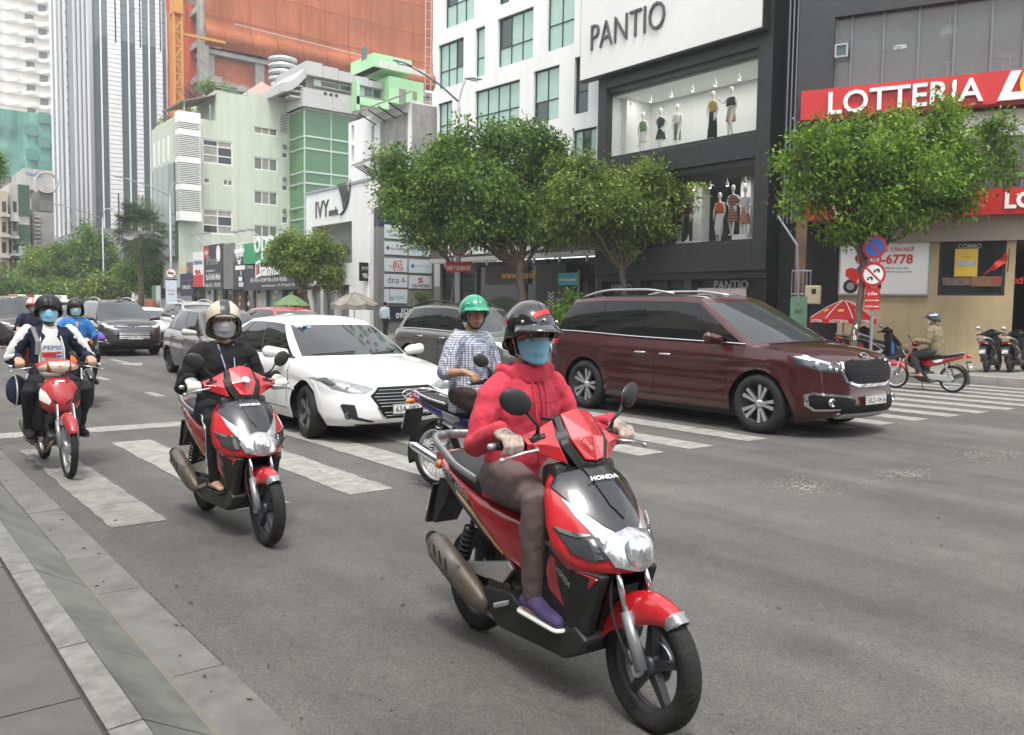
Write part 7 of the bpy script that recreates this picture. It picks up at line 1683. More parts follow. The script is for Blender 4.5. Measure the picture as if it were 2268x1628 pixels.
 for k in range(3): MB().limb([Vector((-.54,-.250,.352))+d_*.055*k,Vector((-.555,-.250,.367))+d_*.055*k+Vector((.0,0,.035))],[.005,.005],6).build('shield_slot',LETK,mf)
 MB().lathe([(0,0),(.045,0),(.02,.012)],Matrix.Translation((-.755,-.202,.441))@Matrix.Rotation(-PI/2-.45,4,'Y'),14).build('muffler_tip',LETK,mf)
 a = [(-.16,.47),(-.12,.44),(-.20,.36),(-.50,.335),(-.62,.27),(-.66,.285),(-.55,.375),(-.36,.42)]
 bevel(MB().prism(a,.125,.15,Matrix.Rotation(PI/2,4,'X')).build('muffler_bracket',SILV,t),.006)
 MB().tube([(-.12,-.16,.30),(-.20,-.19,.27)],.012,8).build('pillion_peg',SILV,t); MB().tube([(-.12,.16,.30),(-.20,.19,.27)],.012,8).build('pillion_peg',SILV,t)
 return t
def underbone(label,loc,rotz,body,scale=1,lean=0,head='square',mirrors=('L','R'),plate='59-T1\n456.78',group=None,lens=CREAM,tailm=None,leg=None,mark=None,name='motorbike'):
 t = thing(name,label,'motorbike',loc,rotz,group,scale); t.rotation_euler = (lean,0,rotz); tailm = tailm or body; leg = leg or body
 bike_wheel(t,.61,.285,.062,'wire',SILV); bike_wheel(t,-.61,.285,.068,'wire',SILV)
 for s in (1,-1):
  MB().tube([(.62,s*.07,.285),(.53,s*.07,.52)],[.022,.022],9).build('fork_leg',GREYP,t,smooth=True); MB().tube([(.53,s*.07,.52),(.47,s*.065,.66)],.014,8).build('fork_tube',CHROME,t)
 MB().lathe([(0,-.045),(.055,-.045),(.06,-.02),(.06,.02),(.055,.045),(0,.045)],Matrix.Translation((.61,0,.285))@Matrix.Rotation(PI/2,4,'X'),18).build('front_hub',SILV,t,smooth=True)
 fender(t,.61,.285,.13,math.radians(30),math.radians(150),body,.07)
 V = [(.90,.25,.085,.20,.89),(.85,.31,.13,.235,.84),(.79,.345,.165,.26,.77),(.72,.375,.175,.275,.70),(.66,.385,.165,.285,.64),(.60,.37,.13,.29,.59),(.57,.34,.10,.28,.57)]
 rows = []
 for k in range(30):
  tt = 6*k/29; zc,xc,hw,ex,ez = [cr([(i,V[i][c]) for i in range(7)],tt) for c in range(5)]
  rows.append([Vector((xc-(xc-ex)*abs(q)**2.1,hw*q,zc+(ez-zc)*abs(q)**1.8)) for q in [j/8 for j in range(-8,9)]])
 cb = MB().grid(rows); co = cb.build('front_cowl',body,t,smooth=True); bv = bvh_of(cb); md = co.modifiers.new('thickness','SOLIDIFY'); md.thickness = .01; md.offset = -1
 def patch(nm,poly,m,off=.004,mir=False):
  for s in ((1,-1) if mir else (1,)): o = project_patch(bv,[(p[0]*s,p[1]) for p in poly],0,1,off,3,.008,2.0).build(nm,m,co,fix=False,auto=50)
  return o
 patch('air_slot',[(.025,.66),(.075,.70),(.08,.685),(.035,.645)],LETK,.004,True)
 if head == 'square':
  patch('side_light',[(-.165,.80),(-.17,.69),(-.10,.645),(-.085,.68),(-.12,.76)],PLATEW,.006); patch('side_light',[(.165,.80),(.17,.69),(.10,.645),(.085,.68),(.12,.76)],BLKP,.006)
  patch('wing_badge',[(-.035,.862),(.035,.862),(.03,.85),(-.03,.85)],LETW,.006)
  for y in (-.045,.045): MB().lathe([(.009,0),(.009,.004),(0,.005)],Matrix.Translation((bv.ray_cast(Vector((2,y,.76)),Vector((-1,0,0)))[0].x+.002,y,.76))@Matrix.Rotation(PI/2,4,'Y'),10).build('screw',SILV,co)
 else: patch('side_light',[(.165,.78),(.17,.70),(.10,.65),(.09,.69),(.12,.76)],ORL,.006,True)
 for s in (1,-1):                       # leg shields
  rows = []
  for k in range(9):
   q = k/8; z = .84-.52*q; rows.append([Vector((.265-.16*q**1.3-.02*j,s*(.10+.03*j+.025*math.sin(q*PI)),z)) for j in range(4)])
  o = MB().grid(rows).build('leg_shield',leg,t,smooth=True); md = o.modifiers.new('thickness','SOLIDIFY'); md.thickness = .012
 bevel(MB().prism([(.30,.86),(.36,.70),(.30,.50),(.10,.42),(-.10,.42),(-.12,.56),(.05,.55),(.18,.64),(.24,.86)],-.07,.07,Matrix.Rotation(PI/2,4,'X')).build('frame_cover',BLKP,t),.02)
 S = []
 for y,x0,x1,z0,z1 in ((-.19,.15,.19,.975,1.01),(-.13,.13,.25,.945,1.04),(-.06,.12,.295,.93,1.06),(0,.12,.31,.925,1.065),(.06,.12,.295,.93,1.06),(.13,.13,.25,.945,1.04),(.19,.15,.19,.975,1.01)):
  xm,zm = (x0+x1)/2,(z0+z1)/2; S.append([Vector((xm+math.copysign(abs(math.cos(a))**.8,math.cos(a))*(x1-x0)/2-.3*max(0,math.sin(a))*(z1-z0)/2,y,zm+math.sin(a)*(z1-z0)/2)) for a in [2*PI*i/14 for i in range(14)]])
 hb = loft(S); ho = hb.build('handlebar_cover',body,t,smooth=True); hv = bvh_of(hb)
 hp = lambda nm,poly,m,off: project_patch(hv,poly,0,1,off,2,.006,2.0).build(nm,m,ho,fix=False,auto=50)
 hp('headlight',[(-.085,1.035),(.085,1.035),(.07,.96),(.045,.935),(-.045,.935),(-.07,.96)],lens,.006)
 for s in (1,-1): hp('indicator',[(s*.10,1.02),(s*.17,.99),(s*.165,.968),(s*.10,.955)],lens if head == 'square' else ORL,.006)
 bars(t,.18,1.0,.06,body,mirrors,gy=.35)
 seat_s = [(.0,.07,.66,.70),(-.05,.095,.655,.735),(-.25,.12,.67,.765),(-.42,.125,.69,.785),(-.60,.115,.72,.81),(-.74,.09,.75,.83),(-.80,.05,.775,.825)]
 loft([sect(x,hw,z0,z1,16,2.8) for x,hw,z0,z1 in seat_s]).build('seat',SEATM,t,smooth=True)
 tail = [(.02,.08,.50,.66),(-.10,.105,.50,.675),(-.30,.12,.55,.70),(-.50,.115,.62,.735),(-.70,.09,.69,.775),(-.86,.05,.745,.80),(-.92,.02,.77,.80)]
 tb = loft([sect(x,hw,z0,z1,16,3.0) for x,hw,z0,z1 in tail]); to = tb.build('tail_body',tailm,t,smooth=True); tv = bvh_of(tb)
 for s in (1,-1):
  project_patch(tv,[(-.45,.70),(-.25,.66),(-.22,.63),(-.30,.61),(-.42,.64)],1,s,.004,2,.005,2).build('side_flash',LETW if mark != 'blue' else SILV,to,fix=False,auto=50)
  project_patch(tv,[(-.88,.775),(-.74,.745),(-.70,.72),(-.78,.725)],1,s,.005,2,.005,2).build('rear_reflector',REDL,to,fix=False,auto=50)
  MB().tube(path([(-.38,s*.125,.765),(-.60,s*.135,.80),(-.82,s*.09,.85),(-.86,0,.855)],10),.011,8).build('grab_rail',GREYP if mark != 'blue' else CHROME,t,smooth=True)
  spring(t,(-.61,s*.10,.30),(-.46,s*.10,.62),.027,8,SILV)
  MB().tube([(-.08,s*.10,.28),(-.10,s*.23,.27)],.013,8).build('foot_peg',RUBB,t)
  MB().limb([(-.86,s*.07,.75),(-.87,s*.12,.75)],[.025,.02],8).build('rear_indicator',ORL,t,smooth=True)
  MB().tube([(-.18,s*.075,.30),(-.61,s*.085,.285)],.02,8).build('swing_arm',BLKP,t)
 MB().limb([(-.90,0,.775),(-.93,0,.77)],[.045,.03],10).build('tail_light',REDL,t,smooth=True)
 rows = [[Vector((-.61+(.285+.04)*math.cos(a),y,.285+.325*math.sin(a)-.01*abs(y)*10)) for y in (-.06,-.04,0,.04,.06)] for a in [math.radians(100+k*9) for k in range(12)]]
 o = MB().grid(rows).build('rear_mudguard',BLKP,t,smooth=True); md = o.modifiers.new('thickness','SOLIDIFY'); md.thickness = .006
 vplate(t,plate,-.957,0,.56,.19,.14,.3,back=True); MB().prism([(-.90,.67),(-.915,.675),(-.98,.45),(-.962,.445)],-.105,.105,Matrix.Rotation(PI/2,4,'X')).build('mud_flap',BLKP,t)
 bevel(MB().prism([(.10,.40),(.22,.34),(.16,.24),(-.08,.20),(-.22,.26),(-.20,.40),(-.02,.44)],-.10,.10,Matrix.Rotation(PI/2,4,'X')).build('engine',ENG,t),.03)
 MB().lathe([(0,0),(.075,0),(.08,.02),(.06,.04),(0,.045)],Matrix.Translation((-.02,-.10,.32))@Matrix.Rotation(PI/2,4,'X'),18).build('engine_cover',SILV,t,smooth=True)
 b_ = bevel(MB().prism([(-.10,.36),(-.16,.26),(-.58,.225),(-.68,.27),(-.66,.33),(-.58,.36),(-.3,.37)],-.12,-.085,Matrix.Rotation(PI/2,4,'X')).build('chain_case',mat('chain_case_silver',(.55,.55,.53),.4,.4),t),.012)
 MB().tube(path([(.18,-.05,.30),(.16,-.10,.20),(-.05,-.125,.17),(-.25,-.13,.21)],9),.016,8).build('exhaust_pipe',EXH,t,smooth=True)
 MB().tube(path([(-.25,-.13,.21),(-.34,-.14,.235),(-.70,-.16,.36),(-.78,-.162,.385)],10),[.022,.04,.046,.048,.048,.048,.048,.046,.044,.03],16).build('muffler',CHROME if mark == 'blue' else EXH,t,smooth=True)
 MB().tube([(.0,.11,.25),(-.05,.14,.10),(-.12,.16,.03)],.01,6).build('side_stand',BLKP,t)
 return t
HEAD = math.radians(-90)
MAINB = scooter('big red scooter in the foreground ridden by the woman in the pink jacket',(2.324,2.61,0),math.radians(-93.5),BRED,.93,math.radians(0),plate='59-X3\n040.22'); MAINB.scale = (.925,.95,.99)
text('scratched_number','J 0X40',mat('scratch_white',(.62,.3,.3),.7),MAINB,Matrix.Translation((.232,-.065,1.04))@Matrix.Rotation(PI/2-.25,4,'Z')@Matrix.Rotation(math.radians(55),4,'X')@Matrix.Rotation(-.9,4,'Z'),h=.022)
BLKB = scooter('red scooter with a round badge ridden by the person in black with the ivory helmet',(2.10,5.73,0),HEAD,BRED,.93,math.radians(0),plate='59-V2\n771.30'); BLKB.scale = (.92,.95,.98)
m4 = Matrix.Translation((.251,0,1.064))@Matrix.Rotation(PI/2,4,'Z')@Matrix.Rotation(math.radians(46),4,'X')
bd = MB().lathe([(0,.006),(.027,.006),(.028,.0)],m4,20).build('round_badge',LETW,BLKB); MB().lathe([(.016,.008),(.021,.008)],m4,20).build('badge_ring',NB,bd); text('badge_letters','HD',LETR,bd,m4@Matrix.Translation((-.011,-.006,.0075)),w=.022)
PEPB = underbone('old red motorbike with a yellowed headlamp ridden by the person in sunglasses',(1.52,8.76,0),HEAD,mat('faded_red_paint',(.42,.035,.04),.35,var=.12,vscale=4,coat=.5),.97,mirrors=(),leg=BLKP,tailm=BLKP,plate='59-F1\n238.17')
BLUB = underbone('blue motorbike with a chrome muffler ridden by the man in the green helmet',(4.10,5.45,0),math.radians(-79),BBLU,.97,head='round',mark='blue',plate='59-N2\n604.11',leg=BBLU)
FARB = underbone('red motorbike crossing the far lane past the beige wall',(17.3,8.2,0),math.radians(90),BRED,.95,head='round',mirrors=('L',),plate='59-X1\n882.06')
MB().tube(path([(.13,-.03,.62),(.14,.05,.50),(.10,.06,.42)],6),.018,6,True,(1,.4)).build('green_bag_strap',mat('lime_strap',(.35,.6,.12),.6),FARB,smooth=True)
BLUR_ = underbone('black motorbike under the blue shirted rider',(2.82,14.25,0),HEAD,BBLK,.97,head='round',lens=CLRL,plate='59-H1\n553.20',mirrors=('R',))
NAVB = underbone('dark red motorbike under the navy jacketed rider',(2.95,18.8,0),HEAD,mat('dull_red_paint',(.25,.02,.025),.4),.97,head='round',mirrors=(),plate='59-K2\n190.75')
PK = scooter('black scooter parked nearest the wall corner, seen from behind, left one of the pair',(22.75,9.05,.14),math.radians(10),BBLK,.93,math.radians(-6),plate='59-Z2\n118.24',mirrors=('L',),tailmark=False)
P2 = dup(PK,(23.3,8.68,.14),math.radians(6),'black scooter parked at the right end of the pair before the beige wall'); P2.rotation_euler = (math.radians(-6),0,math.radians(6))
P3 = dup(PK,(22.2,11.6,.14),math.radians(-20),'black scooter with a blue rag parked just right of the sign pole'); P3.rotation_euler = (math.radians(-6),0,math.radians(-28))
MB().grid([[Vector((.15+.05*math.sin(k),-.19-.015*math.cos(k*2+j),.62-.1*j+.02*k)) for k in range(5)] for j in range(4)]).build('blue_rag',mat('blue_rag',(.03,.12,.40),.8),P3,smooth=True)
P4 = dup(MAINB,(22.4,12.35,.14),math.radians(-15),'red scooter parked behind the numbered tree trunk',); P4.scale = (.93,.93,.93); P4.rotation_euler = (math.radians(-6),0,math.radians(-15))
for o in list(P4.children):
 if o.name.startswith('scratched'): bpy.data.objects.remove(o)
for o,gname in ((PK,'scooters parked on the far pavement'),(P2,'scooters parked on the far pavement'),(P3,'scooters parked on the far pavement'),(P4,'scooters parked on the far pavement')): o['group'] = gname
# ================================================================ PEOPLE
SKIN = mat('skin',(.50,.29,.19),.55,var=.07,vscale=14); SKIN2 = mat('tanned_skin',(.44,.24,.15),.55,var=.07,vscale=14)
HAIR = mat('black_hair',(.012,.010,.009),.5,bump=.5,bscale=120); HAIRB = mat('brown_hair',(.06,.028,.014),.5,bump=.5,bscale=120)
EYEW = mat('eye_white',(.6,.58,.55),.3); LIP = mat('lips',(.36,.14,.12),.5)
def bump_cloth(name,col,var=.07,sheen=0,rough=.9): return mat(name,col,rough,var=var,vscale=7,bump=.25,bscale=180)
PINK = bump_cloth('pink_jacket_cloth',(.60,.052,.085)); MAUVE = bump_cloth('mauve_brown_trousers',(.15,.108,.105)); BLKC = bump_cloth('black_cloth',(.014,.014,.017)); NAVYC = bump_cloth('navy_cloth',(.016,.02,.045))
WHTC = bump_cloth('white_cloth',(.72,.72,.70)); BLUEC = bump_cloth('blue_shirt_cloth',(.045,.20,.52)); KHAKI = bump_cloth('khaki_cloth',(.20,.165,.10)); GREYC = bump_cloth('dark_grey_cloth',(.05,.05,.052)); BRNC = bump_cloth('dark_brown_cloth',(.045,.028,.024))
MASKB = mat('blue_surgical_mask',(.25,.56,.74),.8,bump=.2,bscale=90); MASKL = mat('pale_blue_mask',(.32,.55,.62),.8); MASKG = mat('grey_mask',(.33,.33,.34),.8); MASKW = mat('white_mask',(.7,.7,.69),.8)
GLOVE = mat('speckled_cream_glove',(.62,.52,.45),.85,col2=(.30,.22,.19),vscale=48); GLOVEP = mat('purple_glove',(.16,.07,.34),.8); GLOVEW = mat('white_glove',(.62,.60,.55),.85,var=.25,vscale=30)
def checks():
 m = bpy.data.materials.new('checked_shirt_cloth'); m.use_nodes = True; n = m.node_tree.nodes; l = m.node_tree.links.new; b = n['Principled BSDF']; t = n.new('ShaderNodeTexCoord'); fac = []
 for d_ in ('X','Y','Z'):
  w = n.new('ShaderNodeTexWave'); w.wave_type = 'BANDS'; w.bands_direction = d_; w.inputs['Scale'].default_value = 17; l(t.outputs['Object'],w.inputs['Vector'])
  c = n.new('ShaderNodeMath'); c.operation = 'GREATER_THAN'; c.inputs[1].default_value = .74; l(w.outputs['Fac'],c.inputs[0]); fac.append(c.outputs[0])
 a = n.new('ShaderNodeMath'); a.operation = 'MAXIMUM'; l(fac[0],a.inputs[0]); l(fac[1],a.inputs[1])
 s = n.new('ShaderNodeMath'); s.operation = 'ADD'; l(a.outputs[0],s.inputs[0]); l(fac[2],s.inputs[1])
 r = n.new('ShaderNodeValToRGB'); r.color_ramp.elements[0].color = (.70,.71,.73,1); r.color_ramp.elements[1].color = (.06,.08,.16,1); e = r.color_ramp.elements.new(.5); e.color = (.30,.33,.42,1)
 h = n.new('ShaderNodeMath'); h.operation = 'MULTIPLY'; h.inputs[1].default_value = .5; l(s.outputs[0],h.inputs[0]); l(h.outputs[0],r.inputs['Fac']); l(r.outputs[0],b.inputs['Base Color']); b.inputs['Roughness'].default_value = .8
 return m
CHECK = checks()
def rings(b,R_,n=16,p=2.3):                  # (centre, half depth x, half width y, tilt forward) closed stack
 L_ = []
 def ring(c,rx,ry,tl):
  c = Vector(c); o = []
  for i in range(n):
   a = 2*PI*i/n; u = math.copysign(abs(math.cos(a))**(2/p),math.cos(a))*rx; w = math.copysign(abs(math.sin(a))**(2/p),math.sin(a))*ry
   o.append(c+Vector((u*math.cos(tl),w,-u*math.sin(tl))))
  return o
 for q in R_: L_.append(ring(*q))
 b.grid(L_,closed=True); k = len(b.v)-n*len(L_); b.f += [tuple(range(k,k+n))[::-1],tuple(range(k+n*(len(L_)-1),k+n*len(L_)))]
def ik(a,c,l1,l2,pole):
 a,c = Vector(a),Vector(c); d = c-a; L_ = min(d.length,(l1+l2)*.999); u = d.normalized(); x = (l1*l1-l2*l2+L_*L_)/(2*L_); h = math.sqrt(max(0,l1*l1-x*x))
 p = Vector(pole); p = (p-u*p.dot(u)).normalized(); return a+u*x+p*h,a+u*L_
def hand(b,W_,G,s,k=1.0,grip=True):        # W_ wrist, G grip centre on the bar (bar along y)
 W_,G = Vector(W_),Vector(G); rr_ = .021*k
 pc = G+Vector((-.012,0,.036)); b.limb([W_,W_.lerp(pc,.55),pc],[.027*k,.029*k,.025*k],10,(1.25,.85))
 for j in range(4):
  y = (-.033+.022*j)*k*s; l = (.92,1.0,.97,.8)[j]
  b.limb([pc+Vector((-.012,y*.8,.0)),G+Vector((.026*l,y,.032)),G+Vector((.046*l,y,.004)),G+Vector((.036*l,y,-.026*l)),G+Vector((.010,y,-.032))],[.0125*k,.0115*k,.0105*k,.0095*k,.0085*k],8)
 b.limb([pc+Vector((-.02,-s*.03*k,-.005)),G+Vector((-.022,-s*.044*k,-.010)),G+Vector((.004,-s*.046*k,-.028))],[.0135*k,.0115*k,.0095*k],8)
def person(label,loc,rotz,o,group=None,scale=1):
 """o: hip, lean, hands, feet, head (yaw, pitch), body sizes, outfit"""
 t = thing('person',label,'person',loc,rotz,group,scale); hx,hz = o['hip']; ln = math.radians(o.get('lean',6)); sw = o.get('sw',.185); wd = o.get('wide',1.0)
 up = Vector((math.sin(ln),0,math.cos(ln))); hip = Vector((hx,0,hz)); T_ = o.get('torso',.46); neck = hip+up*T_; sh_z = hip+up*(T_-.045)
 skin = o.get('skin',SKIN); vox = o.get('vox',.011)
 hd = neck+Vector((.03+.02*math.sin(ln),0,.165)); yaw,pit = o.get('head',(0,0)); HR = Matrix.Rotation(math.radians(yaw),3,'Z')@Matrix.Rotation(math.radians(pit),3,'Y')
 H = lambda x,y,z: hd+HR@Vector((x,y,z))
 sh = {s: sh_z+Vector((.0,s*sw,0)) for s in (1,-1)}; hands = o['hands']; feet = o.get('feet'); J = {}
 la,lf = o.get('arm',(.285,.25)); lt,lc = o.get('leg',(.43,.42))
 for s in (1,-1):
  wr = Vector(hands[s])+Vector((-.075,-s*.0,.05)); el,wr = ik(sh[s],wr,la,lf,(-.45,s*o.get('flare',.28),-1)); J[s] = dict(el=el,wr=wr)
  hp = hip+Vector((0,s*.095*wd,-.02)); J[s]['hp'] = hp
  if feet:
   kn,an = ik(hp,feet[s],lt,lc,o.get('knee',(1,s*.25,.6))); J[s]['kn'] = kn; J[s]['an'] = an
 def torso(b,g,z0=-.06,top=True):
  R_ = [(hip+up*z0,.105*wd+g,.15*wd+g,ln*.3),(hip+up*.06,.112*wd+g,.155*wd+g,ln*.6),(hip+up*.18,.108*wd+g,.145*wd+g,ln),(hip+up*.30,.115*wd+g,.155*wd+g,ln),(hip+up*(T_-.08),.105+g,sw*.86+g,ln),(hip+up*(T_-.02),.075+g,sw*.62+g,ln)]
  if top: R_.append((hip+up*(T_+.02),.05+g*.6,.075+g*.6,ln))
  rings(b,R_,18,2.3)
 def arm(b,s,g,to=1.0):
  a,e,w = sh[s],J[s]['el'],J[s]['wr']; P = [a+Vector((0,-s*.035,-.01)),a.lerp(e,.25),a.lerp(e,.75),e]; R_ = [.058+g,.054+g,.045+g,.043+g]
  if to > 1: q = to-1; P += [e.lerp(w,.35*q/1),e.lerp(w,q)]; R_ += [.042+g,.032+g]
  else: P = [a+Vector((0,-s*.035,-.01)),a.lerp(e,.3),a.lerp(e,.62*to/.62*1)]; R_ = [.06+g,.056+g,.056+g]
  b.limb(P,R_,12)
 def leg(b,s,g,cut=1.0):
  hp,kn,an = J[s]['hp'],J[s]['kn'],J[s]['an']; th = o.get('thigh',.082)
  b.limb([hp,hp.lerp(kn,.35),hp.lerp(kn,.8),kn,kn.lerp(an,.3),kn.lerp(an,.65),kn.lerp(an,cut)],[th*1.05+g,th+g,.066+g,.060+g,.058+g,.047+g,.040+g],12)
 b = MB(); torso(b,-.022); b.limb([neck-up*.03,neck+Vector((.015,0,.07)),hd+Vector((-.01,0,-.06))],[.056,.052,.05],12)
 b.ell(H(-.012,0,.03),(.098,.078,.098),18,12,HR); b.ell(H(.022,0,-.04),(.068,.062,.078),16,10,HR); b.ell(H(.048,0,-.085),(.028,.030,.026),12,8,HR)
 b.limb([H(.085,0,.018),H(.106,0,-.018),H(.098,0,-.03)],[.011,.015,.012],8); b.ell(H(.088,0,-.033),(.017,.021,.010),10,6,HR)
 for s in (1,-1): b.ell(H(-.005,s*.082,-.01),(.020,.011,.032),10,8,HR); b.ell(H(.058,s*.038,-.025),(.020,.026,.028),10,8,HR)
 b.ell(H(.084,0,-.068),(.014,.027,.013),10,6,HR)
 for s in (1,-1):
  a,e,w = sh[s],J[s]['el'],J[s]['wr']; b.limb([a+Vector((0,-s*.03,0)),a.lerp(e,.5),e,e.lerp(w,.3),w],[.042,.042,.038,.038,.026],12)
  hand(b,w,hands[s],s,o.get('hk',1))
  if feet:
   an = J[s]['an']; b.limb([J[s]['hp'],J[s]['kn'],J[s]['kn'].lerp(an,.35),an],[.058,.036,.040,.034],12)
   ft = Vector(o.get('toe',(.16,s*.02,-.055))); ft.y = s*abs(ft.y); b.limb([an+Vector((-.03,0,-.045)),an+Vector((.05,0,-.04)),an+ft],[.036,.036,.024],10,(1.05,.8))
 bo = fuse(b.build('body',skin,t,smooth=True,fix=False),vox*.75,3)
 to = o['top']; b = MB(); torso(b,to.get('g',.012),o.get('hem',-.10),top=to.get('collar',True))
 for s in (1,-1): arm(b,s,to.get('g',.012),to.get('sleeve',2.0))
 if to.get('tuck'): pass
 jk = fuse(b.build(to.get('name','jacket'),to['m'],t,smooth=True,fix=False),vox,4,to.get('wr',.02),.075)
 for s in (1,-1):                          # cuffs
  if to.get('sleeve',2) >= 2: MB().tube([J[s]['el'].lerp(J[s]['wr'],.93),J[s]['el'].lerp(J[s]['wr'],1.04)],[.041,.040],12).build('cuff',to.get('cuff',to['m']),jk,smooth=True)
 if feet:
  b = MB(); b.ell(hip+Vector((-.01,0,-.03)),(.115*wd,.165*wd,.11),18,10)
  for s in (1,-1): leg(b,s,o.get('lg',.008),o.get('cut',1.0))
  fuse(b.build('trousers',o['trousers'],t,smooth=True,fix=False),vox,4,.014,.07)
  for s in (1,-1):
   an = J[s]['an']; sm = o.get('shoe'); ft = Vector(o.get('toe',(.16,s*.02,-.055))); ft.y = s*abs(ft.y)
   if sm == 'sandal':
    MB().limb([an+Vector((-.05,0,-.085)),an+Vector((.05,0,-.084)),an+ft+Vector((.01,0,-.026))],[.04,.044,.04],10,(1.05,.25)).build('sandal',BLKC,t,smooth=True)
    MB().tube(path([an+Vector((.05,-.04,-.07)),an+Vector((.09,-.01,-.03)),an+ft+Vector((-.03,0,-.006)),an+Vector((.09,.015,-.03)),an+Vector((.05,.045,-.07))],12),.006,5).build('sandal_strap',BLKC,t)
   elif sm:
    q = fuse(MB().limb([an+Vector((-.045,0,-.03)),an+Vector((.03,0,-.02)),an+Vector((.09,0,-.045)),an+ft+Vector((.015,0,-.0))],[.041,.046,.042,.031],12,(1.02,.95)).build('shoe',sm[0],t,smooth=True,fix=False),.008,3)
    MB().limb([an+Vector((-.055,0,-.078)),an+Vector((.06,0,-.08)),an+ft+Vector((.015,0,-.028))],[.044,.046,.037],14,(1.02,.34)).build('sole',sm[1],q,smooth=True)
    for k in range(4): c = an+Vector((.055+.02*k,0,-.006-.010*k)); MB().tube([c+Vector((0,-.028,-.008)),c+Vector((0,0,.007)),c+Vector((0,.028,-.008))],.0042,5).build('shoelace',sm[1],q)
    MB().tube([J[s]['kn'].lerp(an,.88),an+Vector((0,0,-.01))],[.044,.046],12).build('sock',sm[2],t,smooth=True)
 if o.get('gloves'):
  for s in (1,-1):
   if o.get('glove_side') and s != o['glove_side']: continue
   b = MB(); hand(b,J[s]['wr'],hands[s],s,o.get('hk',1)*1.12); w,e = J[s]['wr'],J[s]['el']; b.limb([w.lerp(e,.16),w],[.038,.034],12)
   fuse(b.build('glove',o['gloves'],t,smooth=True,fix=False),vox*.6,2)
 for s in (1,-1):
  if not o.get('sunglasses'):
   MB().ell(H(.079,s*.033,.012),(.011,.0155,.0085),10,6,HR).build('eye',EYEW,t,smooth=True); MB().ell(H(.0865,s*.033,.012),(.0055,.0075,.0075),8,6,HR).build('iris',LETK,t,smooth=True)
   MB().tube([H(.092,s*.014,.031),H(.091,s*.034,.038),H(.076,s*.056,.032)],[.004,.0048,.003],6).build('eyebrow',HAIR,t,smooth=True); MB().tube([H(.089,s*.016,.018),H(.090,s*.033,.0225),H(.076,s*.052,.015)],[.0028,.0035,.0025],5).build('eyelid',skin,t,smooth=True)
 hair = o.get('hair',HAIR); hb = MB()
 hb.ell(H(-.03,0,.028),(.092,.086,.098),16,10,HR)
 if o.get('bun'): hb.ell(H(-.085,0,-.07),(.05,.055,.045),12,8,HR); hb.limb([H(-.03,.07,-.02),H(-.07,.05,-.07)],[.025,.03],8); hb.limb([H(-.03,-.07,-.02),H(-.07,-.05,-.07)],[.025,.03],8)
 if o.get('fringe'):
  for k in range(7): hb.limb([H(.06,-.06+.02*k,.075),H(.088-.004*abs(k-3),-.062+.0205*k,.052),H(.090-.006*abs(k-3),-.066+.021*k,.034+.006*(k % 2))],[.018,.013,.004],7)
 fuse(hb.build('hair',hair,t,smooth=True,fix=False),.009,2)
 if not o.get('mask'):
  MB().tube([H(.0945,-.024,-.067),H(.0985,0,-.064),H(.0945,.024,-.067)],[.003,.0055,.003],6).build('lips',LIP,t,smooth=True); MB().tube([H(.0935,-.020,-.073),H(.097,0,-.075),H(.0935,.020,-.073)],[.003,.006,.003],6).build('lips',LIP,t,smooth=True)
  for s in (1,-1): MB().ell(H(.1035,s*.009,-.0405),(.003,.004,.0025),6,4,HR).build('nostril',BRNC,t)
 else:
  rows = []
  for j in range(13):
   q = j/12; z = -.015-.104*q; row = []
   for i in range(21):
    a = math.radians(-82+164*i/20); fr_ = 1-abs(i-10)/10; zz = z+(.0+.016*math.cos(a)**2 if j == 0 else .016*math.cos(a)**2*(1-q))+(abs(math.sin(a))**2)*(.012-.0*q)-(q-.5)*0+abs(math.sin(a))**3*(.5-q)*-.035
    rx = .101+.022*math.cos(a)**6*(1-abs(q-.35)*.9)-.026*max(0,q-.45)*math.cos(a)+(.007*((q*3.2) % 1)-.003)*max(0,math.cos(a))**.5; row.append(H(rx*math.cos(a)*.92+.008,(.081-.018*max(0,q-.35))*math.sin(a),zz))
   rows.append(row)
  mk = MB().grid(rows).build('face_mask',o['mask'],t,smooth=True); md = mk.modifiers.new('thickness','SOLIDIFY'); md.thickness = .003
  for s in (1,-1):
   for z in (-.02,-.085): MB().tube([H(.02,s*.079,z),H(-.005,s*.088,-.01)],.002,4).build('ear_loop',WHTC,mk)
  MB().tube([rows[0][i]+HR@Vector((.001,0,0)) for i in range(4,17)],.003,4).build('mask_edge',MASKW,mk)
 if o.get('glasses'):
  for s in (1,-1):
   MB().tube([H(.098,s*.034+.026*math.cos(a),.010+.019*math.sin(a)) for a in [2*PI*k/14 for k in range(15)]],.0024,5).build('spectacle_rim',LETK,t); MB().tube([H(.096,s*.06,.014),H(.0,s*.084,.012)],.0022,4).build('spectacle_arm',LETK,t)
  MB().tube([H(.099,-.009,.014),H(.102,0,.017),H(.099,.009,.014)],.0022,4).build('spectacle_bridge',LETK,t)
 if o.get('sunglasses'):
  for s in (1,-1):
   q = MB(); q.add([H(.112-.012*abs(math.cos(a))*(1 if s*math.cos(a) > 0 else .3),s*.036+.032*math.cos(a),.017+.024*math.copysign(abs(math.sin(a))**.8,math.sin(a))) for a in [2*PI*k/18 for k in range(18)]],[tuple(range(18))]); g_ = q.build('sunglass_lens',mat('dark_lens',(.02,.02,.022),.08,spec=.8),t,fix=False); md = g_.modifiers.new('thickness','SOLIDIFY'); md.thickness = .004
   MB().tube([H(.085,s*.062,.016),H(.0,s*.086,.014)],.003,4).build('sunglass_arm',LETK,t)
  MB().tube([H(.112,-.012,.022),H(.112,.012,.022)],.003,4).build('sunglass_bridge',LETK,t)
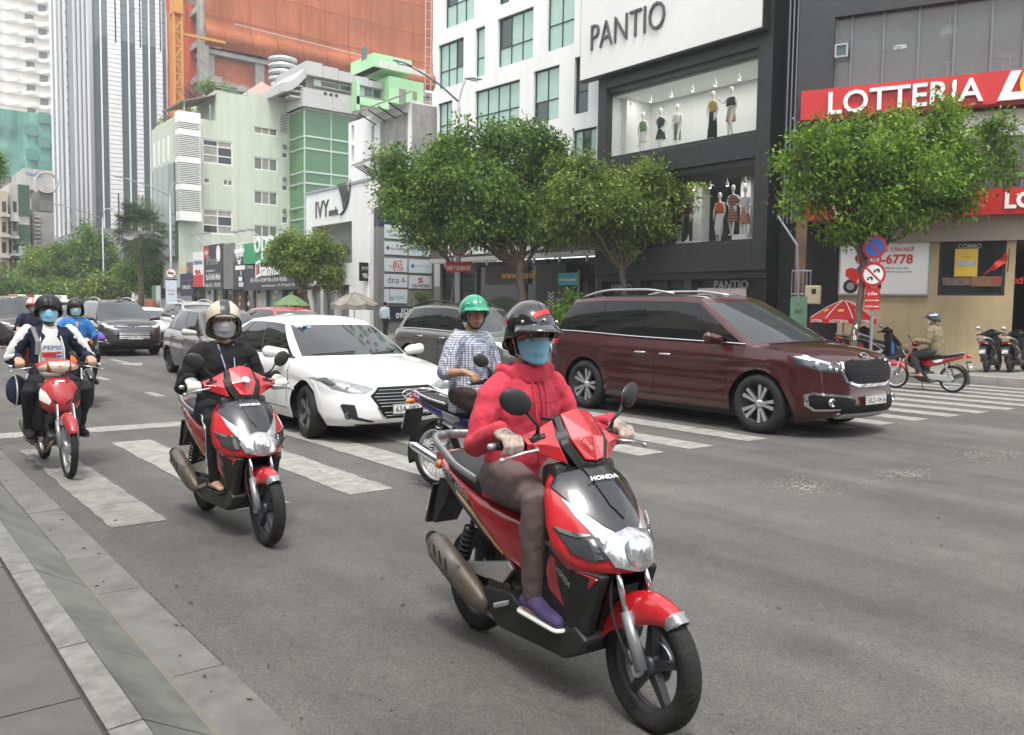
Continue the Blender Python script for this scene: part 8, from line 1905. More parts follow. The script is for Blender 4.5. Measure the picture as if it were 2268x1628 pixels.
 hm = o.get('helmet')
 if hm:
  c = lambda x,y,z: H(x-.008,y,z+.035); ex,ey,ez = .138,.118,.122; rows = []; full = hm.get('full')
  for j in range(13):
   q = j/12; row = []
   for i in range(33):
    a = 2*PI*i/32; fr_ = max(0,math.cos(a)); zb_ = (-.042+.054*fr_**2 if not full else -.10+.125*fr_**.6)-.07*max(0,-math.cos(a))**.7;
    th0 = PI*.5 if zb_ > 0 else PI*.5
    z = ez*math.cos(q*PI*.5) if True else 0; rr_ = math.sin(q*PI*.5)
    row.append((a,rr_,z,zb_))
   rows.append([c(ex*r_*math.cos(a),ey*r_*math.sin(a),z) for a,r_,z,zb_ in row])
  low = [c(ex*1.0*math.cos(a),ey*1.0*math.sin(a),zb_) for a,r_,z,zb_ in row]; mid = [p.lerp(q_,.5)+HR@Vector((0,0,0)) for p,q_ in zip(rows[-1],low)]
  rows += [mid,low,[p+(hd-p)*.10 for p in low]]
  hb = MB().grid(rows); ho = hb.build('helmet',hm['m'],t,smooth=True); md = ho.modifiers.new('thickness','SOLIDIFY'); md.thickness = .006
  MB().tube([p+(p-hd)*.012 for p in low],.0055,6).build('helmet_edge',BLKP,ho,smooth=True)
  if hm.get('brim',True):
   br = []
   for i in range(13):
    a = math.radians(-62+124*i/12); fr_ = math.cos(a*1.3); br.append([c(ex*k*math.cos(a)+.0+(k-1)*ex*1.6*max(0,fr_),ey*k*math.sin(a),.012+.018*math.cos(a)**2-(k-1)*.16) for k in (.99,1.03,1.10,1.17)])
   q = MB().grid(br).build('helmet_brim',hm.get('bm',hm['m']),ho,smooth=True); md = q.modifiers.new('thickness','SOLIDIFY'); md.thickness = .004
  hv = bvh_of(hb)
  def on(x,y,z): return hv.find_nearest(c(x,y,z))
  for poly,m in hm.get('marks',[]):
   P4_ = [Vector(p) for p in poly]; n4 = len(P4_)//2; top_,bot_ = P4_[:n4],P4_[n4:][::-1]; rows = []
   for q in range(4):
    row = []
    for k in range((n4-1)*5+1):
     i = min(k//5,n4-2); f_ = k/5-i; p = top_[i].lerp(top_[i+1],f_).lerp(bot_[i].lerp(bot_[i+1],f_),q/3); h = on(*p)[0]; row.append(h+(h-hd).normalized()*.004)
    rows.append(row)
   MB().grid(rows).build('helmet_mark',m,ho,fix=False)
  if hm.get('stripe'):
   st = []
   for k in range(17):
    a = math.radians(12+k*9.2); st.append([on(ex*math.cos(a),w_,ez*math.sin(a))[0]+(on(ex*math.cos(a),w_,ez*math.sin(a))[0]-hd).normalized()*.003 for w_ in (-hm['sw'],-hm['sw']*.5,0,hm['sw']*.5,hm['sw'])])
   MB().grid(st).build('helmet_stripe',hm['stripe'],ho,smooth=True)
  for x,y,z in hm.get('studs',[]):
   h = on(x,y,z); MB().ell(h[0],(.009,.009,.009),8,6).build('helmet_stud',CHROME,ho,smooth=True)
  for s in (1,-1): MB().tube([H(.01,s*.088,.0),H(.03,s*.078,-.06),H(.045,s*.03,-.118),H(.05,0,-.122)],.006,5,True,(1.4,.5)).build('chin_strap',BLKC,ho)
 return t,dict(hip=hip,neck=neck,up=up,J=J,H=H,sh=sh,ln=ln,hd=hd,jacket=jk,HR=HR)
def chest_mat(I,fwd,side,h):                # frame on the chest: x to the viewer's right, y up, z forward
 up = I['up']; f = Vector((up.z,0,-up.x)); p = I['hip']+up*h+f*fwd+Vector((0,side,0)); m = Matrix.Identity(4); X_ = Vector((0,1,0))
 for i in range(3): m[i][0] = X_[i]; m[i][1] = up[i]; m[i][2] = f[i]; m[i][3] = p[i]
 return m
def grip_of(bk,hx,hz,gy,dx=.0): return {s: (hx-dx,s*gy,hz) for s in (1,-1)}
o = dict(hip=(-.30,.835),lean=7,hands={1: (.075,.305,1.02),-1: (.075,-.305,1.02)},feet={1: (.09,.135,.385),-1: (.07,-.16,.385)},head=(-8,4),wide=1.04,sw=.165,torso=.45,vox=.010,
 top=dict(m=PINK,g=.012,wr=.026),trousers=MAUVE,lg=.012,thigh=.088,shoe=(mat('purple_mesh_shoe',(.085,.06,.16),.8,var=.2,vscale=40,bump=.4,bscale=200),mat('shoe_white_rubber',(.66,.66,.62),.6),mat('rust_sock',(.32,.13,.05),.9)),gloves=GLOVE,bun=True,glasses=True,mask=MASKB,hem=-.12,toe=(.17,.01,-.055),
 helmet=dict(m=mat('glossy_black_helmet',(.010,.010,.012),.12,coat=1),bm=mat('smoked_visor',(.03,.03,.032),.15,coat=1),marks=[([(.11,-.05,.075),(.10,.045,.10),(.115,.045,.078),(.125,-.05,.052)],LETR),([(.0,-.14,.03),(-.05,-.13,.055),(-.06,-.13,.035),(-.0,-.14,.01)],LETR)],studs=[(.13,.0,.045),(.09,-.09,.035),(.09,.09,.035)]))
WOM,I = person('woman in a coral pink hooded jacket, blue mask and black helmet riding the foreground scooter',(2.324,2.61,0),math.radians(-93.5),o,scale=.965); WOM.scale = (.93,.97,.985)
up = I['up']; nk = I['neck']; b = MB()       # hood bunched round the neck and collar
for k in range(15):
 a = math.radians(70+k*220/14); P0 = nk+Vector((-.01+.085*math.cos(a),.105*math.sin(a),-.03)); b.limb([P0,P0+Vector((.02*math.cos(a),.02*math.sin(a),.045+.012*math.sin(k*2)))],[.030,.022],9)
for k in range(13):
 a = math.radians(-90+k*180/12); P0 = nk+Vector((.01+.07*math.cos(a),.08*math.sin(a),-.03)); b.limb([P0,P0+Vector((.008,0,.068))],[.020,.013],8)
fuse(b.build('hood',PINK,WOM,smooth=True,fix=False),.010,4,.02,.05)
for s in (1,-1):                              # sewn yoke and sleeve seams, drawstring of the hood
 MB().tube([I['hip']+up*.435+Vector((.03,s*.145,.0)),I['hip']+up*.33+Vector((.125,s*.105,0)),I['hip']+up*.33+Vector((.142,s*.02,0))],.0032,5).build('yoke_seam',mat('deep_pink_zip',(.40,.02,.05),.6),WOM)
 MB().limb([nk+Vector((.085,s*.03,-.02)),nk+Vector((.118,s*.034,-.10)),nk+Vector((.138,s*.03,-.19))],[.0035,.0035,.0045],6).build('drawstring',PINK,WOM)
zp = [I['hip']+up*h+Vector((up.z,0,-up.x))*f_ for h,f_ in ((.0,.150),(.12,.150),(.24,.150),(.33,.146),(.40,.118),(.44,.085))]
MB().tube(zp,.0045,5).build('zip',mat('deep_pink_zip',(.40,.02,.05),.6),WOM)
MBK = mat('ivory_helmet',(.60,.55,.40),.3,var=.15,vscale=9,coat=.6)
o = dict(hip=(-.26,.845),lean=5,hands={1: (.075,.305,1.02),-1: (.075,-.305,1.02)},feet={1: (.10,.13,.385),-1: (.10,-.17,.385)},head=(-14,2),wide=1.03,sw=.18,torso=.46,top=dict(m=BLKC,g=.017,wr=.035),trousers=BLKC,lg=.012,shoe='sandal',gloves=GLOVEW,mask=MASKG,hem=-.10,toe=(.15,.01,-.05),
 helmet=dict(m=MBK,full=True,brim=False,stripe=mat('dark_helmet_stripe',(.045,.046,.05),.35),sw=.034))
PBK,I = person('person in black tracksuit, ivory helmet and grey mask on the second red scooter',(2.10,5.73,0),HEAD,o,scale=.97); PBK.scale = (.93,.98,.97)
for s in (1,-1): MB().tube([I['neck']+Vector((.06,s*.055,.0)),I['hip']+I['up']*.30+Vector((.165,s*.035,0)),I['hip']+I['up']*.16+Vector((.165,s*.004,0))],.0045,5).build('lanyard',mat('pale_blue_lanyard',(.35,.38,.55),.8),PBK)
m4 = chest_mat(I,.152,.095,.315); MB().add([m4@Vector(p) for p in ((-.03,.004,0),(-.018,-.012,.001),(.04,.018,-.008),(-.014,-.002,.002),(-.026,.006,0))],[(0,1,3,4),(1,2,3)]).build('tick_mark',LETW,PBK,fix=False)
for s in (1,-1):
 j = I['J'][s]
 for w_ in (-.012,.012): MB().tube([j['hp'].lerp(j['kn'],.3)+Vector((0,s*.080,.0+w_)),j['hp'].lerp(j['kn'],.9)+Vector((.0,s*.072,.012+w_)),j['kn']+Vector((.02+w_,s*.066,-.05)),j['kn'].lerp(j['an'],.5)+Vector((.0+w_,s*.058,0)),j['kn'].lerp(j['an'],.92)+Vector((w_,s*.05,0))],.0035,5,True,(1,.5)).build('trouser_stripe',LETW,PBK)
j = I['J'][1];
for k in range(7): MB().limb([j['el'].lerp(j['wr'],.1+.11*k)+Vector((0,.064,.03)),j['el'].lerp(j['wr'],.15+.11*k)+Vector((0,.066,.012))],[.007,.007],6).build('sleeve_print',LETW,PBK)
o = dict(hip=(-.22,.835),lean=1,hands={1: (.125,.30,1.0),-1: (.125,-.30,1.0)},feet={1: (-.02,.215,.385),-1: (-.02,-.215,.385)},head=(-9,-3),sw=.19,wide=1.0,torso=.49,top=dict(m=NAVYC,g=.016,wr=.03,cuff=WHTC),trousers=BLKC,shoe=(BLKC,BLKP,mat('red_sock',(.4,.03,.03),.9)),hair=HAIRB,fringe=True,sunglasses=True,mask=MASKB,hem=-.08,flare=.55,
 helmet=dict(m=mat('matt_black_helmet',(.014,.014,.015),.45),brim=False))
PEP,I = person('man in sunglasses with a navy and white jacket over a white PEPSI shirt',(1.52,8.76,0),HEAD,o,scale=.985)
up = I['up']; rows = []
for j in range(9):
 h = .0+.50*j/8; rows.append([I['hip']+up*h+Vector((.150+.004*math.sin(j)-.032*(abs(i)/4)**2-(0,0,0,0,0,.002,.010,.030,.058)[j],i/4*(.085+.02*math.sin(j/8*PI)-(0,0,0,0,0,0,.012,.02,.032)[j]),(.03*(abs(i)/4)**2 if j == 8 else 0))) for i in range(-4,5)])
sh_ = MB().grid(rows).build('tee_shirt',WHTC,PEP,smooth=True); md = sh_.modifiers.new('thickness','SOLIDIFY'); md.thickness = .004
m4 = chest_mat(I,.163,0,.0)
text('shirt_print','PEPSI',NB,sh_,m4@Matrix.Translation((-.078,.285,.004)),w=.155,h=.040,ext=.002,shear=.12,bold=.03)
MB().add([m4@Vector(p) for p in ((-.085,.215,-.004),(.035,.215,.0),(.035,.262,.0),(-.085,.262,-.004))],[(0,1,2,3)]).build('red_stripe_print',LETR,sh_,fix=False)
q = m4@Matrix.Translation((.055,.238,.001)); n_ = 16
for nm,m,a0,a1,z0,z1 in (('globe_red',LETR,20,170,.3,1),('globe_blue',NB,200,350,-1,-.3)):
 P = [q@Vector((.028*math.cos(math.radians(a0+(a1-a0)*k/10)),.028*math.sin(math.radians(a0+(a1-a0)*k/10)),.002)) for k in range(11)]; MB().add(P,[tuple(range(11))]).build(nm,m,sh_,fix=False)
MB().tube([q@Vector((.029*math.cos(a),.029*math.sin(a),0)) for a in [2*PI*k/20 for k in range(21)]],.002,4).build('globe_ring',NB,sh_)
for s in (1,-1):
 MB().tube([I['hip']+up*h+Vector((f_,s*y_,0)) for h,f_,y_ in ((.0,.140,.10),(.15,.152,.108),(.3,.146,.105),(.40,.11,.085),(.47,.05,.06))],.006,6).build('jacket_piping',LETW,PEP,smooth=True)
 j = I['J'][s]; a,e,w = I['sh'][s],j['el'],j['wr']
 b = MB(); P = [a+Vector((.0,-s*.01,.03)),a+Vector((.01,s*.012,.0)),a.lerp(e,.5)+Vector((.012,s*.026,.0)),e+Vector((.012,s*.024,.0)),e.lerp(w,.5)+Vector((0,s*.022,.008)),e.lerp(w,.93)+Vector((0,s*.018,.008))]
 fuse(b.limb(P,[.05,.060,.054,.048,.042,.034],10).build('white_sleeve_panel',WHTC,PEP,smooth=True,fix=False),.010,3,.02,.05)
MB().tube([I['sh'][-1]+Vector((.045,.05,.05)),I['hip']+up*.36+Vector((.152,-.115,0)),I['hip']+up*.24+Vector((.16,-.125,0))],[.017,.018,.018],8,True,(1.2,.3)).build('bag_strap',mat('grey_strap',(.2,.2,.19),.8),PEP)
bg_ = thing('shoulder_bag','black bag with white piping at the hip of the man in sunglasses','bag',(1.52-.27,8.98,.72),HEAD)
fuse(MB().ell((0,0,0),(.17,.09,.14),16,10).build('pouch',NAVYC,bg_,smooth=True,fix=False),.014,2,.02,.08); MB().tube([Vector((.17*math.cos(a),-.02,.142*math.sin(a))) for a in [2*PI*k/24 for k in range(25)]],.007,5).build('seam_piping',LETW,bg_)
GHM = mat('green_helmet',(.015,.30,.17),.25,coat=.8)
o = dict(hip=(-.24,.845),lean=4,hands={1: (.12,.295,1.0),-1: (.10,-.30,.99)},feet={1: (-.02,.20,.385),-1: (-.02,-.20,.385)},head=(-26,3),skin=SKIN2,sw=.19,wide=1.0,torso=.49,vox=.010,top=dict(m=CHECK,g=.02,wr=.022,sleeve=.95,name='shirt'),trousers=BRNC,lg=.014,shoe=(BLKC,BLKP,BRNC),hem=-.16,
 helmet=dict(m=GHM,bm=GHM,marks=[([(.125,.035,.055),(.122,.048,.055),(.118,.048,.066),(.121,.035,.066)],LETR)],studs=[(.09,-.09,.05)]))
GRN,I = person('man in a green helmet and checked short sleeved shirt on the blue motorbike',(4.10,5.45,0),math.radians(-79),o,scale=1.0)
for s in (1,-1): MB().add([I['neck']+Vector(p) for p in ((.075,s*.012,-.045),(.045,s*.085,.012),(.075,s*.085,-.018),(.105,s*.055,-.075))],[(0,1,2,3)]).build('shirt_collar',CHECK,GRN,fix=False)
for k in range(4): MB().ell(I['hip']+I['up']*(.10+.08*k)+Vector((.136,.0,0)),(.004,.006,.006),8,5).build('button',NB,GRN)
MB().add([chest_mat(I,.140,.0,.22)@Vector(p) for p in ((.045,0,-.004),(.125,0,-.016),(.125,.09,-.02),(.045,.09,-.006))],[(0,1,2,3)]).build('shirt_pocket',CHECK,GRN,fix=False)
o = dict(hip=(-.22,.84),lean=4,hands={1: (.12,.30,1.0),-1: (.12,-.30,1.0)},feet={1: (0,.19,.385),-1: (0,-.19,.385)},sw=.165,wide=.93,torso=.46,vox=.013,head=(-8,2),top=dict(m=BLUEC,g=.016,wr=.02,name='shirt'),trousers=BLKC,shoe=(BLKC,BLKP,BLKC),gloves=GLOVEP,glove_side=1,mask=MASKL,helmet=dict(m=mat('dark_helmet',(.03,.03,.032),.3),full=True,brim=False))
BLU,I = person('rider in a bright blue collared shirt with pale mask and a purple glove',(2.82,14.25,0),HEAD,o)
for s in (1,-1): MB().add([I['neck']+Vector(p) for p in ((.075,s*.012,-.06),(.04,s*.09,.012),(.075,s*.095,-.02),(.12,s*.06,-.10))],[(0,1,2,3)]).build('shirt_collar',BLUEC,BLU,fix=False)
MB().add([I['neck']+Vector(p) for p in ((.105,-.03,-.05),(.105,.03,-.05),(.132,0,-.15))],[(0,1,2)]).build('neck_opening',SKIN,BLU,fix=False)
o = dict(o,hip=(-.22,.85),sw=.195,wide=1.05,top=dict(m=NAVYC,g=.02,wr=.025),gloves=None,glove_side=None,mask=MASKG,helmet=dict(m=mat('white_red_helmet',(.62,.58,.56),.3,coat=.5),bm=LETR,stripe=LETR,sw=.012))
NAV,I = person('rider in a dark navy jacket with a white and red striped helmet and grey mask',(2.95,18.8,0),HEAD,o)
rb = thing('red_bag','small red bag slung by the navy jacketed rider','bag',(2.95,18.0,.9),HEAD); fuse(MB().ell((0,0,0),(.1,.2,.09),14,8).build('pouch',mat('bag_red',(.5,.03,.05),.6),rb,smooth=True,fix=False),.014,2)
o = dict(hip=(-.26,.85),lean=10,hands={1: (.12,.29,1.0),-1: (.12,-.29,1.0)},feet={1: (.0,.17,.36),-1: (.0,-.17,.36)},head=(8,4),skin=SKIN2,sw=.195,wide=1.1,torso=.50,vox=.013,top=dict(m=KHAKI,g=.022,wr=.03),trousers=GREYC,lg=.016,cut=.86,shoe='sandal',mask=MASKW,helmet=dict(m=mat('slate_helmet',(.07,.08,.10),.35),bm=LETK,marks=[([(.05,.115,.055),(-.05,.115,.05),(-.11,.07,.055),(-.11,.07,.035),(-.05,.118,.025),(.05,.118,.035)],LETW),([(.05,-.115,.055),(-.05,-.115,.05),(-.11,-.07,.055),(-.11,-.07,.035),(-.05,-.118,.025),(.05,-.118,.035)],LETW)]))
person('man in a khaki jacket, white mask and dark helmet riding along the far lane',(17.3,8.2,0),math.radians(90),o,scale=.97)
def walker(label,loc,rotz,m,tr,hat=None,hair=HAIR):
 o = dict(hip=(0,.92),lean=3,hands={1: (.10,.24,.80),-1: (.02,-.25,.78)},feet={1: (.10,.10,.09),-1: (-.10,-.10,.09)},knee=(1,0,.1),torso=.48,vox=.016,top=dict(m=m,g=.018,wr=.02,name='shirt'),trousers=tr,shoe=(BLKC,BLKP,BLKC),hair=hair)
 if hat: o['helmet'] = dict(m=hat,brim=True)
 return person(label,loc,rotz,o)
walker('man in a white shirt seen from behind before the lease panel',(21.6,37.6,.14),math.radians(35),bump_cloth('white_blue_cloth',(.55,.60,.68)),BLKC)
walker('person in a grey top and pale cap under the green parasol',(21.7,50.6,.14),math.radians(200),bump_cloth('slate_cloth',(.12,.13,.16)),BLKC,hat=WHTC)
# ---------------------------------------------------------------- shop mannequins
MANQ = mat('mannequin_white',(.78,.77,.74),.45)
def manq_mesh(pose):
 b = MB(); rings(b,[((0,0,.98),.085,.15,0),((0,0,1.08),.075,.12,0),((0,0,1.18),.08,.125,0),((.01,0,1.30),.09,.155,0),((0,0,1.40),.065,.15,0),((0,0,1.44),.045,.06,0)],14)
 b.limb([(0,0,1.42),(.015,0,1.54)],[.042,.04],10); b.ell((.02,0,1.66),(.09,.07,.115),14,10)
 hp = {0: ((.06,.02),(-.03,.05)),1: ((.10,.0),(-.06,.02)),2: ((.02,.10),(.0,-.03))}[pose]
 for s,(fx_,kx) in zip((1,-1),hp): b.limb([(0,s*.08,.98),(kx+.04,s*.085,.52),(fx_,s*.09,.10)],[.08,.052,.034],10); b.limb([(fx_-.02,s*.09,.06),(fx_+.13,s*.10,.03)],[.034,.024],8)
 A = {0: [((.02,.24,1.12),(.06,.21,.88)),((.0,-.25,1.13),(.05,-.22,.90))],1: [((-.05,.30,1.18),(.04,.15,1.04)),((-.05,-.30,1.18),(.04,-.15,1.04))],2: [((.02,.24,1.12),(.06,.2,.88)),((-.02,-.34,1.25),(.12,-.46,1.38))]}[pose]
 for s,(e,w) in zip((1,-1),A): b.limb([(0,s*.165,1.375),e,w],[.045,.036,.026],10); b.limb([w,Vector(w)+(Vector(w)-Vector(e)).normalized()*.13],[.020,.013],8)
 return b
MM = []
for pz in range(3):
 q = fuse(manq_mesh(pz).build('body',MANQ,None,smooth=True,fix=False),.016,3); MM.append(q)
def manq(label,u,z,w,pose,parts,yaw=0,back=1.0,sc=1.06):
 p = FP1.pt(u-back*.68,z,-back); t = thing('mannequin',label,'mannequin',p,PI+yaw,'mannequins in the black shop windows',sc)
 q = MM[pose].copy(); COL.objects.link(q); q.parent = t
 for nm,m,R_ in parts:
  b = MB(); rings(b,[((0,0,zz),rx,ry,0) for zz,rx,ry in R_],20,2.1); b.f = b.f[:-2] if nm in ('skirt','dress') else b.f
  o = b.build(nm,m,t,smooth=True); md = o.modifiers.new('folds','DISPLACE'); tx_ = bpy.data.textures.get('cloth_folds') or bpy.data.textures.new('cloth_folds','CLOUDS'); tx_.noise_scale = .07; md.texture = tx_; md.strength = .025; md.texture_coords = 'LOCAL'
 return t
CM = lambda n,c,**k: bump_cloth(n,c,**k)
SK = lambda z0,z1,a,c: [(z0,a,a*1.25),((z0+z1)/2,(a+c)/2,(a+c)/2*1.25),(z1,c*.9,c*1.15),(z1+.06,.095,.15)]
TOPP = [(1.02,.105,.165),(1.12,.095,.15),(1.28,.108,.175),(1.38,.085,.175),(1.43,.055,.08)]
uu = lambda x,y: FP1.uv(x,y)[0]
z1_ = PW1[2]; z2_ = PW2[2]
manq('mannequin in a green top and white skirt, leftmost in the upper window',uu(1412,300),z1_,0,0,[('blouse',CM('leaf_green_cloth',(.16,.30,.10)),TOPP),('skirt',WHTC,SK(.62,.98,.14,.11))],back=1.2)
manq('mannequin in a dark green belted dress in the upper window',uu(1452,300),z1_,0,1,[('dress',CM('bottle_green_cloth',(.02,.05,.045)),SK(.60,1.0,.17,.10)+TOPP[1:])],back=1.2);
manq('mannequin in a white top and olive trousers in the upper window',uu(1490,295),z1_,0,0,[('blouse',WHTC,TOPP),('skirt',CM('olive_grey_cloth',(.16,.19,.14)),SK(.45,.98,.12,.12))],back=1.2)
manq('mannequin in a yellow top and long black skirt in the upper window',uu(1572,290),z1_+.12,0,0,[('blouse',CM('mustard_cloth',(.50,.34,.03)),TOPP),('skirt',BLKC,SK(.12,.98,.15,.12))],back=1.0)
manq('mannequin in a black shawl and beige skirt with one arm raised',uu(1614,285),z1_+.12,0,2,[('shawl',BLKC,[(1.12,.13,.22),(1.22,.12,.2),(1.34,.11,.2),(1.40,.08,.16)]),('skirt',CM('beige_skirt_cloth',(.50,.38,.24)),SK(.58,.98,.15,.11))],back=1.0)
manq('mannequin in an orange blouse and white trousers in the lower window',uu(1588,520),z2_+.02,0,0,[('blouse',CM('orange_cloth',(.60,.12,.03)),TOPP),('skirt',WHTC,SK(.28,.98,.10,.12))],back=.95)
def bands():
 m = mat('striped_dress_cloth',(.4,.12,.05),.8); n = m.node_tree.nodes; l = m.node_tree.links.new; t = n.new('ShaderNodeTexCoord'); w = n.new('ShaderNodeTexWave'); w.bands_direction = 'Z'; w.inputs['Scale'].default_value = 3.2; w.inputs['Distortion'].default_value = 1.2; l(t.outputs['Object'],w.inputs['Vector'])
 r = n.new('ShaderNodeValToRGB'); r.color_ramp.elements[0].color = (.05,.06,.06,1); r.color_ramp.elements[1].color = (.42,.30,.16,1); e = r.color_ramp.elements.new(.5); e.color = (.45,.09,.03,1); l(w.outputs['Fac'],r.inputs['Fac']); l(r.outputs[0],n['Principled BSDF'].inputs['Base Color']); return m
manq('tall mannequin in a striped orange and brown dress in the lower window',uu(1618,515),z2_+.24,0,1,[('dress',bands(),SK(.48,1.0,.16,.11)+TOPP[1:])],back=.95)
manq('mannequin in a white top and salmon skirt, rightmost in the lower window',uu(1646,515),z2_+.12,0,1,[('blouse',WHTC,TOPP),('skirt',CM('salmon_cloth',(.52,.22,.14)),SK(.50,.98,.17,.10))],back=.9)
manq('mannequin in a red dress half hidden by the street tree',uu(1497,530),z2_+.12,0,0,[('dress',CM('deep_red_cloth',(.28,.01,.03)),SK(.60,1.0,.15,.10)+TOPP[1:])],back=1.0)
manq('mannequin in a dark red top and long black skirt by the window column',uu(1517,525),z2_+.12,0,1,[('blouse',CM('deep_red_cloth',(.28,.01,.03)),TOPP),('skirt',BLKC,SK(.10,.98,.14,.12))],back=.95)
for q in MM: bpy.data.objects.remove(q)
t = wthing('display_plinth','low dark plinth under the two right mannequins of the upper window','plinth'); MB().fbox(FP1,uu(1548,295),uu(1650,290),z1_+.005,z1_+.118,-1.5,-.6).build('block',GREYW,t)
t = wthing('display_plinth','white plinth under the striped dress in the lower window','plinth'); MB().fbox(FP1,uu(1600,520),uu(1634,515),z2_+.005,z2_+.238,-1.4,-.55).build('block',WHITE,t); MB().fbox(FP1,uu(1635,520),uu(1668,515),z2_+.005,z2_+.118,-1.4,-.55).build('step',WHITE,t)
t = wthing('display_plinth','white plinth behind the street tree in the lower window','plinth'); MB().fbox(FP1,uu(1475,530),uu(1530,525),z2_+.005,z2_+.118,-1.4,-.6).build('block',WHITE,t)
# ================================================================ STREET FURNITURE
def lamp_post(label,x,y_top,X,arm_px,head_len=1.0,arm=True):
 d_ = ray(x,690); k = X/d_.x; y_ = d_.y*k; z = (CPOS+ray(x,y_top)*((X)/ray(x,y_top).x)).z; t = thing('street_lamp',label,'street lamp',(X,y_,.14)); h = z-.14
 MB().tube([(0,0,0),(0,0,1.2),(0,0,h)],[.13,.10,.06],10).build('pole',STEEL,t,smooth=True); MB().lathe([(.0,.0),(.2,.0),(.2,.04),(.14,.3),(0,.3)],None,10).build('base',STEEL,t)
 for sx,l in arm_px:
  A = path([(0,0,h-.1),(sx*l*.5,0,h+.55),(sx*l,0,h+.95)],8); MB().tube(A,[.045]*8,7).build('arm',STEEL,t,smooth=True)
  c = A[-1]; hd_ = MB().limb([c,c+Vector((sx*.35,0,.06)),c+Vector((sx*.8,0,.10))],[.07,.11,.06],10,(1.2,.6)).build('lamp_head',STEEL,t,smooth=True); MB().ell(c+Vector((sx*.42,0,.0)),(.28,.1,.04),12,6).build('lens',LETW,hd_,smooth=True)
 return t
lamp_post('street lamp with its arm in front of the white office block',1012,222,21.0,[(-1,2.4),(1,.35)])
lp = lamp_post('tall street lamp carrying the round sign by the mint building',380,430,21.0,[(-1,3.4),(1,.3)])
lamp_post('street lamp in front of the striped tower',231,482,21.0,[(-1,3.6),(1,.3)])
lamp_post('street lamp at the far left behind the yellow green tree',122,522,21.0,[(-1,3.6)])
def face_cam(p,ox=0):
 n_ = Vector((CPOS.x-p[0],CPOS.y-p[1],0)); a = math.atan2(n_.y,n_.x)+ox; m = Matrix.Identity(4); N_ = Vector((math.cos(a),math.sin(a),0)); X_ = Vector((0,0,1)).cross(N_)
 for i in range(3): m[i][0] = X_[i]; m[i][1] = (0,0,1)[i]; m[i][2] = N_[i]; m[i][3] = p[i]
 return m
def roundsign(par,c,r_,ring,field,ox=0,off=0):
 m4 = face_cam(c,ox)@Matrix.Translation((0,0,off)); s_ = MB().lathe([(0,-.01),(r_,-.01),(r_,.0),(0,.0)],m4,28).build('sign_disc',ring,par); MB().lathe([(0,.004),(r_*.8,.004)],m4,28).build('sign_field',field,s_); return s_,m4
SX = 21.15; d_ = ray(1932,690); sp_ = CPOS+d_*(SX/d_.x); zz_ = lambda y: (CPOS+ray(1934,y)*((SX)/ray(1934,y).x)).z
NOX = -.30
t = thing('traffic_sign','grey post with two round prohibition discs above a red CẤM plate','traffic sign',(sp_.x,sp_.y,.14)); base = Vector(t.location)
def loc_(o): o.matrix_parent_inverse = Matrix.Translation(-base); return o
loc_(MB().tube([(sp_.x,sp_.y,.14),(sp_.x,sp_.y,zz_(515))],.04,10).build('post',STEEL,t))
SB = mat('sign_blue',(.03,.12,.42),.4); rz = (zz_(522)-zz_(573))/2
s_,m4 = roundsign(t,Vector((sp_.x,sp_.y,zz_(548))),rz,RED,SB,NOX,.05); loc_(s_)
loc_(MB().box((-rz*.75,-rz*.075,.006),(rz*.75,rz*.075,.009),m4@Matrix.Rotation(-PI/4,4,'Z')).build('bar',RED,t))
rz = (zz_(581)-zz_(634))/2; s_,m4 = roundsign(t,Vector((sp_.x,sp_.y,zz_(608))),rz,RED,LETW,NOX,.05); loc_(s_)
loc_(MB().box((-rz*.78,-rz*.07,.010),(rz*.78,rz*.07,.013),m4@Matrix.Rotation(-PI/4,4,'Z')).build('bar',RED,t))
for (cx_,cy_) in ((.28,.35),(-.25,-.3)):          # little cart and rickshaw symbols
 q = m4@Matrix.Translation((cx_*rz,cy_*rz,.006)); b = MB()
 for wx_ in (-.16,.16): b.add([q@Vector(((wx_+.09*math.cos(a))*rz,(-.12+.09*math.sin(a))*rz,0)) for a in [k*PI/6 for k in range(12)]],[tuple(range(12))])
 b.add([q@Vector((x_*rz,y_*rz,0)) for x_,y_ in ((-.24,-.04),(.24,-.04),(.2,.12),(-.05,.12),(-.1,.02),(-.24,.06))],[(0,1,2,3,4,5)]); tag(loc_(b.build('vehicle_symbol',LETK,t,fix=False)),kind='stuff')
m4 = face_cam(Vector((sp_.x,sp_.y,0)),NOX); pw_ = (zz_(638)-zz_(686))*.66;
loc_(MB().box((-pw_/2,zz_(686),.05),(pw_/2,zz_(638),.06),m4).build('text_plate',RED,t))
for st,y,w_ in (('CẤM',654,.62),('CÁC LOẠI XE 3 BÁNH',668,.92),('VÀ XE THÔ SƠ 4 BÁNH',681,.92)): loc_(text('lettering',st,LETW,t,m4@Matrix.Translation((-pw_*w_/2,zz_(y),.062)),w=pw_*w_,h=pw_*(.26 if st == 'CẤM' else .16),ext=.003,bold=.03))
d_ = ray(1016,690); sp_ = CPOS+d_*(20.95/d_.x); zz_ = lambda y: (CPOS+ray(1016,y)*(20.95/ray(1016,y).x)).z
t = thing('street_sign','red CHÚ Ý QUAN SÁT plate on a grey post under the big tree','sign',(sp_.x,sp_.y,.14)); base = Vector(t.location)
loc_(MB().tube([(sp_.x,sp_.y,.14),(sp_.x,sp_.y,zz_(540))],.07,10).build('post',STEEL,t)); m4 = face_cam(Vector((sp_.x,sp_.y,0)),-.15); w_ = 1.15
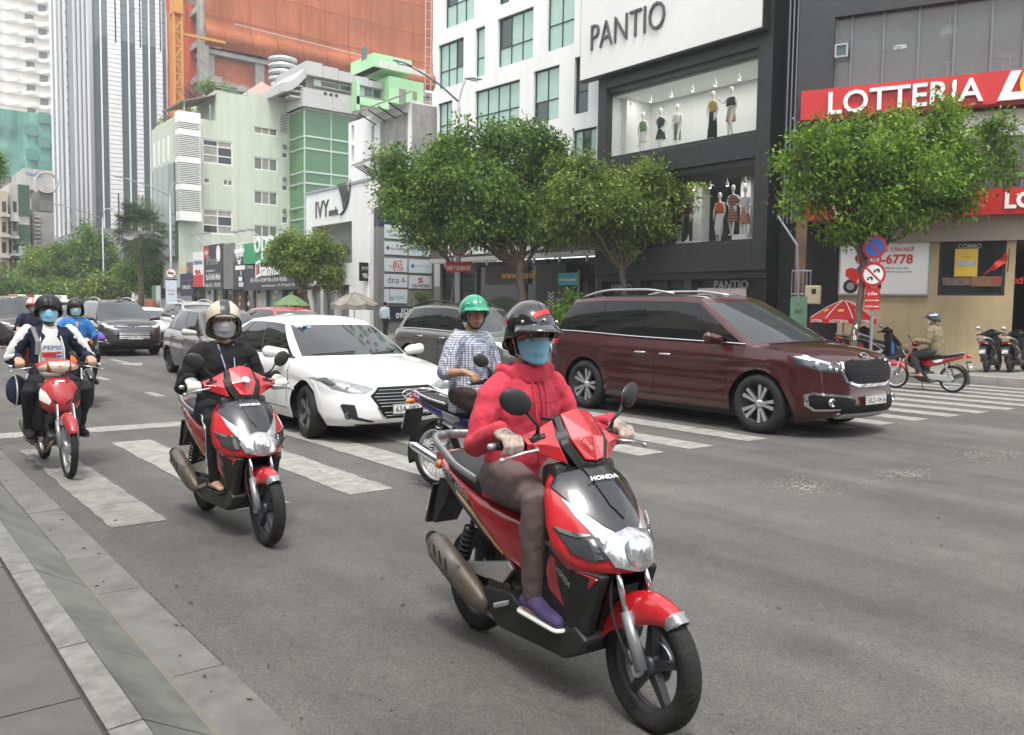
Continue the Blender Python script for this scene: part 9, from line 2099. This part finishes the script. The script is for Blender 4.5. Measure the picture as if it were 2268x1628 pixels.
loc_(MB().box((-w_*.5,zz_(603),.08),(w_*.5,zz_(580),.10),m4).build('plate',RED,t)); loc_(text('lettering','CHÚ Ý QUAN SÁT',LETW,t,m4@Matrix.Translation((-w_*.46,zz_(600),.102)),w=w_*.92,h=.26,ext=.003,bold=.02))
s_,m5 = roundsign(t,Vector((sp_.x,sp_.y,zz_(546))),.42,mat('faded_sign_red',(.4,.12,.12),.6),mat('dull_sign_face',(.35,.33,.32),.6),-.15,.09); loc_(s_)
base = Vector(lp.location); zc = (CPOS+ray(380,605)*(21.0/ray(380,605).x)).z; s_,m4 = roundsign(lp,Vector((base.x,base.y,zc)),.42,mat('faded_sign_red',(.4,.12,.12),.6),LETW,0,.1); loc_(s_)
loc_(MB().box((-.26,-.08,.012),(.2,.06,.015),m4).build('truck_symbol',LETK,lp)); loc_(MB().box((-.38,-.03,.018),(.38,.03,.02),m4@Matrix.Rotation(-PI/4,4,'Z')).build('bar',RED,lp))
za,zb_ = (CPOS+ray(379,620)*(21.0/ray(379,620).x)).z,(CPOS+ray(379,682)*(21.0/ray(379,682).x)).z; m4 = face_cam(Vector((base.x,base.y,0)),0)
t = wthing('street_banner','pale blue upright festival banner on the tall lamp post','banner'); MB().box((-.42,zb_,.1),(.42,za,.13),m4).build('cloth',mat('banner_print',(.62,.66,.72),.7,col2=(.42,.55,.68),vscale=1.3),t); MB().box((-.45,za,.08),(.45,za+.08,.15),m4).build('top_bar',CHAR,t)
text('lettering','HỘI XUÂN',LETR,t,m4@Matrix.Translation((-.34,za-.95,.132)),w=.68,bold=.02); text('lettering','PHỐ',LETR,t,m4@Matrix.Translation((-.2,za-1.25,.132)),w=.4,bold=.02)
t = wthing('street_banner','dull upright banner among the left street trees','banner'); pb2 = at(227,645,88); m4 = face_cam(pb2,0); MB().box((-.35,-.9,0),(.35,.9,.03),m4).build('cloth',mat('banner_print',(.62,.66,.72),.7),t); MB().tube([m4@Vector((-.4,-2.6,0)),m4@Vector((-.4,1,0))],.04,6).build('pole',STEEL,t)
def parasol(label,x,ytop,yrim,halfw,depth,m,rib_n=8,val=.12,text_=None,sag=0):
 z = depth; s = z/FOC; c = at(x,ytop,z); r_ = halfw*s; zr = at(x,yrim,z).z; t = thing('parasol',label,'parasol',(c.x,c.y,.14)); H_ = c.z-.14; Rz = zr-.14
 for k in range(rib_n):
  a0,a1 = 2*PI*k/rib_n,2*PI*(k+1)/rib_n; rows = []
  for j in range(7):
   q = j/6; rr_ = r_*q; zz = H_-(H_-Rz)*(q**1.35); row = []
   for i in range(5):
    f_ = i/4; a = a0+(a1-a0)*f_; d_ = math.cos(PI/rib_n)/math.cos((f_-.5)*2*PI/rib_n*1.0); row.append(Vector((rr_*d_*math.cos(a),rr_*d_*math.sin(a),zz-sag*q*math.sin(f_*PI))))
   rows.append(row)
  rows.append([v+Vector((0,0,-val*(1-.25*math.sin(i/4*PI)))) for i,v in enumerate(rows[-1])])
  pn = MB().grid(rows).build('canopy_panel',m,t,smooth=False)
  MB().tube([rows[j][0]+Vector((0,0,.012)) for j in range(7)],.012,5).build('seam',LETW if text_ else m,t)
  if text_:
   mid = (rows[-1][0]+rows[-1][4])/2; nn = Vector((mid.x,mid.y,0)).normalized(); X_ = Vector((0,0,1)).cross(nn); mm = Matrix.Identity(4); st = mid+nn*.025-X_*r_*.27+Vector((0,0,.035))
   for i in range(3): mm[i][0] = X_[i]; mm[i][1] = (0,0,1)[i]; mm[i][2] = nn[i]; mm[i][3] = st[i]
   text('lettering',text_,LETW,pn,mm,w=r_*.54,ext=.003,bold=.03)
   q3 = rows[4]; cc = (q3[1]+q3[3])/2; sl = (rows[3][2]-rows[5][2]).normalized(); N2 = X_.cross(sl).normalized(); N2 = N2 if N2.z > 0 else -N2
   MB().add([cc+N2*.02+X_*(.09*math.cos(a))+sl*(.07*math.sin(a)) for a in [2*PI*i/16 for i in range(16)]],[tuple(range(16))]).build('ball_emblem',YEL,pn,fix=False)
 MB().tube([(0,0,0),(0,0,H_-.02)],.022,8).build('pole',STEEL,t); MB().lathe([(0,H_+.06),(.04,H_+.03),(.05,H_)],None,10).build('finial',m,t); MB().lathe([(0,0),(.28,0),(.28,.08),(0,.1)],None,16).build('base',CONC,t)
parasol('red restaurant parasol with white lettering behind the numbered tree',1870,666,706,72,24.0,mat('parasol_red',(.52,.015,.018),.6),8,.14,'LOTTERIA')
parasol('green parasol in front of the namviet shop',645,652,676,42,46,mat('sage_green_canvas',(.13,.20,.09),.8),8,.02)
parasol('worn grey brown parasol before the white store',785,648,672,54,43,mat('worn_grey_canvas',(.24,.225,.20),.85,var=.25,vscale=2),8,.28,None,.12)
t = thing('barrier_pole','thin slanting pole leaning at the right end of the beige wall','pole',(24.5,8.3,.14)); MB().tube([(-.6,1.3,0),(1.2,-1.6,2.0)],.022,6).build('tube',STEEL,t)
t = thing('stone_step','pale rounded stone step at the right end of the beige wall','step',(25.2,7.6,.14)); bevel(MB().box((-1.0,-1.2,0),(1.0,1.0,.75)).build('block',mat('pale_step_stone',(.33,.31,.28),.8,var=.12),t),.12,3)
# ================================================================ the near side of the street behind the camera (seen in reflections)
NB1 = mat('near_block_render',(.42,.40,.36),.8,var=.15,vscale=.3); NB2 = mat('near_block_concrete',(.25,.25,.24),.8,var=.15,vscale=.3)
for k,(y0,y1,h,m,lab) in enumerate(((-34,-19,16,NB1,'pale block on the near side, furthest behind the crossing'),(-18,-6,11,NB2,'grey block on the near side behind the photographer'),(-5,9,14,NB1,'pale block on the near side level with the crossing'),(10,26,9,NB2,'low grey block on the near side beyond the crossing'),(27,60,18,NB1,'long pale block on the near side far down the street'))):
 F = Facade((-7.5,y0),0); F.n = Vector((1,0,0)); t = wthing('street_building',lab,'building'); L_ = y1-y0
 MB().box((-16,y0,.1),(-7.5,y1,h)).build('wall',m,t)
 for j in range(int(h/3.3)):
  for i in range(int(L_/3)): MB().box((-7.52,y0+.8+i*3,1+j*3.3),(-7.46,y0+2.4+i*3,2.7+j*3.3)).build('window',GLASSD,t)
for k,(x0,x1,h,lab) in enumerate(((-4,14,13,'pale block across the junction behind the camera, left'),(15,34,17,'tall pale block across the junction behind the camera, right'))):
 t = wthing('street_building',lab,'building'); MB().box((x0,-42,.0),(x1,-30,h)).build('wall',NB2 if k else NB1,t)
 for j in range(int(h/3.3)):
  for i in range(int((x1-x0)/3)): MB().box((x0+.8+i*3,-30.02,1+j*3.3),(x0+2.4+i*3,-29.96,2.7+j*3.3)).build('window',GLASSD,t)
# ================================================================ every thing built in place gets its Empty at its own base
def settle():
 for o in list(SC.objects):
  if o.type == 'EMPTY' and o.parent is None and o.get('label') and tuple(o.location) == (0,0,0) and o.children:
   lo = np.array([1e9]*3); hi = -lo
   for c in o.children_recursive:
    if c.type == 'MESH' and len(c.data.vertices):
     v = np.array([c.matrix_basis@Vector(q) for q in c.bound_box]); lo = np.minimum(lo,v.min(0)); hi = np.maximum(hi,v.max(0))
   p = Vector(((lo[0]+hi[0])/2,(lo[1]+hi[1])/2,lo[2])); o.location = p
   for c in o.children: c.matrix_parent_inverse = Matrix.Translation(-p)
settle()
hz = MB().box((-520,-480,-1.2),(520,980,150)).build('haze',None); tag(hz,'pale haze hanging over the street',None,kind='stuff')
hm = bpy.data.materials.new('haze'); hm.use_nodes = True; hm.node_tree.nodes.clear()
pv = hm.node_tree.nodes.new('ShaderNodeVolumePrincipled'); pv.inputs['Density'].default_value = .0011; pv.inputs['Color'].default_value = (.93,.95,.97,1); pv.inputs['Anisotropy'].default_value = .2
ho_ = hm.node_tree.nodes.new('ShaderNodeOutputMaterial'); hm.node_tree.links.new(pv.outputs[0],ho_.inputs['Volume']); hz.data.materials.append(hm)
